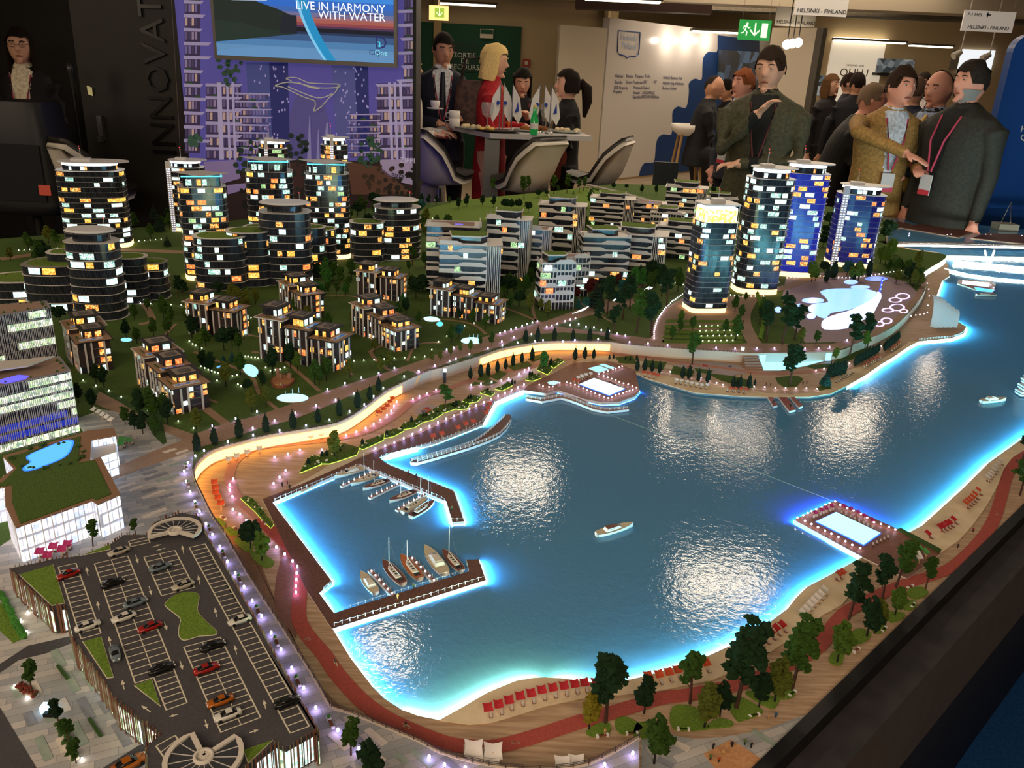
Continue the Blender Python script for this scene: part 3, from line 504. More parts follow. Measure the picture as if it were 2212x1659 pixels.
v = wl(196, 196, PYW); e = root('paper_tag', 'small crumpled yellow paper tag on the black wall', 'tag', (v.x, PYW - .01, v.z)); MB().add([(v.x - .015, PYW - .012, v.z + .03), (v.x + .02, PYW - .02, v.z + .02), (v.x + .015, PYW - .012, v.z - .03), (v.x - .01, PYW - .02, v.z - .02)], [(0, 1, 2, 3)]).build('paper', mat('yellow_paper', 'D8CC8A', .7, em=(.5, .46, .25), es=.3), e)
v = wl(917, 345, 6.3); e = root('cloth_table', 'small round table under a white cloth, cut by the poster edge', 'table', (v.x - .12, 6.6, 0)); MB().lathe([(.30, 0), (.27, .3), (.24, .74), (.235, .765), (0, .768)], (v.x - .12, 6.6, 0), 20).build('cloth', mat('white_cloth', 'CFC8BE', .8), e)
def bag(px, py, D, w, h, lab, m, m2):
    v = wl(px, py, D); e = root('handbag', lab, 'bag', v); MB().loft([[(v.x + x * s, D + y * .4 * s, v.z - h / 2 + h * t) for x, y in superell_(w, w, 16, 3)] for s, t in ((.9, 0), (1, .1), (.95, .6), (.8, 1))]).build('body', m, e); MB().tube([(v.x - w * .3, D, v.z + h / 2), (v.x - w * .2, D, v.z + h * .95), (v.x + w * .2, D, v.z + h * .95), (v.x + w * .3, D, v.z + h / 2)], .012, 6).build('handle', m2, e)
bag(1020, 225, 6.95, .30, .36, 'brown checked shoulder bag behind the red dress', mat('check_brown', '5A4034', .6, nz=(30, '3A261E', 1, None)), mat('bag_strap', '2A1A14', .5)); bag(1196, 340, 6.9, .26, .34, 'rust red bag held beside the dark-haired woman', mat('rust_bag', '8A3A22', .6), mat('bag_strap', ''))
v = wl(2143, 480, 5.3); e = root('paper_bag', 'open grey paper bag on the floor by the far right men', 'bag', (v.x, 5.15, v.z - .1)); MB().box((v.x, 5.15, v.z - .1), (.12, .1, .12)).build('body', mat('bag_paper', '9A9484', .7), e); MB().tube([(v.x - .03, 5.15, v.z + .02), (v.x, 5.15, v.z + .15), (v.x + .03, 5.15, v.z + .02)], .003, 5).build('handle', mat('bag_paper', ''), e)
# ================= people
SKN = {'l': 'E0AC92', 'm': 'CC9678', 'r': 'DC9A84'}
def figure(label, px, pyt, D, rz=0, skin='l', top='1A1E30', legs='1A1A20', hair='2A1C14', hstyle='short', armL='down', armR='down', lean=0, yaw=0, pitch=0, shirt=None, tie=None, lany=None, badge=None, kind='m', coat=.80, seated=False, skirt=None, glasses=False, beard=None, fat=1.0, vox=.0105, extra=None, shoes='14100E'):
    v = wl(px, pyt, D); base = Vector((v.x, D, 0)); sc = (v.z / 1.76) if not seated else 1.0; drop = 0
    w = .93 if kind == 'f' else 1.0; r = root('person', label, 'person', base, None, rz, sc); src = []; m = MB()
    if seated: drop = v.z / 1 - 1.76
    # material slots: 0 skin 1 top 2 legs 3 shoes 4 shirt
    def L(z, y=0, x=0):                                # lean the upper body forward from the hips
        t = max(0, z - .95); return Vector((x, y - math.sin(lean) * t, min(z, .95) + math.cos(lean) * t))
    def ring(z, rw, rd, oy=0, n=20):
        c = L(z, oy); return [tuple(c + Vector((rw * w * fat * math.cos(a), rd * fat * math.sin(a) * (1 if True else 1), 0))) for a in [2 * PI * k / n for k in range(n)]]
    parts = []
    def add(fn, mi): k = MB(); fn(k); m.add(k.v, k.f, mi); src.extend((Vector(q), mi) for q in k.v)
    hip = .93
    add(lambda k: k.loft([ring(coat, .19, .135, .0), ring(.92, .178, .13), ring(1.02, .165, .12), ring(1.15, .168, .118), ring(1.28, .19, .122), ring(1.38, .20, .11), ring(1.44, .175, .09), ring(1.49, .09, .07), ring(1.515, .06, .058)]), 1)
    if shirt:
        add(lambda k: k.tube([L(1.47, -.005), L(1.52, -.012)], [.072, .064], 12), 4)
    # legs
    if skirt is not None:
        add(lambda k: k.loft([ring(skirt, .17, .14), ring(skirt + .15, .18, .14), ring(.85, .18, .135), ring(.98, .16, .12)]), 2)
    for s in (-1, 1):
        if seated:
            hipj, kn, an = Vector((s * .095, 0, .93)), Vector((s * .13, -.40, .90)), Vector((s * .12, -.30, .48))
        else: hipj, kn, an = Vector((s * .095, 0, .95)), Vector((s * .105, -.015, .52)), Vector((s * .11, .01, .09))
        lm = 0 if (kind == 'f' and skirt is not None) else 2
        add(lambda k: k.tube([hipj, hipj.lerp(kn, .5), kn, kn.lerp(an, .35), an], [.092 * fat, .082, .062, .058, .045], 12), lm)
        add(lambda k: k.ico(an + Vector((0, -.06, -.04)), 1, 2, sc=(.042, .125, .042)), 3)
    # neck and head
    nk = L(1.51, -.005); hc = L(1.63, -.012) ; hr = Matrix.Rotation(yaw, 3, 'Z') @ Matrix.Rotation(pitch, 3, 'X')
    if lean: hc = L(1.63, -.03)
    hp = lambda x, y, z: hc + hr @ (Vector((x, y, z)) * 1.1)
    add(lambda k: k.tube([L(1.46), hc + Vector((0, .012, -.06))], [.058 * w, .052 * w], 12), 0)
    def headm(k):
        V, Fc = ICO[3]; vs = []
        for x, y, z in V:
            jaw = 1 - .30 * max(0, -z - .1) ; fx = .074 * jaw * (1 - .12 * max(0, z - .5)); fy = .094 if y > 0 else .092 * (1 - .10 * max(0, -z)); vs.append(hp(x * fx, y * fy + (-.008 if z < -.3 and y < 0 else 0), z * .112))
        k.add(vs, Fc)
    add(headm, 0)
    add(lambda k: k.loft([[hp(-.010, -.088, .022), hp(.010, -.088, .022), hp(0, -.080, .03)], [hp(-.015, -.096, -.018), hp(.015, -.096, -.018), hp(0, -.118, -.014)], [hp(-.012, -.088, -.028), hp(.012, -.088, -.028), hp(0, -.098, -.028)]]), 0)
    for s in (-1, 1): add(lambda k: k.ico(hp(s * .076, .004, -.002), 1, 1, sc=(.009, .018, .028)), 0)
    add(lambda k: k.ico(hp(0, -.084, -.088), 1, 1, sc=(.026, .018, .016)), 0)
    # arms
    SH = lambda s: L(1.405, 0, s * .185 * w * fat)
    P0 = {'down': ((.26, .02, 1.12), (.27, -.03, .86)), 'hold': ((.25, -.02, 1.13), (.13, -.27, 1.14)), 'holdin': ((.25, -.04, 1.12), (.03, -.25, 1.10)), 'chin': ((.20, -.14, 1.17), (.02, -.20, 1.38)), 'cross': ((.24, -.06, 1.13), (-.08, -.20, 1.10)), 'reach': ((.30, -.22, 1.36), (.10, -.50, 1.26)), 'up': ((.23, -.10, 1.16), (.06, -.24, 1.32)), 'pocket': ((.30, .06, 1.14), (.20, -.04, .93)), 'lap': ((.22, -.1, 1.15), (.1, -.3, 1.02)), 'side': ((.30, -.05, 1.13), (.38, -.28, 1.10))}
    for s, pose in ((-1, armR), (1, armL)):
        (ex, ey, ez), (wx, wy, wz) = P0[pose]; sh = SH(s); E = L(ez, ey, s * ex * w); Wr = L(wz, wy, s * wx * w)
        add(lambda k: k.tube([sh - Vector((s * .04, 0, 0)), sh + (E - sh) * .15, sh.lerp(E, .55), E, E.lerp(Wr, .45), Wr], [.052, .062 * fat, .054, .047, .043, .034], 12), 1)
        d = (Wr - E).normalized(); sd = d.cross(Vector((0, 0, 1))); sd = sd.normalized() if sd.length > .1 else Vector((0, -1, 0)); up = sd.cross(d).normalized()
        if pose in ('hold', 'holdin', 'cross', 'reach', 'side', 'lap'): pal_n = up
        else: pal_n = up
        pm = Wr + d * .055
        def palm(k):
            V, Fc = ICO[2]; k.add([pm + d * (x * .052) + sd * (y * .040) + up * (z * .016) for x, y, z in V], Fc)
        add(palm, 0); add(lambda k: k.tube([Wr - d * .02, Wr + d * .02], .027, 8), 0); curl = .25 if pose in ('down', 'reach', 'pocket') else .75
        for fi, (o, ln) in enumerate(((-.030, .062), (-.011, .074), (.010, .070), (.029, .055))):
            b0 = Wr + d * .095 + sd * o; dd = (d * math.cos(curl * .5) - up * math.sin(curl * .5)); b1 = b0 + dd * ln * .5; dd2 = (d * math.cos(curl * 1.4) - up * math.sin(curl * 1.4)); b2 = b1 + dd2 * ln * .5; add(lambda k: k.tube([b0 - d * .03, b0, b1, b2], [.010, .0100, .0092, .0078], 7), 0)
        tb_ = Wr + d * .035 + sd * (.034 * -s); add(lambda k: k.tube([tb_, tb_ + d * .028 + sd * (-s) * .022 - up * .008, tb_ + d * .056 + sd * (-s) * .022 - up * .016], [.012, .0105, .0085], 7), 0)
    me = m.mesh('body_raw', [mat('skin_' + skin, SKN[skin], .55)]); o = bpy.data.objects.new('tmp', me); S.collection.objects.link(o); md = o.modifiers.new('r', 'REMESH'); md.mode = 'VOXEL'; md.voxel_size = vox; md.use_smooth_shade = True
    sm_ = o.modifiers.new('s', 'SMOOTH'); sm_.iterations = 2; sm_.factor = .4
    dg = bpy.context.evaluated_depsgraph_get(); bm_ = bpy.data.meshes.new_from_object(o.evaluated_get(dg)); bpy.data.objects.remove(o); bm_.name = 'body'
    bvh = BVHTree.FromPolygons([Vector(q) for q in m.v], m.f); bm_.materials.clear()
    cl = lambda n, c: mat(n + c, c, .8, nz=(60, ''.join(f'{min(255, int(int(c[i:i + 2], 16) * 1.22 + 3)):02X}' for i in (0, 2, 4)), 3, None), bump=.25)
    for q in (mat('skin_' + skin, SKN[skin], .55), cl('cloth_', top), cl('cloth_', legs), mat('shoe_' + shoes, shoes, .4), cl('cloth_', shirt or 'C8C8C8')): bm_.materials.append(q)
    idx = []
    for p_ in bm_.polygons:
        q_ = p_.center; mi = m.m[bvh.find_nearest(q_)[2]]; t_ = max(0, q_.z - .95)
        if shirt and mi == 1 and 1.0 < q_.z < 1.49 and q_.y + math.sin(lean) * t_ < -.055 and abs(q_.x) < .012 + .066 * (q_.z - 1.0) / .46: mi = 4
        idx.append(mi)
    bm_.polygons.foreach_set('material_index', idx); bm_.polygons.foreach_set('use_smooth', [True] * len(idx)); bo = ob('body', bm_, r)
    lz = drop
    kids = []
    K = lambda name, mb, mt: kids.append(mb.build(name, mt, r, local=True))
    # face
    e = MB(); ed = MB()
    for s in (-1, 1): e.ico(hp(s * .030, -.0835, .018), 1, 1, sc=(.0115, .005, .0050)); ed.ico(hp(s * .030, -.0890, .018), 1, 1, sc=(.0050, .0030, .0046))
    K('eyes', e, mat('eye_white', 'CFC4BC', .4)); K('pupils', ed, mat('pupil', '1A1210', .3)); b = MB()
    for s in (-1, 1): b.tube([hp(s * .014, -.0885, .035), hp(s * .03, -.0895, .040), hp(s * .047, -.080, .035)], .0034, 5)
    K('eyebrows', b, mat('brow_' + hair, hair, .8)); K('mouth', MB().tube([hp(-.021, -.0865, -.052), hp(0, -.0925, -.050), hp(.021, -.0865, -.052)], [.003, .0052, .003], 6), mat('lips' + kind, '8A4038' if kind == 'f' else '8A5246', .5))
    # hair
    hm = MB(); hmt = mat('hair_' + hair, hair, .85, nz=(90, ''.join(f'{min(255, int(int(hair[i:i + 2], 16) * 1.2 + 3)):02X}' for i in (0, 2, 4)), 3, (6, 6, 1)), bump=.3, spec=.2)
    def cap_(scl, lo_front, lo_back, nz=.05):
        V, Fc = ICO[3]; keep = {}; vs = []
        for i, (x, y, z) in enumerate(V):
            lim = lo_back + (lo_front - lo_back) * (.5 - .5 * y)
            if z > lim - (.25 if abs(x) > .75 and hstyle != 'bald' else 0): keep[i] = len(vs); k = 1 + nz * 1.6 * noise.noise(Vector((x * 5, y * 5, z * 5 + px))); vs.append(hp(x * .0745 * scl * k, y * .0955 * scl * k + .002, z * .113 * scl * k))
        hm.add(vs, [tuple(keep[j] for j in f) for f in Fc if all(j in keep for j in f)], 0, True)
    if hstyle == 'short': cap_(1.07, .42, -.35); cap_(1.03, .38, -.35)
    elif hstyle == 'curly': cap_(1.10, .40, -.35, .10); cap_(1.05, .36, -.35)
    elif hstyle == 'bald': cap_(1.035, 2.0, -.45)
    elif hstyle in ('bob', 'long', 'pony'):
        cap_(1.12, .45, -.5, .08); ln = {'bob': -.13, 'long': -.32, 'pony': -.06}[hstyle]
        for s in (-1, 1): hm.loft([[hp(s * (.070 + .014 * math.cos(a)), .012 + (.05 + tw) * math.sin(a), z) for a in [2 * PI * k / 10 for k in range(10)]] for z, tw in ((.06, 0), (0, .012), (ln * .5, .014), (ln, .0))])
        hm.loft([[hp(.072 * math.cos(a) * tw, .058 + .036 * math.sin(a), z) for a in [2 * PI * k / 14 for k in range(14)]] for z, tw in ((.05, 1), (-.04, 1.08), (ln * .6, 1.12), (ln, .9))])
        if hstyle == 'pony': hm.tube([hp(0, .10, .03), hp(0, .16, -.02), hp(0, .17, -.12), hp(.01, .15, -.24)], [.035, .05, .045, .015], 10)
    if hm.v: K('hair', hm, hmt)
    if beard:
        bb = MB(); V, Fc = ICO[3]; keep = {}; vs = []
        for i, (x, y, z) in enumerate(V):
            if y < .25 and z < -.18 and not (abs(x) < .34 and -.56 < z < -.1 and y < -.6): keep[i] = len(vs); vs.append(hp(x * .078 * (1 - .2 * max(0, -z - .1)), y * .099 - .002, z * .118))
        bb.add(vs, [tuple(keep[j] for j in f) for f in Fc if all(j in keep for j in f)], 0, True); K('beard', bb, mat('beard_' + beard, beard, .9, bump=.6))
    if glasses:
        g = MB()
        for s in (-1, 1): g.tube([hp(s * .031 + .019 * math.cos(a), -.100, .016 + .014 * math.sin(a)) for a in [2 * PI * k / 12 for k in range(13)]], .0018, 5); g.tube([hp(s * .05, -.099, .02), hp(s * .078, .0, .02)], .0015, 4)
        g.tube([hp(-.012, -.1, .018), hp(.012, -.1, .018)], .0018, 4); K('glasses', g, mat('glasses_frame', '3A3434', .3, metal=.4))
    fy = -.136 * fat
    if tie: K('tie', MB().loft([[tuple(L(z, yy, x)) for x in (-a, 0, a)] + [tuple(L(z, yy + .006, 0))] for z, yy, a in ((1.47, -.088, .014), (1.44, -.104 * fat, .018), (1.2, fy - .008, .028), (1.0, fy - .006, .034), (.96, fy - .004, .004))]), mat('tie_' + tie, tie, .5))
    if lany:
        tl = MB()
        for s in (-1, 1): tl.strip([(0, 0), (0, .001)], .001, 0, .0001) if False else tl.tube([L(1.49, .02, s * .06), L(1.44, -.085 * fat, s * .07), L(1.30, fy - .002, s * .05), L(1.12, fy - .012, s * .012)], .0065, 5)
        K('lanyard', tl, mat('lanyard_' + lany, lany, .6))
    if badge: K('badge', MB().box(L(.98, fy - .022, .0), (.085, .006, .12)), mat('badge_card', 'C8C8CC', .5)); K('badge_stripe', MB().box(L(.98, fy - .0265, .0), (.085, .002, .03)), mat('badge_' + badge, badge, .5))
    if extra: extra(K, hp, L)
    if seated:
        for o_ in [bo] + kids: o_.location.z = drop
    return r
TAU = PI
mag = 'B83A5A'
figure('woman with glasses and long dark hair in a black blazer, behind the loudspeaker', 38, 60, 6.1, .15, 'l', '101014', '101014', '1A1210', 'long', 'holdin', 'down', yaw=.2, shirt='D8C8B0', lany='A83A5A', kind='f', glasses=True)
figure('blond woman in a white blouse, half hidden by the poster edge', 880, 112, 6.75, 1.35, 'l', 'D8D0C4', '2A2622', 'C8A468', 'bob', 'hold', 'hold', kind='f')
figure('tall man in a navy suit and tie looking down at the bar table', 958, 68, 7.15, .1, 'm', '141A2C', '10131C', '1A1410', 'short', 'hold', 'holdin', yaw=.25, pitch=.25, shirt='C4C8CC', tie='1E2434', lany='A83A4A', badge='C83A4A')
figure('blond woman in a red dress with an orange lanyard, seen in profile', 1066, 94, 6.95, 1.45, 'l', '9A1820', '9A1820', 'D8B878', 'bob', 'hold', 'holdin', lany='E87820', kind='f', skirt=.55, pitch=.15)
figure('dark-haired woman in black eating at the back of the bar table', 1130, 146, 7.5, .05, 'l', '16161A', '141418', '14100E', 'long', 'up', 'up', kind='f', lany='8A3048', pitch=.3, skirt=.5)
figure('woman with dark tied hair in black, talking towards the left', 1232, 150, 7.0, -1.35, 'l', '121214', '101012', '1A120E', 'pony', 'hold', 'down', kind='f', badge='C83A4A')
def hh(K, hp, L): pass
p7 = figure('bald man in a black jacket seated on the wooden stool', 1524, 160, 9.55, 1.4, 'm', '15161A', '16161A', '2A2420', 'bald', 'lap', 'lap', lean=.12, seated=True, fat=1.12, pitch=.15)
vtext('HH', .075, mat('white_letter', ''), p7, (-.205, -.08, 1.30 + (p7.children[0].location.z)), -PI / 2, name='jacket_logo')
figure('man in black sitting behind, before the blue booth end', 1588, 170, 10.6, -1.2, 'm', '0E0F14', '101014', '15100E', 'short', 'lap', 'lap', seated=True, lean=.1); v = wl(1588, 170, 10.6); z8 = v.z - .93; e = root('bar_stool', 'dark stool under the man in black by the booth end', 'stool', (v.x, 10.6, 0)); MB().lathe([(.16, z8), (.18, z8 + .04), (0, z8 + .05)], (v.x, 10.6, 0), 16).build('seat', M_BLK2, e); MB().tube([(v.x, 10.6, .02), (v.x, 10.6, z8)], .025, 8).build('pole', M_CHR, e); MB().lathe([(.2, 0), (.2, .015), (0, .03)], (v.x, 10.6, 0), 20).build('foot', M_CHR, e)
figure('man with reddish hair in a dark grey suit, hands in pockets', 1612, 147, 7.1, -1.0, 'r', '20242E', '0E1016', '6A3A20', 'curly', 'pocket', 'pocket', shirt='C8C8CC', badge='C83A4A', coat=.84)
figure('man in an olive quilted jacket with crossed arms and a raised hand', 1672, 97, 5.25, -.35, 'l', '3E3C2C', '2A3444', '2A1E16', 'short', 'cross', 'chin', yaw=-.2, pitch=.2, shirt='0E0E10', fat=1.12, coat=.86, lany='5A2A30')
figure('stooping man with glasses in a long black coat', 1825, 166, 6.4, 1.25, 'r', '0E0E10', '101014', '6A5848', 'short', 'hold', 'lap', lean=.30, glasses=True, fat=1.2, coat=.6, lany='2A6A9A')
figure('man in a tan blazer pointing over the model', 1940, 142, 5.6, .05, 'r', '8A6A3A', '2E2418', '2A1C12', 'curly', 'hold', 'reach', shirt='A8B0BC', lany=mag, badge='C83A5A', fat=1.1, lean=.1, yaw=.15, coat=.78)
figure('bald man in a dark suit with a yellow tie and folded hands', 2040, 150, 5.75, -1.0, 'r', '14161E', '0C0D12', '4A3428', 'bald', 'holdin', 'holdin', shirt='8A98B8', tie='C8A44A', lany=mag, fat=1.12, coat=.75, pitch=.1)
figure('grey-bearded man in a charcoal coat at the far right', 2112, 130, 5.25, -1.2, 'r', '24241F', '101010', '2A2420', 'curly', 'down', 'down', lany=mag, badge='C83A4A', beard='8A8A88', fat=1.25, coat=.55, shirt='0E0E10')
figure('man in a navy suit with his back turned, between the tan blazer and the bald man', 1985, 165, 7.4, 2.8, 'm', '181C2C', '12141C', '3A2A22', 'short')
figure('laughing man with glasses and white shirt in the far background', 2000, 155, 9.2, -.6, 'r', '20202A', '14141A', '1E1612', 'short', 'hold', 'down', shirt='D8C8C8', glasses=True)
figure('young man in the far background before the OULU poster', 1838, 157, 10.5, 1.0, 'l', '1A1C26', '14141A', '2A1C16', 'short')
figure('man in a dark suit seen from behind at the OULU poster', 1857, 155, 9.6, 3.0, 'm', '14161E', '14141A', '1A1210', 'short', shirt=None)
figure('brown-haired person behind the stooping man', 1797, 160, 10.0, .6, 'l', '1C1A1E', '141416', '5A4028', 'bob', kind='f')
v = PY(940, 233, 6.35); e = root('coffee_cup', 'white coffee cup on a saucer held by the blond woman', 'cup', v); MB().lathe([(.022, 0), (.034, .02), (.036, .05), (.03, .05), (.02, .01)], v, 16).build('body', M_CER, e); MB().lathe([(.055, -.008), (.065, 0), (.03, -.006)], v, 20).build('saucer', M_CER, e)
# ================= ground of the tabletop model
M_WOOD = mat('boardwalk_wood', 'BFA184', .6, nz=(60, 'A58468', 4, (.25, 3, 1)), bump=.15)
M_WOOD2 = mat('brown_decking', '8A5A48', .55, nz=(90, '74483A', 4, (1, 8, 1)), bump=.2)
M_DARK = mat('dark_pier_wood', '6E4636', .55, nz=(110, '54332A', 4, (6, 1, 1)), bump=.25)
M_RED = mat('red_cycle_lane', 'B04C42', .75, nz=(300, '9E443C', 3, None))
M_SAND = mat('beach_sand', 'E6D2B4', .85, nz=(30, 'DCC6A4', 3, None), bump=.1)
M_LAWN = mat('lawn', '4E6A20', .95, nz=(400, '3C5418', 5, None), bump=.9)
M_LAWN2 = mat('bright_lawn', '6E8C28', .95, nz=(400, '587420', 5, None), bump=.9)
M_ROAD = mat('brown_road', 'A48874', .75, nz=(250, '967A68', 4, None))
M_STONE = mat('stone_paving', 'A4A2A6', .6, nz=(14, '8C9090', 2, (1, 2.5, 1)), bump=.05)
def bricked(m, rz, w, h, c1, c2):
    nt = m.node_tree; b = nt.nodes.new('ShaderNodeTexBrick'); tc = nt.nodes.new('ShaderNodeTexCoord'); mp = nt.nodes.new('ShaderNodeMapping'); mp.inputs['Rotation'].default_value[2] = rz
    nt.links.new(tc.outputs['Object'], mp.inputs[0]); nt.links.new(mp.outputs[0], b.inputs[0]); b.inputs['Scale'].default_value = 1; b.inputs['Brick Width'].default_value = w; b.inputs['Row Height'].default_value = h; b.inputs['Mortar Size'].default_value = .0004; b.inputs['Bias'].default_value = -.1
    b.inputs['Color1'].default_value = (*lin(c1), 1); b.inputs['Color2'].default_value = (*lin(c2), 1); b.inputs['Mortar'].default_value = (*lin('8A8888'), 1); b.squash = .7; b.squash_frequency = 3
    nt.links.new(b.outputs[0], nt.nodes['Principled BSDF'].inputs['Base Color'])
bricked(M_STONE, -.45, .05, .0125, '9A9CA0', 'C8C0BC')
M_PALE = mat('pale_paving', 'DDD2C8', .6, nz=(60, 'CFC4BA', 2, None))
M_GREY = mat('grey_paving', '8C8C96', .6, nz=(60, '7C8088', 2, None))
M_GREEN = mat('greenish_paving', '9CA89E', .6, nz=(60, '8C9A90', 2, None))
M_CONC = mat('pale_concrete', 'CDBFB2', .7, nz=(40, 'BDAF A2'.replace(' ', ''), 3, None))
M_BLACK = mat('black_frame', '141216', .5)
M_GREYB = mat('dark_grey_ledge', '3A363A', .55, nz=(30, '322F33', 3, None))
M_WHITE = mat('white_plastic', 'E6E2E0', .45)
M_ASPH = mat('grey_asphalt', '4A474C', .85, nz=(500, '403D42', 4, None), bump=.2)
M_LINE = mat('white_road_paint', 'D8D0BC', .7)
M_HEDGE = mat('hedge_green', '2E4A1A', .95, nz=(500, '40602A', 4, None), bump=1)
M_KERB = mat('pale_kerb', 'CFC6BC', .7)

FAR = '-420,545 -50,520 266,494 529,474 760,452 1014,431 1200,412 1330,397 1560,404 1900,466 2300,500 2600,520'
EDGE = '2600,712 2212,1092 1984,1315 1814,1479 1657,1634 1560,1730 1380,1900'
tablepoly = [tuple(p[:2]) for p in PL(FAR + ' ' + EDGE + ' -420,1900', ZL)]
MB().prism(tablepoly, .0, ZW - .012).build('model_table', M_BLACK, label='large black plinth carrying the lit city and lake model', cat='display table')
# raised black rim and dark grey ledge along the near right side
e1 = [tuple(p[:2]) for p in PL('2600,712 1380,1900', ZL)]
A, B = Vector(e1[0]), Vector(e1[1]); n = Vector(((B - A).y, -(B - A).x)).normalized()
if n.x < 0: n = -n
rim = root('border_frame', 'black rim with dark grey ledge along the near side of the model', 'rim', (*A, 0))
q = [A, B, B + n * .018, A + n * .018]; MB().prism([tuple(v) for v in q], .60, ZL + .004).build('edge_board', M_BLACK, rim)
q = [A + n * .018, B + n * .018, B + n * .068, A + n * .068]; MB().prism([tuple(v) for v in q], .60, ZL - .022).build('ledge', M_GREYB, rim)
# lake
nt = None
def water_mat():
    m = mat('lake_water', '568CB8', .05, spec=.5); nt = m.node_tree; b = nt.nodes['Principled BSDF']
    tc = nt.nodes.new('ShaderNodeTexCoord'); n1 = nt.nodes.new('ShaderNodeTexNoise'); n1.inputs['Scale'].default_value = 75; n1.inputs['Detail'].default_value = 3
    n1.inputs['Roughness'].default_value = .6; nt.links.new(tc.outputs['Object'], n1.inputs['Vector'])
    bp = nt.nodes.new('ShaderNodeBump'); bp.inputs['Strength'].default_value = .16; bp.inputs['Distance'].default_value = .003
    nt.links.new(n1.outputs[0], bp.inputs['Height']); nt.links.new(bp.outputs[0], b.inputs['Normal']); return m
M_WATER = water_mat()
MB().prism(tablepoly, ZW - .012, ZW).build('water', M_WATER, kind='structure')
sj = PL('1230,862 1450,946 1800,1082', ZW + .0006)     # fine pale seam between the two acrylic sheets of the lake
MB().strip([tuple(p[:2]) for p in sj], .0022, ZW - .001, ZW + .0004).build('water_seam', mat('seam', '7FA8A8', .5), kind='structure')

SHORE_N = '1926,490 1916,520 1960,536 2030,546 2048,572 2052,596 2036,606 2024,640 2026,668 2062,690 2088,706 2082,721 2055,731 2030,733'
BEACH_N = '2030,733 1985,737 1960,750 1930,771 1906,785 1870,810 1830,833 1795,850 1750,857 1653,857 1602,856 1501,848 1440,830 1400,818 1371,806'
BEACH_S = '949,1555 1001,1526 1052,1496 1115,1470 1153,1464 1178,1463 1216,1465 1267,1472 1330,1474 1394,1460 1460,1440 1521,1420 1590,1389 1635,1364 1699,1316 1719,1291 1742,1268 1792,1242 1862,1203'
SHORE_W = '719,1358 757,1420 805,1483 830,1508 868,1533 904,1546 949,1555'
BEACH_E = '1958,1153 1991,1135 2049,1082 2082,1052 2133,1001 2212,944 2420,800'
DECKEDGE = '1371,806 1171,817 1131,843 1070,868 1066,864 1029,879 928,927 811,975 787,985 653,1045 567,1078 661,1273 716,1357'
land = FAR[:-len(' 2300,500 2600,520')] + ' ' + SHORE_N + ' ' + BEACH_N + ' ' + DECKEDGE + ' ' + SHORE_W + ' ' + BEACH_S + ' ' + BEACH_E + ' 2600,712 ' + EDGE[9:] + ' -420,1900'
slab('ground_promenade', land, ZW - .004, ZL, M_WOOD, ms=mat('shore_side', '6E8890', .6))
# beaches
slab('beach_north', BEACH_N + ' 1338,797 1389,805 1440,812 1528,830 1620,842 1653,849 1711,851 1762,847 1795,838 1790,823 1830,800 1906,775 1944,752 1965,738', ZL - .001, ZL + .0016, M_SAND)
slab('beach_south', BEACH_S + ' 1850,1270 1818,1306 1780,1326 1704,1382 1635,1427 1539,1468 1420,1491 1330,1501 1254,1508 1178,1524 1115,1544 1064,1559 1014,1564', ZL - .001, ZL + .0016, M_SAND)
slab('beach_east', BEACH_E + ' 2420,840 2212,973 2186,989 2168,1014 2156,1047 2133,1090 2098,1138 2070,1168 2032,1194', ZL - .001, ZL + .0016, M_SAND)
# dark piers and decks
P1 = '567,1078 653,1045 787,985 811,975 928,927 1029,879 1066,864 1068,870 1044,914 938,955 849,978 820,988 833,1000 980,1059 1004,1126 977,1128 964,1083 809,1016 778,1004 589,1085 718,1256 690,1281 722,1324 1013,1234 1008,1209 1035,1208 1050,1253 719,1358 716,1357 661,1273'
slab('ground_marina_pier', P1, ZW + .001, ZL + .0012, M_DARK, ms=M_WHITE)
P2 = '1095,895 1104,900 1102,914 1080,940 1029,962 978,978 900,1000 886,995 896,987 960,973 1024,953 1067,922'
slab('ground_curved_pier', P2, ZW + .001, ZL + .0012, M_DARK, ms=M_WHITE, sm=2)
P3 = '1240,784 1313,780 1346,789 1372,800 1382,843 1371,856 1338,868 1300,869 1262,862 1235,852 1205,843 1180,850 1131,843 1136,835 1171,817 1194,807 1217,794'
slab('ground_pool_deck', P3, ZW + .001, ZL + .0022, M_WOOD2, ms=M_WHITE)
P4 = '1136,852 1171,858 1205,850 1232,855 1256,862 1283,876 1313,882 1358,879 1359,884 1313,889 1283,884 1250,871 1228,863 1212,859 1171,867 1136,861'
slab('ground_wavy_pier', P4, ZW + .001, ZL + .0012, M_WOOD2, ms=M_WHITE)
P5 = '1715,1123 1804,1081 1958,1151 2032,1196 1960,1250 1862,1203'
slab('ground_bathing_platform', P5, ZW + .001, ZL + .0022, M_WOOD2, ms=M_WHITE)
for s in ('1654,850 1664,850 1680,875 1671,878', '1676,850 1695,850 1719,885 1705,888', '1701,850 1710,850 1735,877 1726,880'):
    slab('ground_bathing_jetty', s, ZW + .001, ZL + .001, mat('red_decking', '9A4A40', .55, nz=(90, '84403A', 3, (1, 8, 1))), ms=M_WHITE)
P6 = '646,1215 655,1240 650,1300 640,1380 628,1365 600,1330 592,1290 596,1250 606,1210 605,1180 625,1190'
slab('ground_brown_deck', P6, ZL, ZL + .0006, M_WOOD2)
slab('ground_dark_wood_strip', '476,1130 534,1235 596,1330 640,1390 676,1455 713,1520 700,1520 742,1532 690,1480 640,1395 596,1300 560,1210 520,1150', ZL, ZL + .0004, mat('dark_wood_strip', '8C6850', .6, nz=(90, '7A5844', 4, (1, 6, 1))))  # strip of darker planks along the terrace wall
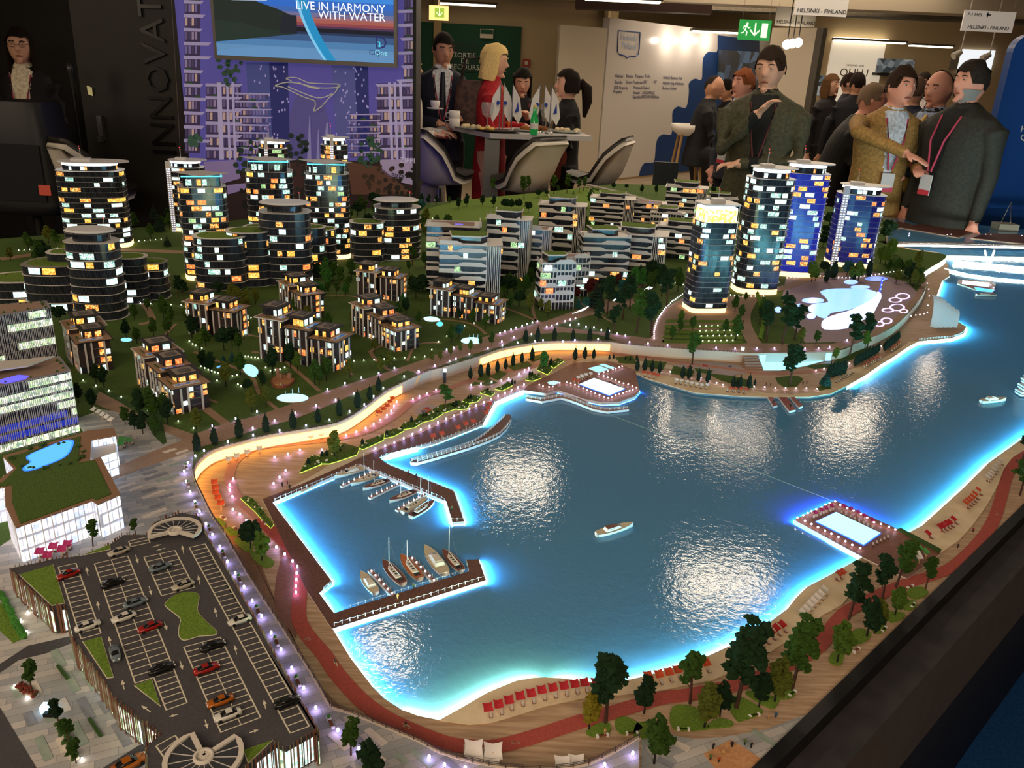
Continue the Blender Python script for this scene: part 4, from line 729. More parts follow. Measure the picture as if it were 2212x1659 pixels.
slab('ground_grey_strip', '1136,835 1205,800 1262,775 1320,768 1400,783 1500,795 1590,808 1580,812 1480,800 1390,790 1300,777 1250,786 1200,808', ZL, ZL + .0005, mat('pale_path', 'D2C2AE', .7))
# pink lane and cycle lane
def lane(name, s, w, m, dz, z=ZL, k=3):
    pl = smooth([Vector(p[:2]) for p in PL(s, z)], k); return MB().strip([tuple(p) for p in pl], w, z, z + dz).build(name, m, kind='structure')
CYC = '560,1120 600,1160 636,1195 649,1225 650,1253 646,1304 647,1342 666,1375 700,1415 727,1455 780,1513 830,1549 881,1574 960,1605 1027,1614 1077,1612 1153,1592 1254,1559 1318,1541 1368,1526 1432,1508 1489,1501 1577,1483 1628,1468 1704,1435 1762,1402 1780,1382 1810,1341 1835,1318 1900,1285 1963,1259 2027,1239 2070,1216 2120,1166 2148,1120 2163,1072 2174,1032 2189,1006 2230,950 2330,850'
lane('ground_cycle_lane', CYC, .0225, M_RED, .0011)
lane('ground_pink_lane', '600,1160 560,1120 520,1085 500,1050 497,1020 515,990 560,968 640,958 730,948 800,930 860,895 900,862 960,842 1040,815 1130,795 1200,780 1290,764 1400,772 1480,785 1560,795 1640,806 1700,806 1780,800', .020, mat('pink_paving', 'B47C6C', .7), .0009)
lane('ground_pale_walk', '640,1058 700,1025 760,985 830,955 900,925 960,893 1030,862 1080,838 1130,812 1190,790 1215,780', .032, mat('pale_path', ''), .0007)
# upper town
def spx(s, k=3):
    q = smooth([Vector(p) for p in pts(s)], k); return ' '.join(f'{v.x:.2f},{v.y:.2f}' for v in q)
WALLTOP = '1381,1594 1275,1650 1170,1664 1062,1655 960,1630 900,1600 764,1544 713,1526 676,1460 595,1334 534,1239 483,1149 458,1114 438,1073 423,1042 419,1025 421,1010 433,993 463,972 514,957 577,941 653,929 729,914 780,886 830,848 868,828 923,803 953,796 1037,770 1080,755 1130,745 1187,738 1260,738 1318,740 1364,746 1465,754 1594,762 1640,764 1797,760 1850,742 1900,722 1945,694 1990,642 2003,606 1996,588 2040,560 2036,548 1960,538 1914,522 1922,490'
WALLTOP = spx(WALLTOP)
upper = WALLTOP + ' ' + ' '.join(reversed(FAR.split()[:-2])) + ' -420,1900 1381,1900'
M_WALL = mat('pale_retaining_wall', 'D8C6B2', .7)
slab('ground_upper_town', upper, ZL, ZU, M_LAWN, ms=M_WALL)
UP = ZU
def top(name, s, m, k=1, z=None, sm=0): return slab(name, s, UP, UP + .0006 * k, m, sm=sm)
PLAZA = '-420,1240 0,1180 150,1080 225,1050 232,1025 330,975 410,945 419,980 415,1010 419,1042 438,1075 458,1116 483,1151 534,1241 595,1336 676,1462 713,1528 764,1546 900,1602 960,1632 1062,1657 1170,1666 1275,1652 1381,1597 1381,1900 -420,1900'
paving = top('ground_plaza', PLAZA, M_STONE, 1)
top('ground_plaza_west', '160,905 225,885 300,895 375,925 410,945 330,975 232,1025 200,960', M_STONE, 1.5)
# south-east paving below the promenade
slab('ground_lower_plaza', '1385,1596 1440,1586 1500,1596 1560,1592 1650,1577 1749,1541 1657,1634 1560,1730 1385,1880', ZL, ZL + .0006, M_STONE)
slab('ground_sand_court', '1520,1628 1577,1598 1600,1610 1640,1636 1690,1640 1640,1659 1560,1680', ZL, ZL + .0012, mat('orange_sand', 'D09A6C', .8, nz=(200, 'C08A60', 3, None)))
# roads
BOUL = '215,846 349,914 418,938 479,917 557,897 620,876 702,846 828,806 920,775 991,745 1054,725 1168,697 1260,665 1300,655 1400,640 1404,652 1330,668 1262,684 1195,704 1330,722 1400,730 1465,735 1602,741 1700,742 1800,742 1870,722 1930,690 1975,640 1996,600 2004,606 1990,642 1945,694 1900,722 1850,742 1797,760 1640,763 1594,761 1465,753 1364,745 1318,739 1230,735 1187,724 1130,737 1080,748 1004,770 918,803 823,833 740,864 613,914 443,962 232,1040 225,1020 330,975 395,950 340,925 195,868'
top('ground_boulevard', BOUL, M_ROAD, 1.8)
def road(s, w, m=M_ROAD, k=1.6): return lane('ground_path', s, w, m, .0006 * k, UP, 3)
road('1420,738 1425,705 1440,680 1470,655 1500,640', .040, M_ROAD, 2)
road('1632,745 1608,700 1612,665 1640,635 1700,620 1760,600 1850,590', .045, M_ROAD, 2)
for s, w in (('500,925 440,880 390,850', .02), ('600,885 560,850 540,810 470,780 420,760', .010), ('690,845 640,800 600,770 545,760', .010), ('440,700 520,720 600,735', .008), ('300,640 330,690 300,700', .02),
             ('700,640 760,640 800,650', .01), ('840,800 800,760 850,740', .012), ('1050,722 1020,700 960,690 900,690', .010), ('1170,698 1110,672 1070,660', .012), ('1330,700 1260,660 1250,640', .008),
             ('380,700 330,760 350,820 470,870', .008), ('760,810 720,770 640,760', .008), ('950,740 900,745 880,780', .008), ('1160,700 1150,660 1160,630', .01), ('0,560 120,545 260,540 400,545', .05), ('860,500 930,490 1010,490', .035), ('1290,655 1340,640 1420,600', .02)):
    road(s, w, mat('tan_path', '9A7C64', .75), 1.3)
top('ground_flower_lawn', '868,822 900,806 880,800 800,835 740,862 660,900 560,925 450,965 470,966 577,938 653,926 729,911 780,883', M_LAWN, 2)
top('ground_crescent_lawn', '1085,748 1110,735 1150,722 1215,718 1290,722 1335,736 1250,735 1180,733', M_LAWN, 2.2)
top('ground_golf_lawn', '900,456 1000,432 1190,413 1290,403 1320,415 1300,440 1200,470 1000,478 905,470', M_LAWN2, 2)
top('ground_terrace', '1470,655 1560,640 1640,640 1610,700 1500,720 1420,700', M_ROAD, 1.2)
for i in range(5):
    y = 690 + i * 11; top('ground_terraced_lawn', f'{1440 + i * -2},{y} {1600 + i},{y + 2} {1602 + i},{y + 9} {1436 - i * 2},{y + 7}', M_LAWN2, 2.4 - .1 * i)
top('ground_aqua_terrace', '1700,590 1890,588 1960,610 1990,640 1945,690 1900,716 1850,738 1740,740 1700,690 1690,640', mat('mauve_paving', '9A8490', .6), 1.4)
top('ground_car_ramp', '0,1434 60,1395 152,1374 155,1388 100,1410 40,1425 0,1452 -200,1560 -200,1500', M_ASPH, 2.2)
top('ground_street', '-300,1300 0,1530 78,1659 200,1900 -420,1900', M_ASPH, 2.4)
top('ground_car_lane', '222,1659 300,1610 340,1600 345,1625 300,1659', M_ASPH, 2.2)
for s in ('-20,1290 12,1310 52,1378 28,1388 0,1362 -20,1350', ):
    top('ground_hedge_bed', s, M_LAWN2, 2.4)
for s in ('300,880 348,895 360,955 352,960 330,938', '200,830 260,855 330,905 300,895'):
    top('ground_tree_bed', s, M_HEDGE, 2.4)
# lower lawns between the boardwalk and the north beach
for s in ('1329,772 1365,768 1378,786 1338,783', '1395,778 1440,782 1432,798 1392,790', '1455,790 1500,800 1495,812 1448,806', '1528,806 1585,812 1620,822 1630,838 1560,822', '1500,795 1540,800 1535,808 1505,803',
          '1675,815 1705,812 1725,812 1735,818 1722,833 1695,836 1680,826', '1765,836 1790,830 1797,840 1770,842', '1798,795 1810,770 1850,745 1885,735 1880,750 1840,775', '1740,790 1790,785 1792,792 1760,796',
          '1096,790 1140,780 1150,790 1110,800', '1060,812 1080,800 1095,806 1075,820', '1040,830 1055,818 1075,826 1050,832', '1140,775 1180,760 1186,768 1150,780', '1030,820 1045,805 1062,810 1050,822', '1018,832 1025,824 1045,828'):
    slab('ground_lawn_bed', s, ZL, ZL + .0018, M_LAWN)
for s in ('1368,1585 1375,1565 1395,1562 1410,1570 1422,1580 1418,1592 1400,1597 1372,1592', '1452,1530 1500,1530 1530,1570 1522,1577 1455,1576', '1330,1556 1355,1552 1385,1570 1382,1580 1350,1588 1332,1578',
          '1268,1580 1290,1566 1312,1562 1320,1575 1310,1588 1285,1592 1268,1588', '1527,1572 1550,1555 1580,1560 1580,1570 1545,1574', '1570,1515 1600,1507 1645,1535 1640,1545 1604,1558 1590,1556', '1612,1502 1625,1495 1680,1510 1680,1520 1665,1532',
          '1664,1480 1700,1478 1718,1495 1710,1508 1680,1510', '1790,1430 1800,1410 1822,1415 1815,1438', '1838,1370 1858,1360 1882,1370 1872,1385 1850,1392', '1870,1345 1900,1345 1916,1358 1895,1370', '1912,1325 1950,1325 1952,1335 1925,1346', '1950,1302 1978,1300 1975,1315 1955,1319', '1961,1275 1990,1270 2005,1282 1985,1294 1965,1292'):
    pl = smooth([Vector(p[:2]) for p in PL(s, ZL)], 3, True); MB().prism([tuple(p) for p in pl], ZL, ZL + .0025).build('ground_grass_island', M_LAWN2, kind='structure')

# separate paving stones laid into the plaza
rnd = random.Random(5)
def stones(parent, poly_s, a, b, L, Wd, gx, gy, z, n_max, ms, jit=.5, excl=()):
    poly = [p[:2] for p in PL(poly_s, z)]; A = P(*a, z); B = P(*b, z); u = (B - A).to_2d().normalized(); v = Vector((-u.y, u.x))
    ex = [[p[:2] for p in PL(e, z)] for e in excl]
    me = [MB().box((0, 0, 0), (L * s, Wd, .0006)).mesh('paving_stone', m) for m in ms for s in (1, .6)]
    xs = [p[0] for p in poly]; ys = [p[1] for p in poly]; c = Vector((sum(xs) / len(xs), sum(ys) / len(ys))); R = max(max(xs) - min(xs), max(ys) - min(ys)); ang = math.atan2(u.y, u.x); k = 0
    j = -int(R / gy)
    rows = sorted(range(-int(R / gy), int(R / gy)), key=abs)
    for j in rows:
        off = rnd.random() * gx
        for i in sorted(range(-int(R / gx), int(R / gx)), key=abs):
            q = c + u * (i * gx + off) + v * j * gy
            if inside(q, poly) and inside(q + u * L * .4, poly) and inside(q - u * L * .4, poly) and not any(inside(q, e) for e in ex) and rnd.random() > .12:
                o = ob('paving_stone', rnd.choice(me), parent, loc=(q.x, q.y, z)); o.rotation_euler.z = ang; k += 1
                if k >= n_max: return
PARK = '28,1235 140,1200 250,1165 330,1125 390,1110 440,1140 470,1150 700,1580 690,1700 300,1720 160,1440'
stones(paving, '240,1060 330,985 410,955 418,1040 470,1125 420,1130 330,1130 250,1080', (281, 1028), (331, 1012), .044, .011, .062, .0215, UP + .0006, 62, [M_PALE, M_GREY, M_PALE, M_GREEN])
stones(paving, '418,1040 440,1078 534,1245 713,1530 764,1548 700,1600 640,1440 460,1130', (480, 1160), (520, 1150), .020, .018, .027, .021, UP + .0006, 110, [M_PALE, M_GREY, M_STONE])
stones(paving, '0,1440 150,1392 300,1610 222,1650 80,1650', (60, 1440), (100, 1520), .045, .010, .06, .019, UP + .0006, 62, [M_PALE, M_GREEN, M_GREY])
stones(paving, '740,1545 900,1605 1060,1658 1060,1700 700,1700 700,1590', (850, 1600), (920, 1659), .035, .009, .048, .018, UP + .0006, 60, [M_PALE, M_GREEN, M_GREY])
pv2 = bpy.data.objects['ground_lower_plaza']
stones(pv2, '1385,1600 1440,1590 1516,1620 1540,1640 1500,1659 1385,1690', (1430, 1600), (1490, 1630), .034, .010, .045, .019, ZL + .0006, 45, [M_PALE, M_GREEN, M_GREY])
stones(pv2, '1560,1592 1650,1577 1740,1544 1657,1628 1600,1605', (1640, 1600), (1680, 1625), .034, .010, .045, .0195, ZL + .0006, 45, [M_PALE, M_GREEN])

# ================= light strips under the quays (real LED lines that light the water)
M_LED = mat('cyan_led', '000000', em=(.16, .66, 1.0), es=270)
M_LEDB = mat('blue_led', '000000', em=(.02, .14, 1.0), es=260)
M_LEDW = mat('white_led', '000000', em=(.8, .95, .45), es=420)
def led(s, label, m=M_LED, z0=ZW + .0008, h=.0042, d=.0006, sm=0):
    pl = [Vector(p[:2]) for p in PL(s, ZL)]
    if sm: pl = smooth(pl, sm)
    pl = offs([tuple(p) for p in pl], d)
    ob('light_strip', MB().ribbon([tuple(p) for p in pl], z0, z0 + h).mesh('light_strip', m), label=label, cat='light strip')
led('589,1085 718,1256', 'cyan light strip along the left quay of the marina basin')
led('589,1085 778,1004', 'cyan light strip along the back quay of the marina basin', d=-.0006)
led('718,1256 690,1281 722,1324', 'cyan light strip in the notch of the marina quay')
led('719,1358 1050,1253 1035,1208', 'cyan light strip on the outer side of the near marina pier', d=-.0006)
led('833,1000 980,1059 1004,1126 977,1128 964,1083 809,1016', 'cyan light strip around the far angled marina pier')
led('1131,843 1070,868 1068,870 1044,914 938,955 820,988', 'white cyan light strip under the umbrella boardwalk', mat('bright_cyan_led', '000000', em=(.22, .85, 1.0), es=330))
led('719,1358 757,1420 805,1483 830,1508 868,1533', 'cyan light strip on the plank shore below the marina')
led('868,1533 904,1546 949,1555 1001,1526 1052,1496 1115,1470 1153,1464 1216,1465 1267,1472', 'yellowish white light strip on the big near beach curve', M_LEDW)
led('1267,1472 1330,1474 1394,1460 1460,1440 1521,1420 1590,1389 1635,1364', 'white light strip behind the orange sunshade row', mat('led_pale', '000000', em=(.45, .9, .9), es=330))
led('1635,1364 1699,1316 1719,1291 1742,1268 1792,1242 1862,1203', 'cyan light strip along the near beach beside the tall pines')
led('1862,1203 1790,1163', 'cyan light strip at the inner corner of the bathing platform')
led('1790,1163 1715,1123 1804,1081 1958,1153', 'blue light strip around the bathing platform', M_LEDB)
led('1958,1153 1991,1135 2049,1082 2082,1052 2133,1001 2212,944 2420,800', 'white cyan light strip along the far beach', mat('bright_cyan_led', ''))
led('2036,606 2024,640 2026,668 2062,690 2088,706 2082,721 2055,731 1985,737 1960,750 1930,771 1906,785 1870,810 1830,833', 'cyan light strip round the peninsula and curved beach', mat('bright_cyan_led', ''))
led('1382,843 1371,856 1338,868 1300,869 1262,862 1235,852 1205,843', 'blue light strip under the round edge of the pool deck', M_LEDB)
M_GLOWO = mat('amber_light_wall', '000000', em=(1.0, .44, .08), es=6)
M_GLOWY = mat('amber_light_wall_bright', '000000', em=(1.0, .45, .09), es=7)
def glow(s, label, m, lo=.004, hi=.007, d=-.0012):
    w = [Vector(p) for p in pts(WALLTOP)]; a, b = Vector(pts(s)[0]), Vector(pts(s)[-1])
    i, j = (min(range(len(w)), key=lambda k: (w[k] - e).length) for e in (a, b))
    pl = offs([tuple(p[:2]) for p in PL([tuple(v) for v in w[min(i, j):max(i, j) + 1]], ZU)], d)
    ob('light_wall', MB().ribbon([tuple(p) for p in pl], ZL + lo, ZU - hi).mesh('light_wall', m), label=label, cat='light wall')
GL = '483,1149 458,1114 438,1073 423,1042 419,1025 421,1010 433,993 463,972 514,957 577,941 653,929 729,914 780,886 830,848 866,829'
glow(GL, 'long amber glowing wall under the terrace behind the marina square', M_GLOWY)
glow('1037,770 1080,755 1130,745 1187,738 1260,738 1318,740', 'amber glowing wall behind the row of cypresses', M_GLOWY)
# pale parapet lips above the glowing walls, and thin railings
def lip(s, w=.004, z=ZU, hgt=.0016, m=None, name='trim_parapet'):
    pl = smooth([Vector(p[:2]) for p in PL(s, z)], 3); MB().strip([tuple(p) for p in pl], w, z - .004, z + hgt).build(name, m or M_WALL, kind='structure')
lip(GL); lip('868,828 923,803 953,796 1037,770 1080,755 1130,745 1187,738 1260,738 1318,740 1364,746 1465,754 1594,762 1640,764 1797,760')
lip('1381,1594 1275,1650 1170,1664 1062,1655 960,1630 900,1600 764,1544 713,1526 676,1460 595,1334 534,1239 483,1149')
M_RAIL = mat('dark_railing', '4A3A3A', .5, metal=.3)
def railing(s, label, z, h=.0075, step=.012, m=None, chain=False, w=.00035, sm=2, nm='railing'):
    pl = smooth([Vector(p[:2]) for p in PL(s, z)], sm) if sm else [Vector(p[:2]) for p in PL(s, z)]
    ps = resample(pl, step); r = root(nm, label, nm.replace('_', ' '), (*ps[0], z)); m = m or M_RAIL; a = MB(); b = MB()
    for p in ps: a.box((*p, z), (w * 2.6, w * 2.6, h))
    if chain:
        for p, q in zip(ps, ps[1:]):
            for hh, sag in ((h * .92, .28),):
                k = [(*p.lerp(q, t), z + hh - h * sag * math.sin(PI * t)) for t in (0, .25, .5, .75, 1)]; b.tube(k, w * .8, 4, cap=False)
    else:
        for hh in (.35, .68, 1): b.strip([tuple(p) for p in ps], w * 1.6, z + h * hh - w, z + h * hh)
    a.build('posts', m, r, kind='stuff'); b.build('chain' if chain else 'rails', m, r); return r
railing(GL, 'dark slim railing on top of the long amber wall', ZU + .0016)
railing('868,828 923,803 953,796 1037,770 1080,755 1130,745 1187,738 1260,738 1318,740 1364,746 1465,754 1594,762', 'dark slim railing on the wall above the cypress row', ZU + .0016)
railing('1381,1594 1275,1650 1170,1664 1062,1655 960,1630 900,1600 764,1544 713,1526', 'dark railing between the paved plaza and the wooden promenade', ZU + .0016, step=.02)
railing('713,1526 676,1460 595,1334 534,1239 483,1149', 'dark straight railing beside the lamp-lit stone walk', ZU + .0016, step=.02)
M_WR = mat('white_rail', 'E8ECEE', .4)
for s, l in (('594,1082 775,1006 800,1016', 'white chain fence along the back edge of the marina basin'), ('722,1352 1048,1249', 'white chain fence on the outer edge of the near marina pier'), ('724,1322 1011,1232 1006,1210', 'thin grey chain fence on the inner edge of the near marina pier'),
             ('812,1020 960,1080 976,1126 1003,1124', 'white chain fence on the inner edge of the far angled pier'), ('836,1003 980,1061 1001,1122', 'thin white fence on the outer edge of the far angled pier'), ('824,988 938,957 1042,913 1064,875 1130,845', 'white chain fence along the umbrella boardwalk'),
             ('890,996 960,976 1024,955 1065,924 1094,896', 'white fence on the inner edge of the curved brown pier'), ('902,998 978,976 1029,960 1080,938 1102,912', 'white fence on the outer edge of the curved brown pier'), ('1138,858 1171,864 1212,856 1250,868 1283,881 1313,886 1357,882', 'white fence along the wavy pier'),
             ('593,1090 716,1254', 'thin fence on the left quay of the marina basin'), ('720,1258 694,1280 722,1320', 'white fence round the notch of the marina quay'), ('1985,735 2030,731 2055,729 2080,720 2085,707', 'white fence round the peninsula tip')):
    railing(s, l, ZL + .0012, .0065 if 'thin' not in l else .005, .0125, M_WR if 'grey' not in l else mat('grey_rail', '9AA4AA', .4), chain='chain' in l, sm=0 if ('angled' in l or 'near' in l or 'back' in l or 'notch' in l) else 2, nm='fence')
# ================= buildings of the model
R = random.Random(11)
M_GLASS = mat('dark_glass', '1A1D26', .18, nz=(70, '2A2E38', 2, (1, 1, .2)), spec=.7)
M_GLASSB = mat('blue_lit_glass', '141C50', .2, em=(.02, .03, .55), es=.55, sample=False, spec=.7)
M_SLAB = mat('white_floor_plate', 'DAD4D0', .45)
M_SLABG = mat('grey_floor_plate', '8E8882', .5)
M_TOWERW = mat('tower_white', 'DAD8DA', .4)
M_ROOFG = mat('roof_grass', '6E8A24', .95, nz=(300, '50681A', 4, None), bump=.8)
M_WARM = room_mat('warm_room', ['FFB85A', 'FF9A3C', 'FFD080', 'C86A20', 'FFC468', '8A4A1C'], 1.5)
M_WARM2 = room_mat('amber_room', ['FFC050', 'FFD878', 'FFA838', 'E08830'], 1.6)
M_ORNG = room_mat('orange_room', ['FF8A40', 'FFA050', 'FF6A30', 'FFC070'], 1.3)
M_COOL = room_mat('cool_room', ['D8F4E4', 'B8E8D8', 'FFFFFF', '8AC8B4', 'E8FFF0', '6AA898'], 1.25)
M_COOLW = room_mat('white_room', ['FFFFFF', 'F0FFF8', 'D8F0E8', 'B0D8CC'], 1.5)
M_GRNW = room_mat('greenish_room', ['C8F0A0', 'A0D890', 'E8FFC8', '70A870'], 1.0)
WIN = [M_WARM, M_WARM2, M_COOL, M_COOLW, M_ORNG, M_COOL, M_WARM, M_GRNW]
M_LITW = mat('white_light_ring', '000000', em=(.95, 1, 1), es=5)
M_REDL = mat('red_beacon', '000000', em=(1, .02, .02), es=10)
M_CYANL = mat('cyan_eaves_light', '000000', em=(.1, .85, .95), es=2.2)
M_WARML = mat('warm_shop_light', '000000', em=(1, .62, .25), es=3)

def superell(w, d, n=28, e=3.2, wav=0, ph=0):
    out = []
    for i in range(n):
        a = 2 * PI * i / n; c, s = math.cos(a), math.sin(a); r = 1 + wav * math.sin(3 * a + ph)
        out.append((w / 2 * r * math.copysign(abs(c) ** (2 / e), c), d / 2 * r * math.copysign(abs(s) ** (2 / e), s)))
    return out
def place(poly, c, rz):
    a, b = math.cos(rz), math.sin(rz); return [(c[0] + x * a - y * b, c[1] + x * b + y * a) for x, y in poly]
class Peri:
    def __init__(s, poly):
        if sum(poly[i][0] * poly[(i + 1) % len(poly)][1] - poly[(i + 1) % len(poly)][0] * poly[i][1] for i in range(len(poly))) < 0: poly = poly[::-1]
        s.p = [Vector(q[:2]) for q in poly]; s.n = len(s.p); s.L = [0]
        for i in range(s.n): s.L.append(s.L[-1] + (s.p[(i + 1) % s.n] - s.p[i]).length)
        s.T = s.L[-1]
    def at(s, t):
        t %= s.T
        for i in range(s.n):
            if s.L[i + 1] >= t:
                a, b = s.p[i], s.p[(i + 1) % s.n]; l = s.L[i + 1] - s.L[i]; u = (b - a) / l if l else Vector((1, 0)); return a + u * (t - s.L[i]), Vector((u.y, -u.x))
        return s.p[0], Vector((0, -1))
    def seg(s, t0, t1, off, step=.004):
        n = max(1, int((t1 - t0) / step)); ts = [t0 + (t1 - t0) * k / n for k in range(n + 1)]
        for i in range(s.n):
            for sh in (0, s.T):
                if t0 < s.L[i] + sh < t1: ts.append(s.L[i] + sh)
        out = []
        for t in sorted(ts):
            q, nn = s.at(t); out.append(tuple(q + nn * off))
        return out
def panes(r, per, z0, fh, nf, n, lens, mats=WIN, o=(0, 0), hh=.7, skip_low=0, off=.0006, facing=.25):
    """lit windows, each an object of its own, on the sides that look out over the lake"""
    done = {}
    k = 0; tries = 0
    while k < n and tries < n * 14:
        tries += 1; f = R.randrange(skip_low, nf); l = R.uniform(*lens); t = R.random() * per.T; q, nn = per.at(t + l / 2)
        if nn.dot((Vector((0, 0)) - q).normalized()) < facing: continue
        if any(abs(t - a) < (l + b) / 2 + .002 for a, b in done.get(f, [])): continue
        done.setdefault(f, []).append((t, l)); pl = per.seg(t, t + l, off); z = z0 + f * fh
        MB().ribbon(pl, z + fh * .18, z + fh * (.18 + hh)).build('window', R.choice(mats), r); k += 1
def mast(r, x, y, z, h, red=True, lattice=False):
    m = MB()
    if lattice:
        for dx in (-.0012, .0012): m.box((x + dx, y, z), (.0006, .0006, h * .5))
        for k in range(5): m.box((x, y, z + h * .1 * k), (.003, .0005, .0005))
        m.box((x - .001, y, z + h * .45), (.0006, .0006, h * .5)); m.box((x + .0014, y, z + h * .45), (.0006, .0006, h * .3))
    else: m.box((x, y, z), (.0008, .0008, h))
    o = m.build('mast', M_TOWERW, r)
    if red:
        b = MB().ico((x - (.001 if lattice else 0), y, z + h * .98), .0012, 1)
        if lattice: b.ico((x + .0014, y, z + h * .78), .0010, 1)
        b.build('beacon', M_REDL, o, local=False) if False else None
        bb = MB(); rr = r.location
        bb.v = [(v[0] - rr.x, v[1] - rr.y, v[2] - rr.z) for v in b.v]; bb.f, bb.m, bb.sm = b.f, b.m, b.sm
        ob('beacon', bb.mesh('beacon', M_REDL), o)
def tower(label, cx, by, wpx, ty, nf, rz=0, dr=.75, e=3.2, roof='plate', glass=None, slab=1.0, nwin=34, strip=None, z=ZU, bal=None, mats=WIN, podium=True, wl=(.016, .046), tilt=0, rings=True):
    w = wpx * MPP(cx, by, z) ; d = w * dr; c = P(cx, by, z); h = HT(cx, by, z, ty); c = Vector((c.x, c.y + d * .45))
    r = root('tower_block', label, 'building', (c.x, c.y, z)); rz = rz + math.atan2(-c.x, c.y) * .6
    poly = place(superell(w, d, 28, e), c, rz); fh = h / (nf + 1.6); pr = Peri(poly); hb = fh * nf
    MB().prism(poly, z, z + hb).build('body', glass or M_GLASS, r)
    # floor plates, each its own part; those of the balcony side stick out
    for f in range(nf + 1):
        pl = []
        for i, q in enumerate(poly):
            a = math.atan2(q[1] - c.y, q[0] - c.x) - (bal if bal is not None else 0)
            s = (.0011 * slab) + ((.0035 * slab) * max(0, math.cos(a)) ** .5 if bal is not None and math.cos(a) > 0 else 0) * (1 if (f % 3) else .35)
            v = Vector((q[0] - c.x, q[1] - c.y)); pl.append((c.x + v.x * (1 + s / v.length), c.y + v.y * (1 + s / v.length)))
        MB().prism(pl, z + f * fh - .0003, z + f * fh + .0004, bottom=True).build('floor_plate', M_SLAB, r)
    m = MB()
    for t in [k * .0055 for k in range(int(pr.T / .0055))]:
        q, nn = pr.at(t); m.box((*(q + nn * .0002), z), (.0003, .0003, hb))
    m.build('mullions', mat('mullion', '5A5E6C', .4), r, kind='stuff')
    panes(r, pr, z, fh, nf, nwin, wl, mats, skip_low=1)
    if podium: MB().ribbon(pr.seg(0, pr.T, .0008), z + .001, z + fh * .9).build('shop_window', M_WARML, r)
    u = Vector((math.cos(rz), math.sin(rz))); v = Vector((-u.y, u.x)); zt = z + hb
    if strip is not None:
        q = Vector((c.x, c.y)) + u * w * strip - v * d * .5; s = root
        MB().box((q.x, q.y, z), (w * .13, .004, hb + fh * 1.6), rz).build('lift_shaft', M_TOWERW, r); mm = MB()
        for f in range(nf * 2):
            for k in (-1, 1): p = q - v * .0022 + u * k * w * .03; mm.box((p.x, p.y, z + fh * .5 * f + fh * .15), (w * .035, .0006, fh * .22), rz)
        mm.build('shaft_lights', mat('shaft_light', '000000', em=(.75, .8, 1), es=1.6, sample=False), r, kind='stuff')
    top = place(superell(w * .86, d * .86, 28, e), c, rz)
    if roof in ('plate', 'ring'):
        MB().prism(place(superell(w * .8, d * .8, 28, 2.4), c, rz), zt, zt + fh * 1.0).build('roof_drum', M_GLASS, r)
        pp = Peri(place(superell(w * .8, d * .8, 28, 2.4), c, rz)); panes(r, pp, zt, fh * 1.0, 1, 4, (.008, .02), [M_WARM, M_COOLW])
        MB().prism(place(superell(w * .82, d * .82, 28, 2.2), c, rz), zt + fh * 1.0, zt + fh * 1.32).build('light_ring', M_LITW, r)
        o = c.xy + u * w * .06; MB().prism(place(superell(w * 1.06, d * 1.02, 28, 2.2), o, rz), zt + fh * 1.55, zt + fh * 1.7, bottom=True).build('roof_canopy', M_TOWERW, r)
        mm = MB()
        for k in range(5): a = k * 1.25 + .4; q = c.xy + u * w * .4 * math.cos(a) + v * d * .4 * math.sin(a); mm.box((q.x, q.y, zt), (.0009, .0009, fh * 1.56))
        mm.build('canopy_posts', M_TOWERW, r, kind='stuff')
        q = c.xy - u * w * .12; MB().box((q.x, q.y, zt + fh * 1.7), (w * .28, d * .3, fh * .45), rz).build('plant_box', M_TOWERW, r)
        mast(r, q.x, q.y, zt + fh * 2.1, fh * 2.4, True, True)
    elif roof == 'slant':                                 # lit glass penthouse below a big flat quadrilateral canopy
        qd = superell(w * .78, d * .78, 16, 7); MB().prism(place(qd, c, rz), zt, zt + fh * 1.7).build('penthouse', M_GLASS, r)
        panes(r, Peri(place(qd, c, rz)), zt, fh * 1.5, 1, 3, (.014, .022), [M_WARM2, M_COOL])
        MB().ribbon(Peri(place(qd, c, rz)).seg(0, w * 9, .001) if False else [tuple(p) for p in place([(-w * .42, -d * .42), (w * .42, -d * .42), (w * .42, d * .3)], c, rz)], zt + fh * 1.72, zt + fh * 1.92).build('eaves_light', M_CYANL, r)
        cp = [tuple(p) for p in place([(-w * .62, d * .15), (-.05 * w, -d * .60), (w * .60, d * .02), (w * .1, d * .62)], c, rz)]
        m = MB(); n = 4; vs = [(*p, zt + fh * (2.0 + .25 * (i == 0))) for i, p in enumerate(cp)]; vb = [(p[0], p[1], p[2] - .0012) for p in vs]
        m.add(vs + vb, [(0, 1, 2, 3), (7, 6, 5, 4)] + [(i, (i + 1) % 4 , 4 + (i + 1) % 4, 4 + i) for i in range(4)]); m.build('roof_canopy', mat('canopy_grey', 'C4BEB8', .5), r)
        mm = MB()
        for a, b in ((-.3, -.42), (0, -.5), (.4, -.3), (.45, .1), (-.45, .1)):
            q = c.xy + u * w * a + v * d * b; mm.box((q.x, q.y, zt), (.0012, .0012, fh * 2.0))
        mm.build('canopy_posts', M_TOWERW, r, kind='stuff'); mast(r, c.x, c.y, zt + fh * 2, fh * 2, True)
        mm = MB()
        for k in range(14): t = R.random() * pr.T; q, nn = pr.at(t); mm.ico((*(q - nn * .003), zt + .001), .0024, 1, nz=.5, nsc=2, seed=k)
        mm.build('roof_bushes', M_HEDGE, r, kind='stuff')
    elif roof == 'lounge':                                 # bright double height glass top under a white plate
        qd = place(superell(w * .92, d * .92, 20, 5), c, rz)
        MB().prism(qd, zt, zt + fh * 2.3).build('sky_lounge', room_mat('lounge_glow', ['FFE9B0', 'FFD070', 'FFFFFF', 'FFC050'], 1.9, 140), r)
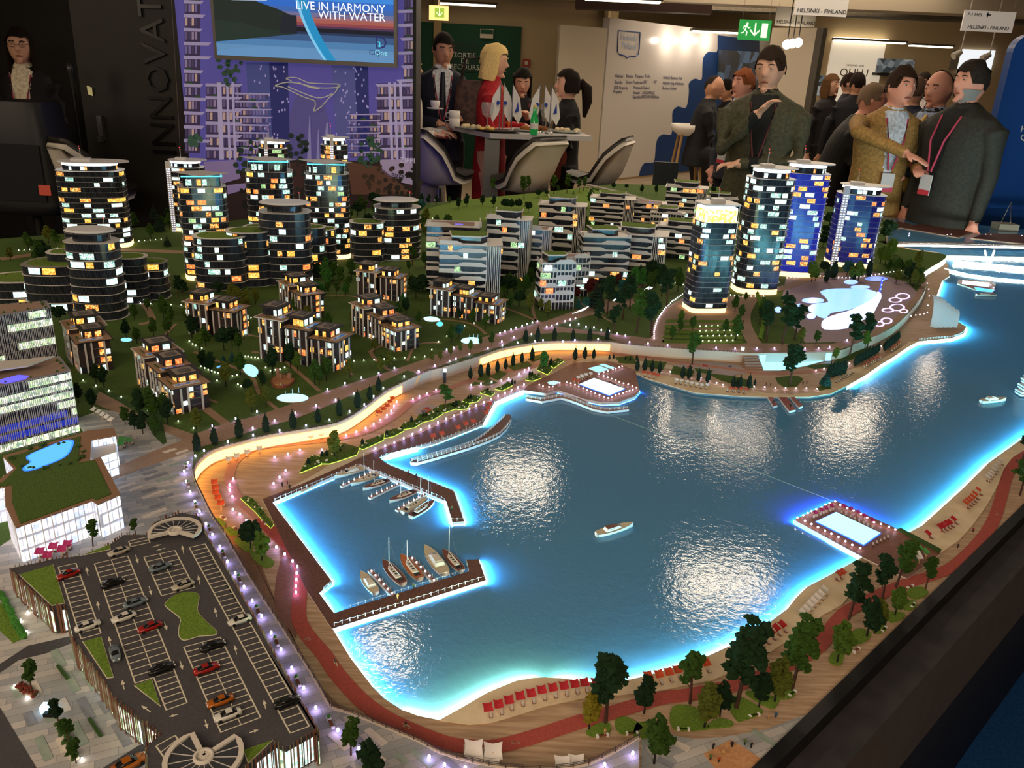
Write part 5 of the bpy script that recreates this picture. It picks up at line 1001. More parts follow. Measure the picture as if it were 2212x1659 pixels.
        MB().prism(place(superell(w * 1.02, d * 1.04, 20, 5), c, rz), zt + fh * 3.0, zt + fh * 3.25, bottom=True).build('roof_canopy', M_TOWERW, r)
        MB().prism(place(superell(w * .9, d * .9, 20, 5), c, rz), zt + fh * 2.3, zt + fh * 2.5).build('light_ring', M_LITW, r)
        mm = MB()
        for a, b in ((-.45, -.4), (0, -.48), (.45, -.4), (.45, .4), (-.45, .4)): q = c.xy + u * w * a + v * d * b; mm.box((q.x, q.y, zt), (.0009, .0009, fh * 3.0))
        mm.build('canopy_posts', M_TOWERW, r, kind='stuff')
        MB().box((c.x, c.y, zt + fh * 3.2), (w * .3, d * .3, fh * .8), rz).build('plant_box', M_TOWERW, r); mast(r, c.x, c.y, zt + fh * 4, fh * 2, True, True)
    if strip == 'x': pass
    return r
def curvy(label, lobes, z=ZU, nwin=26, plate=True, glass=None, wl=(.014, .04), mats=WIN, seed=0):
    """terraced block of joined rounded lobes; lobe = cx, base y, width px, top y, floors, roof kind (g grass, p plate over glass)"""
    x0, y0 = P(lobes[0][0], lobes[0][1], z)[:2]; r = root('terraced_block', label, 'building', (x0, y0, z)); rr = random.Random(seed + 3)
    for (cx, by, wp, ty, nf, rk) in lobes:
        wp *= 1.28; w = wp * MPP(cx, by, z); d = w * .8; b = P(cx, by, z); c = Vector((b.x, b.y + d * .4)); h = HT(cx, by, z, ty); fh = h / (nf + (1.3 if rk == 'p' else .15)); ph = rr.random() * 6; rz = rr.uniform(-.3, .3)
        poly = place(superell(w, d, 26, 2.6, .03, ph), c, rz); pr = Peri(poly)
        MB().prism(poly, z, z + fh * nf).build('body', glass or M_GLASS, r)
        for f in range(nf + 1):
            sh = place(superell(w + .009, d + .009, 26, 2.5, .03 + .03 * math.sin(f * 1.7), ph + .5 * math.sin(f * .9)), c, rz)
            MB().prism(sh, z + f * fh - .0006, z + f * fh + .0008, bottom=True).build('floor_plate', M_SLABG if f % 3 == 2 else M_SLAB, r)
        m = MB()
        for t in [k * .004 for k in range(int(pr.T / .004))]: q, nn = pr.at(t); m.box((*(q + nn * .0002), z), (.0003, .0003, fh * nf))
        m.build('mullions', mat('mullion', ''), r, kind='stuff')
        panes(r, pr, z, fh, nf, max(3, int(nwin * .62 * wp * nf / sum(l[2] * l[4] for l in lobes))), wl, mats, facing=.35)
        zt = z + fh * nf
        if rk == 'g':
            MB().prism(place(superell(w * .86, d * .86, 22, 2.5), c, rz), zt, zt + .0012).build('roof_lawn', M_ROOFG, r)
            m = MB()
            for k in range(5): a = rr.random() * 6; m.ico((c.x + w * .3 * math.cos(a), c.y + d * .3 * math.sin(a), zt + .0015), .0022, 1, nz=.5, nsc=2, seed=k)
            m.build('roof_bushes', M_HEDGE, r, kind='stuff')
        else:
            MB().prism(place(superell(w * .7, d * .7, 20, 2.6), c, rz), zt, zt + fh * .8).build('roof_drum', M_GLASS, r)
            pl = place(superell(w * 1.02, d * .95, 22, 2.0), (c.x, c.y - d * .03), rz); MB().prism(pl, zt + fh * 1.15, zt + fh * 1.35, bottom=True, scale=.9).build('roof_canopy', M_TOWERW, r)
            mm = MB()
            for a in (.3, 1.6, 2.8, 4.2, 5.4): mm.box((c.x + w * .38 * math.cos(a), c.y + d * .36 * math.sin(a), zt), (.001, .001, fh * 1.2))
            mm.build('canopy_posts', M_TOWERW, r, kind='stuff'); mast(r, c.x + w * .3, c.y, zt + fh * 1.3, fh * 1.3, True)
    return r
def striped(label, vols, z=ZU, nwin=14, seed=0):
    """balcony block: rectangular wings with white stepped parapets on every floor and wavy white fins on the end walls
    vol = cx, base y, width px, top y, floors, rotation, roof kind (g grass, t terrace), fins side"""
    x0, y0 = P(vols[0][0], vols[0][1], z)[:2]; r = root('balcony_block', label, 'building', (x0, y0, z)); rr = random.Random(seed)
    for (cx, by, wp, ty, nf, rz, rk, fs) in vols:
        w = wp * MPP(cx, by, z); d = w * .62; b = P(cx, by, z); c = Vector((b.x, b.y + d * .45)); h = HT(cx, by, z, ty); fh = h / (nf + .6)
        poly = place([(-w / 2, -d / 2), (w / 2, -d / 2), (w / 2, d / 2), (-w / 2, d / 2)], c, rz); pr = Peri(poly); T = pr.T
        MB().prism(poly, z, z + fh * nf).build('body', M_GLASS, r)
        for f in range(1, nf + 1):
            m = MB(); zz = z + f * fh; L = w; n = 8
            for side, (t0, t1) in enumerate(((0, w - (w * .22 if fs == 'r' else 0)), (w, w + d), (2 * w + d, 2 * w + 2 * d))):
                if (fs == 'r' and side == 1) or (fs == 'l' and side == 2): continue
                q = pr.seg(t0, t1, .003, (t1 - t0) / n); k = len(q); hi = fh * .62; lo = fh * .26
                hs = [hi if ((i + f * 4 + side) // 4) % 2 else lo for i in range(k)]
                m.add([(*p, zz - .0006) for p in q] + [(*p, zz - .0006 + hs[i]) for i, p in enumerate(q)], [(i, i + 1, k + i + 1, k + i) for i in range(k - 1)])
                q2 = pr.seg(t0, t1, 0, (t1 - t0) / n); k2 = min(len(q2), k)
                m.add([(*p, zz - .0006) for p in q[:k2]] + [(*p, zz - .0006) for p in q2[:k2]], [(i, i + 1, k2 + i + 1, k2 + i) for i in range(k2 - 1)])
            m.build('balcony', M_SLAB, r)
        # fins
        tf = {'r': (w * .78, w + d), 'l': (2 * w + d, 2 * w + 2 * d), 'f': (0, w)}.get(fs)
        if tf:
            n = max(3, int((tf[1] - tf[0]) / (.013 if fs == 'f' else .0065)))
            for k in range(n + 1):
                t = tf[0] + (tf[1] - tf[0]) * k / n; q, nn = pr.at(min(t, tf[1] - 1e-5)); u = Vector((-nn.y, nn.x)); vs = []; fr = []
                ph = rr.random() * 6; N = nf * 2
                for i in range(N + 1):
                    wd = .0008 + .0007 * abs(math.sin(i * .7 + ph)); o = q + nn * .0026 + u * .0008 * math.sin(i * .55 + ph); zz = z + fh * nf * i / N
                    for a, bb in ((-1, 0), (1, 0), (1, 1), (-1, 1)): pp = o + u * a * wd / 1 - nn * bb * .0022; vs.append((pp.x, pp.y, zz))
                for i in range(N):
                    for j in range(4): fr.append((4 * i + j, 4 * i + (j + 1) % 4, 4 * i + 4 + (j + 1) % 4, 4 * i + 4 + j))
                MB().add(vs, fr).build('wavy_fin', M_SLAB, r)
        panes(r, pr, z, fh, nf, max(3, int(nwin * .62 * wp * nf / sum(v[2] * v[4] for v in vols))), (.014, .036), [M_COOL, M_GRNW, M_WARM, M_ORNG, M_COOLW], facing=.25, hh=.72, off=.0034, skip_low=0)
        zt = z + fh * nf
        MB().prism(place([(-w * .54, -d * .56), (w * .3, -d * .56), (w * .54, -d * .4), (w * .54, d * .54), (-w * .54, d * .54)], c, rz), zt, zt + .0016, bottom=True).build('roof_edge', M_SLAB, r)
        if rk == 'g':
            pp = place([(-w * .30, -d * .3), (w * .18, -d * .3), (w * .28, -d * .1), (w * .28, d * .36), (-w * .34, d * .36)], c, rz)
            MB().prism(pp, zt, zt + fh * .95).build('penthouse', M_GLASS, r); MB().prism(offpoly(pp, .004), zt + fh * .95, zt + fh * 1.12, bottom=True).build('roof_edge', M_SLAB, r)
            MB().prism(pp, zt + fh * 1.12, zt + fh * 1.18).build('roof_lawn', M_ROOFG, r)
        else:
            MB().prism(place([(-w * .45, -d * .4), (w * .4, -d * .4), (w * .4, d * .4), (-w * .45, d * .4)], c, rz), zt + .0016, zt + .002).build('roof_terrace', mat('terrace_brown', '8A6E60', .7), r)
            q = place([(w * .1, -d * .1)], c, rz)[0]; MB().box((*q, zt + .002), (w * .16, d * .12, .0004), rz).build('roof_pool', mat('blue_pool_light', '000000', em=(.12, .1, 1), es=1.6), r)
    return r
# ---- towers round the edge of the town
B = M_GLASSB
tower('tall white-banded tower behind the round corner, with a grey vertical panel strip and red-tipped masts', 200, 536, 132, 352, 15, 0, .6, 3.5, 'plate', slab=1.2, nwin=34, mats=[M_WARM, M_COOL, M_WARM2, M_COOLW])
tower('tall rear left tower with white lift shaft and lit white roof ring', 404, 500, 74, 348, 15, 0, .8, 3, 'ring', slab=1, strip=-.42, nwin=16)
tower('leftmost of the three glass towers topped with a slanting four-cornered canopy', 440, 605, 96, 384, 16, .2, .8, 4, 'slant', slab=1.5, nwin=46, wl=(.014, .034))
tower('narrow far tower with lift shaft in front of the poster, left of the fountain', 592, 470, 60, 305, 15, 0, .8, 3, 'ring', slab=1, strip=-.2, nwin=18)
tower('middle of the three glass towers topped with a slanting four-cornered canopy', 582, 560, 96, 352, 16, .1, .8, 4, 'slant', slab=1.5, nwin=46, wl=(.014, .034))
tower('narrow far tower with lift shaft in front of the poster, right of the fountain', 722, 470, 56, 298, 16, 0, .8, 3, 'ring', slab=1.1, strip=-.05, nwin=24)
tower('rightmost of the three glass towers topped with a slanting four-cornered canopy', 704, 560, 92, 358, 16, .1, .8, 4, 'slant', slab=1.5, nwin=46, wl=(.014, .034))
tower('slim dark tower with bright glass lounge under a white plate roof, by the curved lamp road', 1526, 676, 84, 462, 17, .35, .8, 5, 'lounge', slab=1, nwin=26, wl=(.016, .03), mats=[M_WARM2, M_COOLW, M_WARM, M_COOL], bal=-.6)
tower('tallest front tower of the lake-side group, dark glass with lit oval roof', 1636, 636, 92, 366, 19, .25, .85, 3.4, 'plate', slab=1.4, nwin=48, bal=-.3, wl=(.02, .045), mats=[M_WARM, M_COOL, M_WARM2, M_COOLW])
tower('deep blue lit tower standing right behind the tallest front tower', 1716, 598, 92, 356, 18, .1, .8, 3.2, 'plate', B, slab=1.3, nwin=36, bal=-.1, wl=(.022, .048), mats=[M_WARM2, M_COOLW, M_WARM, M_COOL])
tower('separate blue lit tower with white ladder-like lift shaft and flat white roof', 1842, 578, 96, 404, 14, .1, .75, 3.2, 'plate', mat('dim_blue_glass', '161A40', .2, em=(.02, .02, .4), es=.25, sample=False), slab=1.5, nwin=26, bal=0, strip=-.40, mats=[M_WARM, M_COOLW, M_COOL, M_ORNG])
# ---- curvy terraced blocks
curvy('low curving terraced block at the left edge with bright white windows and roof lawns', [(205, 690, 80, 500, 9, 'p'), (110, 672, 90, 572, 5, 'g'), (30, 660, 100, 606, 3, 'g'), (275, 655, 60, 556, 6, 'g'), (325, 645, 52, 566, 5, 'g'), (150, 660, 60, 545, 6, 'g')], nwin=50, mats=[M_COOLW, M_WARM2, M_COOLW, M_WARM, M_COOL], wl=(.02, .045))
curvy('big curving terraced block in the middle distance with amber windows and roof gardens', [(615, 615, 82, 440, 10, 'p'), (535, 618, 70, 500, 7, 'g'), (472, 625, 84, 512, 7, 'g'), (566, 600, 60, 492, 7, 'g'), (668, 600, 50, 490, 6, 'g'), (696, 592, 44, 494, 6, 'g')], nwin=70, seed=2, mats=[M_WARM, M_COOL, M_WARM2, M_ORNG, M_COOL, M_COOLW])
curvy('round stepped block with pale oval canopy standing before the forest edge', [(852, 560, 76, 434, 9, 'p'), (790, 566, 56, 480, 6, 'g'), (880, 545, 40, 470, 6, 'g')], nwin=34, seed=5, mats=[M_WARM, M_COOLW, M_WARM2, M_COOL])
# ---- striped balcony blocks
for a in (
    ('front left balcony block with grass roof, nearest the villas', [(1010, 662, 128, 520, 9, .05, 'g', 'r'), (975, 630, 110, 480, 9, .05, 't', None)], 22),
    ('balcony block with a leaning blue light bar on its roof', [(1095, 610, 90, 465, 9, -.1, 'g', 'r'), (1150, 600, 70, 488, 8, -.1, 't', 'r')], 20),
    ('tall balcony block left of the golf lawn with blue roof spot', [(1210, 560, 96, 436, 8, -.1, 'g', 'r')], 16),
    ('small front balcony block with wavy fins beside the park lawn', [(1196, 668, 74, 560, 6, .25, 'g', 'f'), (1235, 640, 60, 548, 6, .25, 't', 'f')], 22),
    ('wide balcony block with two grass roofs and blue pools', [(1300, 612, 100, 504, 7, .1, 'g', None), (1375, 600, 120, 500, 7, -.2, 'g', 'r')], 26),
    ('back balcony block below the far road bridge', [(1320, 510, 90, 424, 8, -.15, 'g', 'r'), (1395, 510, 76, 434, 7, -.15, 't', 'r')], 24),
    ('far right balcony block near the standing men', [(1480, 480, 84, 400, 7, -.2, 'g', 'r')], 16),
    ('balcony block squeezed left of the slim lounge tower', [(1470, 560, 96, 486, 6, -.25, 'g', None), (1440, 520, 70, 456, 6, -.2, 'g', 'f')], 20),
    ('small far pavilion block beside the tallest tower', [(1555, 470, 70, 424, 4, -.2, 'g', None)], 8)):
    striped(*a[:2], nwin=a[2], seed=len(a[0]))
# ---- villas
M_VBROWN = mat('villa_brown_wall', '3C2A26', .6, nz=(200, '2A2224', 3, None)); M_VROOF = mat('villa_roof', '5A5250', .75); M_VEDGE = mat('villa_roof_edge', '2E2826', .6); M_VPANEL = mat('villa_roof_panel', '857A72', .75)
M_VPIL = mat('villa_pillar', 'C9C3C0', .5); M_VPOOL = mat('villa_pool', '2E5AA0', .2, em=(.05, .15, .4), es=.3, sample=False); M_VTERR = mat('villa_terrace', '9A7A62', .7)
def villa(three, seed):
    rr = random.Random(seed); r = root('villa', 'villa', 'building'); X = 0
    vols = [(0, .062, .070, .092, 5), (.064, .060, .062, .078, 4), (.128, .064, .066, .064, 4)][:3 if three else 2]
    for vi, (x, L, D, h, nf) in enumerate(vols):
        fh = h / nf; MB().box((x, 0, 0), (L - .004, D, h)).build('walls', M_VBROWN, r)
        # frame plate and pillars
        MB().box((x, 0, h), (L + .010, D + .012, .0022)).build('terrace_edge', M_VPIL if vi < 1 else M_VEDGE, r)
        MB().box((x + .002, -.001, h + .0022), (L + .006, D + .008, .0006)).build('terrace', M_VTERR, r)
        for k in range(4):
            MB().box((x - L / 2 + .006 + k * (L - .012) / 3, -D / 2 - .0022, 0), (.0032, .0024, h)).build('pillar', M_VPIL, r)
        if vi == len(vols) - 1:
            for k in (-.3, -.1, .3): MB().box((x + L / 2 + .0005, D * k, 0), (.0024, .0036, h)).build('pillar', M_VPIL, r)
        # penthouse
        px, pw, pd, ph = x - L * .16, L * .58, D * .62, fh * .95
        MB().box((px, .004, h + .0028), (pw, pd, ph)).build('penthouse', M_VBROWN, r)
        MB().box((px, .004, h + .0028 + ph), (pw + .012, pd + .012, .0026)).build('roof', M_VEDGE, r)
        MB().box((px, .004, h + .0054 + ph), (pw * .9, pd * .9, .0006)).build('roof_panel', M_VPANEL, r)
        MB().box((px + pw * .1, .004, h + .0054 + ph), (pw * .4, pd * .5, .0032)).build('roof_box', M_VROOF, r)
        for k in range(4):
            MB().box((px - pw / 2 + pw * (k + .5) / 4, .004 - pd / 2 - .0004, h + .0034), (pw / 4 * .8, .0008, ph * .7)).build('window', rr.choice([M_WARM2, M_COOLW, M_GLASS, M_GLASS]), r)
        for k in range(2):
            MB().box((px + pw / 2 + .0004, .004 - pd / 4 + k * pd / 2, h + .0034), (.0008, pd * .32, ph * .7)).build('window', rr.choice([M_WARM2, M_COOLW, M_WARM, M_ORNG]), r)
        m = MB().box((x + L * .36, -.004, h + .0028), (L * .2, D * .74, .0012)); m.build('pool_rim', M_VPIL, r)
        MB().box((x + L * .36, -.004, h + .004), (L * .11, D * .66, .0003)).build('pool', M_VPOOL, r)
        # facade windows
        for f in range(nf):
            for k in range(6):
                u = rr.random()
                if u > .6: continue
                MB().box((x - L / 2 + L * (k + .5) / 6, -D / 2 - .0004, f * fh + fh * .14), (L / 6 * (.55 if k % 2 else .8), .0009, fh * .66)).build('window', rr.choice([M_WARM, M_WARM2, M_COOL, M_COOLW, M_ORNG]) if u < .26 else M_GLASS, r)
            if vi == len(vols) - 1:
                for k in range(5):
                    if rr.random() > .42: continue
                    MB().box((x + L / 2 - .0016, -D / 2 + D * (k + .5) / 5, f * fh + fh * .14), (.0009, D / 5 * .7, fh * .66)).build('window', rr.choice([M_WARM, M_WARM2, M_COOLW, M_ORNG, M_GLASS]), r)
                MB().box((x + L / 2 + .0005, D * .1, f * fh), (.005, D * .3, .0012)).build('balcony', mat('villa_balcony', '5E6470', .4), r)
            else:
                pass
            MB().box((x + L * .1, -D / 2 - .002, f * fh), (L * .3, .004, .001)).build('balcony', mat('villa_balcony', '5E6470', .4), r)
        m = MB()
        for k in range(4): m.ico((x + L * .1 * k - .01, -D * .42, h + .003), .002, 1, nz=.4, nsc=2, seed=k)
        m.build('terrace_bushes', M_HEDGE, r, kind='stuff')
    return r
V3a, V3b, V2a = Proto(villa(True, 4)), Proto(villa(True, 9)), Proto(villa(False, 6))
def put_villa(pr, p1, p3, n, label, h1=.104, h3=.074, sc=None):
    a = P(*p1, ZU + h1); b = P(*p3, ZU + (h3 if n == 3 else .09)); d = (b - a).xy; s = d.length / (.128 if n == 3 else .064); a2 = a.xy
    u = d.normalized(); s = max(.78, min(1.25, s))
    return pr.put((a2.x + u.x * .01 * s, a2.y + u.y * .01 * s, ZU), math.atan2(d.y, d.x), label, None, (s, s * .95, s if sc is None else sc))
put_villa(V3a, (335, 742), (425, 834), 3, 'nearest villa, three dark stepped roofs with blue roof pools, by the wide brown road', sc=.98)
put_villa(V3b, (594, 688), (737, 735), 3, 'villa with bluish white pillars beside the round white fountain pool')
put_villa(V3a, (795, 643), (881, 702), 3, 'villa with tall glazed white stairwell above the lamp-lined boulevard', sc=.95)
put_villa(V3b, (955, 608), (1089, 646), 3, 'blue-lit villa nearest the boulevard junction', sc=.95)
put_villa(V2a, (435, 641), (516, 662), 2, 'two-step villa in front of the big curving block', sc=1.05)
put_villa(V2a, (177, 690), (200, 728), 2, 'leftmost villa, behind the white-finned office', sc=1.05)
put_villa(V2a, (636, 600), (678, 630), 2, 'villa just below the middle curving block, with warm orange rooms', sc=1.0)
put_villa(V2a, (795, 574), (864, 590), 2, 'rear villa beneath the round stepped block', sc=1.0)
# ---- white finned offices
M_FIN = mat('white_fin', 'D4D0DC', .45); M_OFF = mat('office_glass', '2C2A3E', .25, nz=(40, '1E2034', 2, None)); M_OFFB = mat('office_blue', '101A50', .3, em=(.03, .06, .8), es=.5, sample=False)
M_OLIT = room_mat('office_room', ['F4FFD8', 'D8F0B8', 'FFFFF0', 'B8D8A0', '8AA890'], 1.3, 180); M_BLDW = mat('office_grey', '8A868C', .6)
def office(label, s, zt, nf, lit, fins=.0035, z0=ZU, green=True):
    poly = [tuple(p[:2]) for p in PL(s, zt)]; c = poly[1]; r = root('office_building', label, 'building', (c[0], c[1], z0)); pr = Peri(poly); fh = (zt - z0) / nf
    MB().prism(poly, z0, zt).build('body', M_OFF, r)
    for f in range(nf + 1): MB().prism(offpoly(poly, .0012), z0 + f * fh - .0005, z0 + f * fh + .0006, bottom=True).build('floor_plate', M_BLDW, r)
    for f, a, b, m in lit: MB().ribbon(pr.seg(a * pr.T, b * pr.T, .0006), z0 + f * fh + fh * .12, z0 + f * fh + fh * .85).build('window', m, r)
    k = 0
    for t in [q * fins for q in range(int(pr.T / fins))]:
        q, nn = pr.at(t + R.uniform(-.0008, .0008))
        if nn.y > .3: continue
        f0 = R.randrange(0, max(1, nf // 2)) if R.random() < .4 else 0; f1 = nf if R.random() < .75 else nf - 1; k += 1
        MB().box((*(q + nn * .0022), z0 + f0 * fh), (.0013, .0010, (f1 - f0) * fh), math.atan2(nn.y, nn.x)).build('fin', M_FIN, r)
    MB().prism(offpoly(poly, -.006), zt + .0006, zt + .0012).build('roof_terrace', mat('office_roof', '9A8070', .7), r)
    m = MB()
    for q in range(26):
        t = R.random() * pr.T; a, nn = pr.at(t); m.ico((*(a - nn * R.uniform(.006, .014)), zt + .002), R.uniform(.002, .004), 1, nz=.6, nsc=2, seed=q)
    m.build('roof_bushes', M_HEDGE, r, kind='stuff'); return r
z1 = ZU + HT(168, 932, ZU, 800)
a1 = office('big white-finned glass office at the left edge with blue lit lower floors', '-230,885 152,801 128,770 -230,812', z1, 7, [(6, .25, .44, M_OLIT), (5, .05, .43, M_OLIT), (4, .18, .43, M_OLIT), (3, .3, .43, M_OLIT), (2, 0.02, .32, M_OFFB), (2, .33, .43, M_OLIT), (1, .05, .4, M_OFFB), (0, .02, .4, M_OLIT)])
MB().prism([tuple(p[:2]) for p in PL('-20,825 40,810 62,812 55,818 12,828', z1 + .002)], z1 + .001, z1 + .0025).build('roof_pool', mat('blue_pool_light', ''), a1)
MB().prism([tuple(p[:2]) for p in PL('-230,800 60,775 118,768 60,790 -230,830', z1 + .016)], z1 + .013, z1 + .016, bottom=True).build('pergola_roof', M_VPIL, a1)
z2 = ZU + HT(118, 800, ZU, 662)
office('farther white-finned office with yellowish lit bands, behind the left villa', '-200,712 108,664 100,650 -200,672', z2, 7, [(5, .24, .44, M_OLIT), (3, .26, .44, M_OLIT), (3, .0, .18, M_OLIT), (2, 0, .22, M_OLIT), (6, .3, .35, M_OLIT)])
# ---- mall with grass roof
ZM = ZU + HT(48, 1214, ZU, 1136)
def mall():
    out = '-90,1050 0,1036 32,1012 8,985 170,938 190,930 245,925 250,940 195,950 193,995 216,988 258,1068 212,1088 200,1080 36,1138 14,1092 12,1050 -90,1075'
    poly = [tuple(p[:2]) for p in PL(out, ZM)]; r = root('shopping_hall', 'glowing white hall with a big grass roof and blue pool on top', 'building', (*poly[12], ZU)); pr = Peri(poly)
    MB().prism(poly, ZU, ZM - .001).build('body', mat('hall_wall', 'C8C8D4', .5, em=(.8, .85, 1), es=.25, sample=False), r)
    MB().prism(offpoly(poly, .0015), ZM - .002, ZM, bottom=True).build('roof', mat('hall_roof_brown', '8E6C56', .7), r)
    MB().prism([tuple(p[:2]) for p in PL('13,990 174,943 168,1000 205,995 240,1068 208,1081 199,1076 44,1132 26,1085 26,1048 -60,1062 -60,1052 5,1043 38,1012', ZM)], ZM, ZM + .0012).build('roof_lawn', M_LAWN, r)
    pp = smooth([Vector(p[:2]) for p in PL('57,988 100,968 140,953 158,953 159,962 150,980 135,992 105,1005 75,1016 53,1019 50,1012 66,1000', ZM)], 3, True)
    MB().prism([tuple(p) for p in pp], ZM, ZM + .002).build('roof_pool_rim', mat('blue_rim', '000000', em=(.02, .12, 1), es=3), r)
    cc = sum(pp, Vector((0, 0))) / len(pp); MB().prism([tuple(cc + (p - cc) * .92) for p in pp], ZM + .002, ZM + .0024).build('roof_pool', mat('roof_pool_light', '000000', em=(.12, .55, .95), es=1.1), r)
    lw = room_mat('hall_glow', ['FFFFFF', 'F0F4FF', 'FFFFFF', 'C8D4F8', 'E8DCF0'], 1.35, 130)
    nf = 3; fh = (ZM - ZU) / nf; t = 0
    while t < pr.T:
        l = R.uniform(.008, .02)
        q, nn = pr.at(t + l / 2)
        if nn.y < .4:
            for f in range(nf):
                if R.random() < .93: MB().ribbon(pr.seg(t, t + l * .92, .0005), ZU + f * fh + fh * .08, ZU + f * fh + fh * .88).build('window', lw, r)
            MB().box((*(q + nn * .002), ZU), (.0016, .0012, fh * nf), math.atan2(nn.y, nn.x)).build('fin', mat('bright_fin', 'F0F0F8', .4), r)
        t += l
    m = MB()
    for k in range(34):
        a = R.random() * 2 * PI; q = cc + Vector((math.cos(a), math.sin(a) * .9)) * R.uniform(.052, .062); 
        if inside(q, poly): m.ico((q.x, q.y, ZM + .002), R.uniform(.002, .0045), 1, nz=.6, nsc=2, seed=k)
    m.build('roof_bushes', M_HEDGE, r, kind='stuff'); return r
mall()
zk = ZU + .05
def kiosk():
    poly = [tuple(p[:2]) for p in PL('195,950 196,945 246,928 250,968 252,975 222,985 216,988 193,992', zk)]; r = root('glass_pavilion', 'bright white glazed stair pavilion beside the grass-roofed hall', 'building', (*poly[5], ZU)); pr = Peri(poly)
    MB().prism(offpoly(poly, -.001), ZU, zk - .001).build('body', mat('pavilion_glow', '8090B0', .4, em=(.75, .85, 1), es=1.3), r)
    for f in range(4): MB().prism(poly, ZU + f * .0163, ZU + f * .0163 + .0009, bottom=True).build('floor_plate', M_VPIL, r)
    for k in range(18): q, nn = pr.at(k * pr.T / 18); MB().box((*q, ZU), (.0009, .0009, .05)).build('post', M_WHITE, r)
kiosk()
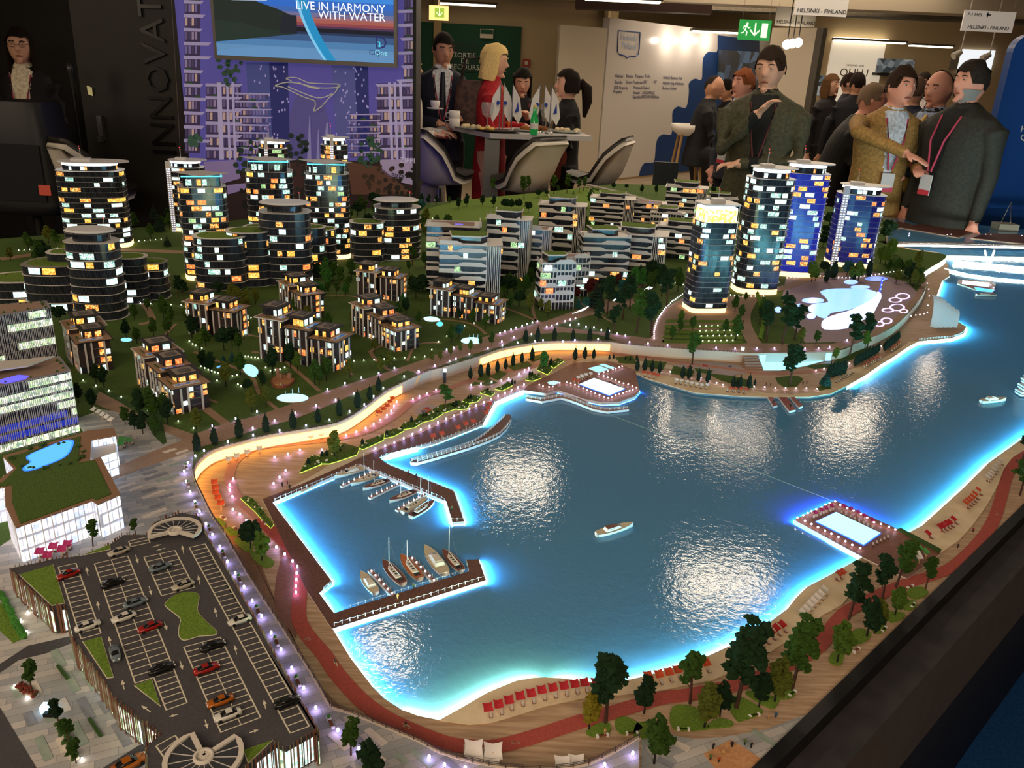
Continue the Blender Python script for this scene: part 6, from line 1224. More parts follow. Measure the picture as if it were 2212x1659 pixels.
# ---- car park with roof deck
ZP = ZU + .045
DK = '24,1228 43,1248 111,1311 142,1306 160,1379 223,1463 253,1511 352,1585 319,1612 322,1720 500,1720 527,1657 595,1604 618,1612 686,1574 688,1590 494,1240 441,1152 431,1116 392,1108 335,1128 327,1156 268,1156 235,1179 187,1200 119,1208'
def carpark():
    dk = [tuple(p[:2]) for p in PL(DK, ZP)]; r = root('car_park', 'two-storey car park with grey roof deck, brown fins and lit interior', 'building', (*dk[6], ZU)); pr = Peri(dk)
    MB().prism(dk, ZU, ZP - .002, ms=1).build('body', [M_ASPH, mat('car_park_wall', '3A3634', .7)], r)
    MB().prism(offpoly(dk, .0008), ZP - .003, ZP, bottom=True).build('roof_deck', M_ASPH, r)
    for t in range(int(pr.T / .008)):
        q, nn = pr.at(t * .008 + .004)
        if nn.y > .35: continue
        if R.random() < .85: MB().ribbon(pr.seg(t * .008 + .0008, t * .008 + .0072, .0006), ZU + .003, ZP - .008).build('window', M_OLIT if nn.x < 0 and R.random() < .75 else M_COOLW, r)
    mb, mc = mat('brown_fin', '7A4E3A', .6), mat('olive_fin', '8A7E62', .6)
    for t in range(int(pr.T / .0052)):
        q, nn = pr.at(t * .0052 + R.uniform(0, .002)); big = R.random() < .25; ht = (ZP - ZU) + R.uniform(0, .006); zb = ZU + (0 if big else R.uniform(0, .012))
        if nn.y > .35: zb = ZP - .01
        MB().box((*(q + nn * .0022), zb), (.001, .0026 if big else .0010, ZU + ht - zb), math.atan2(nn.y, nn.x)).build('fin', mb if big or R.random() < .4 else mc, r)
    gm = MB(); 
    for s in ('43,1242 114,1221 139,1303 112,1308', '180,1387 218,1377 244,1463 232,1465', '292,1482 327,1469 346,1525', '182,1199 237,1178 238,1187', '527,1622 587,1601 537,1648'):
        pl = [tuple(p[:2]) for p in PL(s, ZP)]; MB().prism(offpoly(pl, .0009), ZP, ZP + .0008).build('kerb', M_LINE, r); MB().prism(pl, ZP, ZP + .0014).build('grass_bed', M_LAWN2, r)
    bo = ' '.join(f'{x / 3.95:.1f},{1240 + y / 3.95:.1f}' for x, y in [(1415, 250), (1490, 185), (1600, 157), (1690, 175), (1692, 240), (1685, 320), (1760, 410), (1845, 490), (1825, 522), (1700, 530), (1580, 565), (1532, 535), (1530, 460), (1540, 380), (1430, 290)])
    pl = [tuple(p) for p in smooth([Vector(p[:2]) for p in PL(bo, ZP)], 3, True)]; MB().prism(offpoly(pl, .0009), ZP, ZP + .0008).build('kerb', M_LINE, r); MB().prism(pl, ZP, ZP + .0014).build('grass_bed', M_LAWN2, r)
    m = MB(); lw = .0011
    def ln(a, b, w=lw): m.strip([tuple(a[:2]), tuple(b[:2])], w, ZP, ZP + .0004)
    def bay(TL, TR, BR, BL, n, mid=False):
        q = [P(*p, ZP) for p in (TL, TR, BR, BL)]; ln(q[0], q[3], .0016); ln(q[1], q[2], .0016)
        for i in range(n + 1): t = i / n; ln(q[0].lerp(q[3], t), q[1].lerp(q[2], t))
        if mid: ln(q[0].lerp(q[1], .5), q[3].lerp(q[2], .5))
    bay((126, 1225), (164, 1217), (218, 1368), (175, 1380), 15); bay((204, 1218), (276, 1201), (377, 1449), (292, 1476), 22, True); bay((332, 1463), (377, 1449), (404, 1518), (359, 1534), 6)
    bay((311, 1204), (378, 1189), (420, 1269), (349, 1287), 8, True); bay((397, 1398), (476, 1377), (563, 1550), (477, 1582), 15, True); bay((409, 1183), (443, 1175), (668, 1569), (627, 1584), 36)
    bay((278, 1169), (319, 1160), (324, 1172), (282, 1181), 2); bay((337, 1612), (378, 1589), (391, 1604), (357, 1640), 2)
    m.build('bay_lines', M_LINE, r, kind='stuff')
    up, dn, rt, lf = (-.22, -1), (.3, 1), (1, -.3), (-1, .3)
    for x, y, d in ((188, 1234, up), (395, 1187, up), (430, 1253, up), (296, 1209, dn), (325, 1277, dn), (212, 1308, up), (237, 1385, up), (358, 1353, dn), (392, 1438, dn), (466, 1323, up), (509, 1404, up), (266, 1479, up), (315, 1531, (-1, -.7)), (375, 1546, lf), (446, 1565, dn), (572, 1522, up), (549, 1580, rt), (339, 1179, rt), (347, 1187, lf)):
        a, b = P(x - d[0] * 10, y - d[1] * 10, ZP), P(x + d[0] * 10, y + d[1] * 10, ZP); t = (b - a).normalized(); s = Vector((-t.y, t.x, 0)); k = a.lerp(b, .5)
        mm = MB().strip([tuple(a[:2]), tuple(k[:2])], .0011, ZP, ZP + .0004); e = ZP + .0004
        mm.add([(*(k + s * .0024)[:2], e), (*(k - s * .0024)[:2], e), (*b[:2], e)], [(0, 1, 2)]).build('arrow_marking', M_LINE, r)
    for (hx, hy), R0, a0, a1, lab in (((378, 1147), 51, -20, 215, 1), ((440, 1636), 78, 128, 412, 2)):
        # fan shaped glass roof over a spiral ramp
        hub = P(hx, hy, ZP + .008); rad = R0 * MPP(hx, hy, ZP + .008); arc = [(hub.x + rad * math.cos(math.radians(a)), hub.y + rad * math.sin(math.radians(a))) for a in [a0 + (a1 - a0) * k / 24 for k in range(25)]]
        q = ob('ramp_roof', MB().prism([(hub.x - r.location.x, hub.y - r.location.y)] + [(x - r.location.x, y - r.location.y) for x, y in arc], ZP - ZU + .001, ZP - ZU + .008).mesh('ramp_roof', mat('ramp_glass', '3A3C42', .15, spec=.8)), r)
        mm = MB().strip([(hub.x, hub.y)] + arc + [(hub.x, hub.y)], .0055, ZP + .006, ZP + .0105); mm.lathe([(.011, ZP + .006), (.011, ZP + .0115), (.0075, ZP + .0115), (.0075, ZP + .009)], (hub.x, hub.y, 0), 20)
        mm.build('ramp_rim', M_KERB, r)
        for k in range(2, 24, 2): MB().strip([(hub.x, hub.y), arc[k]], .0007, ZP + .008, ZP + .0088).build('glazing_bar', M_VPIL, r)
carpark()
# ================= trees
T = random.Random(21)
def folmat(n, a, b): return mat(n, a, .95, nz=(260, b, 4, None), bump=1, spec=.2)
F_DARK = folmat('dark_foliage', '2A4A28', '1C3420'); F_MID = folmat('green_foliage', '4C6E28', '38581E'); F_LITE = folmat('light_foliage', '6E8E34', '547426'); F_OLIV = folmat('olive_foliage', '7E8432', '5E6A26')
F_YEL = folmat('yellow_foliage', 'B89A2A', '8A8A26'); F_TEAL = folmat('teal_foliage', '3A7468', '2A5A54'); F_RED = folmat('red_foliage', '7A2A24', '541E1C'); F_CYP = folmat('cypress_foliage', '2C4230', '1E3024'); F_GRN = folmat('vivid_foliage', '4E8A3A', '38702E')
M_TRUNK = mat('bark', '4A2E22', .9); M_TRUNKD = mat('dark_bark', '1E1614', .9)
def clump(m, c, r, n, sub=1, sq=.75, seed=0):
    for k in range(int(n * 1.7)):
        a, b = T.random() * 2 * PI, math.acos(T.uniform(-1, 1)); rr = r * T.uniform(.5, 1.0)
        m.ico((c[0] + rr * math.sin(b) * math.cos(a), c[1] + rr * math.sin(b) * math.sin(a), c[2] + rr * math.cos(b) * sq), r * T.uniform(.22, .42), sub, nz=1.3, nsc=2.9, sc=(1, 1, .72), smooth=False, seed=seed * 31 + k)
def tree(kind, fol, bark, seed):                     # unit height prototypes
    r = root({'pine': 'pine_tree', 'leafy': 'leafy_tree', 'round': 'round_tree', 'cypress': 'cypress', 'spruce': 'spruce', 'bush': 'bush'}[kind], 'tree', 'tree'); m = MB(); t = MB(); T.seed(seed)
    if kind == 'pine':
        lean = T.uniform(-.05, .05); t.tube([(0, 0, 0), (lean * .4, 0, .3), (lean, .01, .62), (lean * .6, 0, .86)], [.022, .018, .014, .006], 6)
        for z, rr, n in ((.87, .125, 16), (.70, .155, 20), (.53, .13, 14), (.41, .08, 8)):
            a = T.random() * 6; off = T.uniform(.03, .09); c = (lean + off * math.cos(a), off * math.sin(a), z); clump(m, c, rr, n, 2, .62, seed + int(z * 10)); t.tube([(lean, 0, z - .12), c], [.008, .003], 4)
    elif kind == 'leafy':
        t.tube([(0, 0, 0), (.01, 0, .35), (0, 0, .8)], [.02, .017, .006], 6)
        for z, rr, n in ((.86, .11, 12), (.69, .165, 20), (.50, .185, 20), (.34, .14, 12)): clump(m, (T.uniform(-.03, .03), T.uniform(-.03, .03), z), rr, n, 2, .75, seed + int(z * 10))
    elif kind == 'round':
        t.tube([(0, 0, 0), (0, 0, .5)], [.02, .012], 6); clump(m, (0, 0, .62), .27, 34, 2, .95, seed)
    elif kind == 'cypress':
        t.tube([(0, 0, 0), (0, 0, .2)], [.03, .02], 6)
        for k in range(46):
            z = .1 + .86 * (k / 46); rr = .125 * math.sin(PI * min(1, (z + .12)) ** .85) ** .8; a = k * 2.4; m.ico((rr * .6 * math.cos(a), rr * .6 * math.sin(a), z), max(.018, rr * .62), 1, nz=.7, nsc=3, sc=(1, 1, 1.35), smooth=False, seed=k)
    elif kind == 'spruce':
        t.tube([(0, 0, 0), (0, 0, .9)], [.02, .004], 6)
        for k in range(8):
            z = .1 + k * .11; rr = .27 * (1 - k / 8.3)
            for j in range(9): a = j * .7 + k; m.ico((rr * .7 * math.cos(a), rr * .7 * math.sin(a), z), max(.02, rr * .42), 1, nz=.8, nsc=3, sc=(1, 1, .6), smooth=False, seed=k * 9 + j)
    elif kind == 'bush': clump(m, (0, 0, .45), .45, 18, 1, .8, seed)
    m.build('crown', fol, r); 
    if t.v: t.build('trunk', bark, r)
    return r
TP = {}
TKEY = {'P': ('pine', F_DARK, M_TRUNK, 'dark pine with a bare reddish trunk'), 'p': ('pine', F_MID, M_TRUNK, 'green clumpy pine'), 'L': ('leafy', F_MID, M_TRUNKD, 'green oval tree'), 'l': ('leafy', F_LITE, M_TRUNKD, 'light green oval tree'),
        'o': ('leafy', F_OLIV, M_TRUNKD, 'olive green oval tree'), 'y': ('leafy', F_YEL, M_TRUNKD, 'yellow leaved tree'), 'D': ('round', F_DARK, M_TRUNKD, 'dark round-crowned tree'), 'd': ('leafy', F_DARK, M_TRUNKD, 'dark oval tree'),
        'C': ('cypress', F_CYP, M_TRUNKD, 'dark spindle cypress'), 'S': ('spruce', F_TEAL, M_TRUNKD, 'bluish spruce'), 's': ('spruce', F_CYP, M_TRUNKD, 'dark green spruce'), 'T': ('round', F_TEAL, M_TRUNKD, 'teal round tree'), 'R': ('round', F_RED, M_TRUNKD, 'red maple'),
        'g': ('leafy', F_GRN, M_TRUNKD, 'vivid green lit tree')}
def put_tree(k, x, y, ty, z, label, group=None, wide=1):
    if k not in TP: TP[k] = [Proto(tree(*TKEY[k][:3], s)) for s in ((1, 2) if k in 'PpLldDC' else (3,))]
    b = P(x, y, z); h = max(.01, HT(x, y, z, ty)); pr = T.choice(TP[k])
    return pr.put(b, T.random() * 6.28, label, group, (h * wide, h * wide, h))
def trees(s, z, where, group=None, same=False, wide=1):
    for i, q in enumerate(s.split()):
        k, v = q[0], q[1:].split(','); x, y, ty = (float(a) for a in v); lab = TKEY[k][3] + ' ' + where
        put_tree(k, x, y, ty, z, lab, group or where, wide)
T = random.Random(21)
one = lambda s, z, lab, wide=1: put_tree(s[0], *(float(a) for a in s[1:].split(',')), z, lab, None, wide)
for s, lab in (('P1590,1531,1334', 'tall dark pine in three clumps in front of the red sunshades, near the middle of the beach'), ('p1710,1491,1329', 'leaning green pine with reddish trunk beside a white bench'), ('p1490,1520,1402', 'bushy dark tree covering the end of the orange sunshade row'),
               ('o1521,1575,1473', 'round olive tree on the near grass island with a bench'), ('d1555,1548,1468', 'small dark tree right behind the round olive tree'), ('d1639,1530,1446', 'dark oval tree beside the tallest beach pine'), ('o1673,1518,1417', 'olive tree with slim black trunk left of the leaning pine'),
               ('l1808,1432,1337', 'bright green tree with a low crown beside a white bench'), ('P1833,1339,1214', 'huge dark pine at the end of the platform beach'), ('P1905,1300,1196', 'nearly black pine behind the huge dark pine'), ('p1935,1270,1163', 'bluish pine rising above the bathing platform end'),
               ('d1872,1377,1285', 'dark low tree under the huge pine'), ('o1889,1368,1290', 'thin olive tree among the grass islands'), ('l1933,1331,1262', 'light green tree on an island near the black rim'), ('p1998,1275,1204', 'small compact pine alone beside the cycle lane'), ('p2203,1070,978', 'dark pine cut off by the right picture edge'),
               ('P2206,1000,905', 'upper dark pine at the right picture edge'), ('y1272,1577,1496', 'yellow leaved tree on the first grass island'), ('P1308,1564,1399', 'tall dark pine beside the yellow tree'), ('d1391,1541,1458', 'dark oval tree between the two sunshade rows'), ('L1413,1650,1539', 'large green oval tree at the bottom by the plaza corner')):
    one(s, ZL, lab)
for s, lab in (('p758,1632,1551', 'dark tree beside the two lamps at the bottom of the plaza'), ('d800,1690,1594', 'dark tree cut off by the bottom edge of the picture'), ('p68,1492,1421', 'olive pine beside the red flower bed'), ('P130,1575,1512', 'dark tree next to the glowing blue kiosk'), ('p150,1610,1551', 'mid green tree in the long planter, behind the lamp'),
               ('p165,1650,1595', 'lowest tree in the long planter near the car lane'), ('p201,1181,1122', 'green tree standing between the white hall and the car park'), ('p294,1158,1117', 'green tree beside the round ramp roof')):
    one(s, ZU, lab)
one('o723,990,926', ZL, 'olive tree in the long planting bed of the marina square'); one('D542,1187,1121', ZL, 'dark round tree behind the low hedge islands'); one('l566,1212,1145', ZL, 'light green tree on the oval lawn by the walk', 1.1)
one('p1495,787,714', ZL, 'tall bare-trunked pine beside the playground'); one('p961,886,830', ZL, 'green tree beside the small playground of the square', 1.2); one('g1173,802,756', ZL, 'light round tree beside the amber wall'); one('P1706,832,737', ZL, 'big dark pine on its own lawn before the blue pool', 1.2); one('S1782,833,799', ZL, 'bluish spruce on the beach corner', 1.3)
trees('C426,975,925 C464,962,914 C517,947,894 C575,935,889 C633,927,881 C687,914,875 C733,899,857 C773,882,838 C799,864,828 C818,846,809', ZU, 'in the row on top of the amber wall', 'cypresses on top of the amber wall', wide=1.15)
trees('C1016,818,788 C1038,814,779 C1054,811,778 C1074,804,773 C1092,798,770 C1108,790,759 C1127,784,756 C1149,779,745 C1242,778,745 C1263,775,743 C1282,775,748', ZL, 'standing in front of the amber wall', 'cypresses in front of the amber wall', wide=1.1)
trees('C1316,777,764 C1325,775,763 C1351,778,767 C1361,780,769 C1375,778,764 C1190,789,771 C1187,791,776 C1144,814,798 C1149,812,799 C1106,832,817 C1112,830,818 C1054,847,835 C1011,864,851 C1017,863,850 C985,879,861 C921,901,889 C915,903,889 C889,914,896 C835,944,926 C783,963,944 C735,977,966 C706,987,969 C696,988,971 C666,1005,985', ZL, 'low in the glowing planting beds', 'dwarf cypresses in the lit planting beds', wide=1.3)
trees('C1135,740,705 C1161,736,701 C1197,737,702 C1237,737,706 C1273,737,702 C1311,735,704', ZU, 'on the crescent lawn above the amber wall', 'cypresses on the crescent lawn', wide=1.1)
trees('C1376,801,770 C1392,802,768 C1408,803,773 C1424,806,777 C1474,817,785 C1488,818,784 C1508,823,793 C1528,827,793 C1583,837,807 C1597,840,807 C1617,838,804 C1591,838,815 C1630,832,816', ZL, 'behind the north beach loungers', 'cypresses behind the north beach', wide=1.1)
trees('C1790,816,778 C1797,814,776 C1805,812,775 C1813,811,774 C1821,808,771 C1847,790,762 C1854,786,757 C1861,782,754 C1868,778,750 C1875,774,746 C1882,770,743 C1889,766,741 C1895,762,738 C1911,757,730 C1917,753,726 C1922,749,722 C1928,744,718 C1933,740,714 C1938,735,711', ZL, 'in the dense diagonal rows up the beach', 'cypress rows up the curved beach', wide=1.3)
trees('P1656,737,648 P1689,744,635 P1716,734,655 o1729,742,704 L1762,744,711 P1835,768,676 P1873,751,673 l1868,752,712 l1803,779,749 C1697,653,623 P1640,700,665 L1645,690,640', ZU, 'before the aqua park', 'trees before the aqua park')
trees('L1451,734,701 L1468,719,685 L1496,714,681 L1565,721,687 L1589,734,678 L1587,673,635 L1610,651,630 l1470,700,668 L1600,690,655', ZU, 'round the slim lounge tower', 'trees round the slim lounge tower')
trees('P1408,725,626 P1440,665,575 P1290,709,648 P1325,719,656 P1311,681,593 s1286,665,598 p1375,719,620 P1406,722,631 C1310,732,712 g1366,640,572 g1386,625,575 P1429,640,567 L1464,630,575 P1345,690,610 P1360,670,590 P1300,650,600', ZU, 'in the park woods between town and lake', 'park woods')
trees('R1277,645,598 R1242,652,615 R1335,616,590 R1404,605,585 R1262,630,605', ZU, 'at the edge of the park woods', 'red maples by the park woods'); trees('S1249,666,638 T1265,668,640 T1345,640,600 T1338,660,625', ZU, 'beside the red maples', 'teal trees beside the maples')
trees('o1144,674,631 o1168,671,643 o1183,684,646 L1262,625,590 L1130,640,600 L1120,660,620 L1100,668,630 l1090,640,610 L1145,620,575 L1110,630,590', ZU, 'by the small balcony block with fins', 'trees by the small balcony block')
trees('d911,440,417 d926,442,418 d943,443,420 L971,441,423 d990,452,424 d1008,447,417 d1042,445,419 d1066,448,421 D1090,455,425 D1103,457,428 D1120,455,427 D1141,460,432 p1062,420,382 D1084,418,409 p1132,430,378 p1143,415,378 D1163,428,407 p1196,420,376 p1205,418,399 p1224,418,374 p1251,416,384 p1260,413,380 s1237,445,410 L1275,445,405 D1325,410,393 D1353,410,396 d1386,418,397 d1417,420,397 D1475,410,398 D1600,415,400 D1540,420,400 D1180,424,409', ZU, 'on the far golf lawn', 'trees on the far golf lawn')
trees('d415,732,676 d430,722,674 l432,758,714 L445,750,702 D484,757,702 D502,750,701 L515,758,716 d440,800,753 d456,808,758 o488,835,776 L520,810,757 S502,780,755 S483,785,762 D535,848,817 d567,838,797 d589,808,745 d628,797,735 l643,802,758 L680,832,773 L705,823,766 L690,833,790 o544,890,835 o575,880,830 o756,816,771 o822,808,768 o840,796,757 o425,930,878', ZU, 'among the villas left of the playground', 'trees among the nearer villas')
trees('d208,828,783 d225,838,788 d273,732,687 L296,742,704 L332,727,684 L362,725,681 L291,692,654 L354,692,636 L319,671,641 P385,645,593 P398,652,600 d170,870,825 d200,885,835 L370,700,660 l400,690,665 D150,660,620 D130,700,655', ZU, 'behind the leftmost villas', 'trees behind the leftmost villas')
trees('L271,918,875 d291,930,885 d309,938,888 L335,941,894', ZU, 'in the kerbed bed at the road fork', 'four trees at the road fork')
trees('L975,740,699 T991,730,698 L1020,702,665 L1049,712,675 d991,692,664 L1004,688,660 g870,656,632 D852,646,625 d877,679,640 L860,690,650 o809,760,727 o933,783,757 o951,780,755 o973,770,745 l994,762,740 l1016,760,732 L1037,747,724 L1062,747,716 L822,790,765 L840,790,760 L905,700,670 o760,700,670', ZU, 'between the rear villas and the boulevard', 'trees between villas and boulevard')
# woods filling the town
fill = [('0,560 60,540 120,520 130,560 40,600', 9, 'pDLo', 'at the far left edge'), ('240,470 380,470 380,560 260,560', 9, 'PsTL', 'behind the low curving terraced block'), ('740,440 900,445 930,470 900,500 760,500', 26, 'DLTp', 'in the forest behind the round stepped block'), ('900,475 960,480 1000,500 900,530', 9, 'LgDo', 'on the lawn right of the round stepped block'),
        ('680,600 760,590 760,640 700,680 680,640', 14, 'DLgp', 'in the grove behind the middle villas'), ('560,600 680,610 600,640', 5, 'DLo', 'in front of the big curving block'), ('900,560 960,600 900,650 860,600', 9, 'DLop', 'left of the first balcony block'), ('520,690 590,660 560,640 450,640', 9, 'LDo', 'between the middle villas'),
        ('1130,560 1160,640 1130,680 1090,650', 9, 'LogD', 'between the balcony blocks'), ('1240,440 1300,440 1290,540 1250,560', 10, 'DLg', 'behind the golf lawn blocks'), ('1380,560 1440,600 1400,640 1360,610', 8, 'gLD', 'below the far balcony blocks'), ('1780,480 1800,480 1800,600 1770,600', 6, 'DL', 'between the blue towers'),
        ('1880,470 1925,490 1960,600 1890,590', 12, 'DPLl', 'right of the white-shafted tower'), ('1900,560 2000,560 2010,610 1950,640', 12, 'DpLo', 'at the neck of the peninsula'), ('1740,590 1890,590 1880,612 1750,612', 12, 'lCT', 'along the back of the aqua park'), ('600,770 700,830 640,860 580,850', 0, 'L', ''), ('1560,560 1580,640 1540,680', 4, 'Ll', 'beside the foot of the tall towers'),
        ('300,860 370,900 345,960 300,900', 5, 'dL', 'in the bed beside the car road'), ('640,660 740,700 700,760 600,740', 7, 'LDo', 'behind the round fountain villa')]
for poly, n, ks, where in fill:
    pg = pts(poly); k = 0; xs = [p[0] for p in pg]; ys = [p[1] for p in pg]
    while k < n:
        x, y = T.uniform(min(xs), max(xs)), T.uniform(min(ys), max(ys))
        if not inside((x, y), pg): continue
        kk = T.choice(ks); hp = T.uniform(22, 38) * (1 + (y - 450) / 500); put_tree(kk, x, y, y - hp, ZU, TKEY[kk][3] + ' ' + where, 'trees ' + where, 1.1); k += 1
# ---- planting beds with glowing yellow-green edges
M_BEDL = mat('yellow_green_edge_light', '000000', em=(.72, 1, .12), es=1.7)
def bed(s, label):
    pl = [tuple(p[:2]) for p in PL(s, ZL)]; c = pl[0]; r = root('planting_bed', label, 'planting bed', (*c, ZL)); MB().ribbon(offpoly(pl, .0008), ZL + .0003, ZL + .002, closed=True).build('edge_light', M_BEDL, r)
    MB().prism(pl, ZL, ZL + .004).build('soil_grass', M_LAWN, r); cc = (sum(p[0] for p in pl) / len(pl), sum(p[1] for p in pl) / len(pl)); m = MB()
    w = MB()
    for k in range(26):
        t = T.random(); a = pl[T.randrange(len(pl))]; b = pl[T.randrange(len(pl))]; q = (a[0] + (b[0] - a[0]) * t, a[1] + (b[1] - a[1]) * t); q = (q[0] + (cc[0] - q[0]) * .25, q[1] + (cc[1] - q[1]) * .25)
        (w if k % 6 == 0 else m).ico((*q, ZL + .0045), T.uniform(.002, .0038), 1, nz=.7, nsc=2, smooth=False, seed=k)
    m.build('shrubs', F_MID, r, kind='stuff'); w.build('white_flowers', mat('white_flowers', 'D8D8C0', .8), r, kind='stuff')
for i, (s, l) in enumerate((('648,1023 661,1000 676,985 694,992 694,1004', 'left end of the marina square, pointed'), ('696,1003 690,985 740,960 776,970 770,984 735,996 712,1003', 'around the olive tree'), ('775,968 790,955 830,940 828,952 800,965 784,972', 'next right of the olive tree bed'), ('830,948 832,935 868,925 872,932 850,944', 'third from the olive tree'),
                            ('862,930 872,916 905,908 915,912 895,925 878,928', 'fourth, with one dwarf cypress'), ('897,912 905,898 945,890 955,896 935,908 908,915', 'fifth, beside the small playground'), ('925,893 950,878 980,872 985,884 960,893', 'grey-green one next to the playground tree'), ('970,876 990,868 1014,875 1008,884 990,886', 'sixth, by the sunshades'),
                            ('1000,868 1015,856 1040,858 1030,869 1012,872', 'seventh, with a pair of dwarf cypresses'), ('1038,850 1050,842 1068,850 1060,857', 'eighth, small'), ('1070,842 1100,828 1106,834 1085,845', 'ninth, small and long'), ('1136,822 1145,810 1165,810 1168,818 1150,824', 'by the pool deck corner'), ('1160,800 1165,790 1185,788 1192,800 1182,810', 'round the light tree'), ('1186,788 1205,776 1218,780 1196,796', 'topmost, by the amber wall'))):
    bed(s, 'yellow-green edged planting bed, ' + l)
for s, l in (('521,1079 531,1074 545,1080 560,1097 572,1112 590,1136 585,1142 570,1128 552,1107', 'long strip of white flowering shrubs on the marina square'),):
    bed(s, l)
for s, l in (('460,1120 472,1118 488,1130 485,1138 470,1132', 'small yellow-green islet'), ('484,1142 495,1137 516,1149 512,1157 495,1155', 'second green islet')): slab('ground_lawn_islet', s, ZL, ZL + .0015, M_LAWN2)
slab('ground_lawn_oval', '541,1192 560,1192 590,1210 588,1222 570,1225 545,1205', ZL, ZL + .0015, M_LAWN2, sm=3); slab('ground_lawn_oval2', '508,1162 535,1158 548,1185 530,1190 512,1175', ZL, ZL + .0015, M_LAWN2, sm=3)
# ================= lamps
def lamp(nm, h, rb, hb, em, es, stem='8A8A92'):
    r = root(nm, nm, 'lamp'); MB().tube([(0, 0, 0), (0, 0, h)], .00045, 5).build('post', mat('lamp_post', stem, .4, metal=.5), r)
    if hb: MB().lathe([(rb * .8, h), (rb, h + hb * .15), (rb, h + hb * .85), (rb * .7, h + hb)], n=8).build('light', mat(nm + '_glow', '000000', em=em, es=es), r)
    else: MB().ico((0, 0, h + rb * .8), rb, 1).build('light', mat(nm + '_glow', '000000', em=em, es=es), r)
    return Proto(r)
L_ST = lamp('street_lamp', .0035, .0016, .0046, (.52, .42, 1), 34); L_GL = lamp('globe_lamp', .0035, .0019, 0, (.85, .72, 1), 22); L_GD = lamp('garden_lamp', .0022, .0011, .0026, (1, .96, .86), 22)
def lamps(pr, s, z, label, h=.0055, rs=None):
    q = pts(s); 
    if rs: q = [tuple(v) for v in resample([Vector(p) for p in q], rs)]
    for x, y in q: b = P(x, y, z + h); pr.put((b.x, b.y, z), 0, label, label + 's')
lamps(L_ST, '422,985 406,1000 398,1018 402,1040 411,1063 421,1083 431,1105 445,1131 459,1155 475,1181 491,1213 508,1238 527,1268 545,1298 565,1331 586,1367 607,1403 630,1443 656,1486 682,1529 730,1577 775,1617 927,1635 960,1652 1005,1659 1367,1627 1306,1652', ZU, 'violet-white cylinder lamp on the stone walk beside the car park')
lamps(L_ST, '459,920 509,904 555,889 707,841 745,828 781,816 818,806 852,795 441,973 492,954 546,925 547,940 593,909 604,930 638,892 661,919 683,876 712,907 725,864 755,889 764,850 787,874 807,856 828,838 873,813 904,802', ZU, 'violet-white lamp lining the boulevard above the long amber wall')
lamps(L_ST, '965,755 980,751 939,790 905,803 971,780 985,775 1014,765 1054,752 1085,746 1084,738 1110,728 1118,740 1156,737 1173,735 1216,738 1242,735 1148,722 1080,720 1091,716 1104,712 1115,708 1128,704 1139,700 1150,697 1161,694 1181,706 1192,704 1204,699 1221,694 1232,690 1243,688 1316,715 1333,721 1351,725 1299,713 1283,707 1266,706 1250,700 1232,702 1360,739 1400,742 1442,746 1547,751 1588,753 1292,732', ZU, 'violet-white lamp round the boulevard junction')
lamps(L_ST, '1635,752 1673,752 1739,753 1768,753 1792,750 1830,735', ZU, 'white lamp on the quay wall above the bright blue pool')
lamps(L_ST, '811,969 832,963 852,956 872,947 891,938 909,928 928,921 946,913 964,905 981,898 997,891 1014,883 1029,876 1045,869 1061,862 1076,855 1091,849 1105,843 1119,837 1132,831', ZL, 'violet-white lamp lining the umbrella boardwalk')
lamps(L_ST, '892,862 906,856 922,850 942,842 1018,832 1039,829 1062,825 1083,822 1099,817 1121,808 1133,800 1142,796', ZL, 'violet lamp on the upper promenade path')
lamps(L_ST, '857,868 851,877 845,888 836,897 822,907 807,916 790,925 770,933 747,940 695,972 648,972 622,981 593,988 617,1017 604,1031 591,1045 504,1035 496,1048 496,1059 502,1073 503,1101 518,1111 532,1125 580,1167 597,1182 615,1197 632,1212 642,1224 641,1238 640,1252 639,1266 639,1280', ZL, 'violet lamp along the curved pink walk of the marina square')
lamps(L_GL, '1209,827 1224,826 1233,828 1242,831 1250,835 1260,839 1268,843 1277,846 1286,850 1295,853 1305,857 1314,860 1322,858 1330,854 1338,851 1346,849 1353,846 1360,844 1367,842 1375,837 1366,834 1357,830 1347,828 1338,825 1330,821 1321,818 1313,815 1304,812 1294,808 1304,804 1313,802 1324,798 1330,796 1338,793 1344,791', ZL + .002, 'white globe lamp around the bright pool deck', .005)
lamps(L_GL, '1165,831 1173,834 1186,836 1194,835', ZL + .002, 'white globe lamp beside the little fountain', .005)
lamps(L_GL, '1629,835 1652,836 1675,838 1697,838 1720,839 1742,839 1765,840 1763,800 1780,796 1835,785 1823,789 1904,747 1898,751 1562,831 1548,827 1514,816 1532,822 1491,812 1448,803 1427,799', ZL, 'white globe lamp along the north beach walk', .005)
lamps(L_GL, '1723,1118 1735,1113 1745,1108 1753,1104 1763,1100 1775,1096 1783,1090 1792,1087 1804,1083 1815,1091 1830,1098 1844,1103 1860,1110 1873,1118 1888,1128 1903,1132 1920,1138 1934,1144 1739,1125 1753,1132 1767,1139 1782,1146 1796,1153 1811,1160 1826,1169 1841,1177 1858,1184', ZL + .002, 'large white globe lamp around the bathing platform', .005)
lamps(L_GL, '1413,731 1413,715 1420,690 1432,672 1450,653 1478,633', ZU, 'small globe lamp in the dense curved row beside the lounge tower road', .004, rs=4.6)
lamps(L_GD, '1405,600 1500,620 1505,628 1600,640 1650,640 1652,652 1655,665 1660,680 1665,690', ZU, 'tiny garden light by the tower lawns', .003, rs=9)
for y, x0, x1 in ((713, 1512, 1600), (724, 1502, 1603), (703, 1512, 1560), (735, 1505, 1588)): lamps(L_GD, f'{x0},{y + 2} {x1},{y}', ZU, 'tiny light on the terraced lawn below the lounge tower', .003, rs=13)
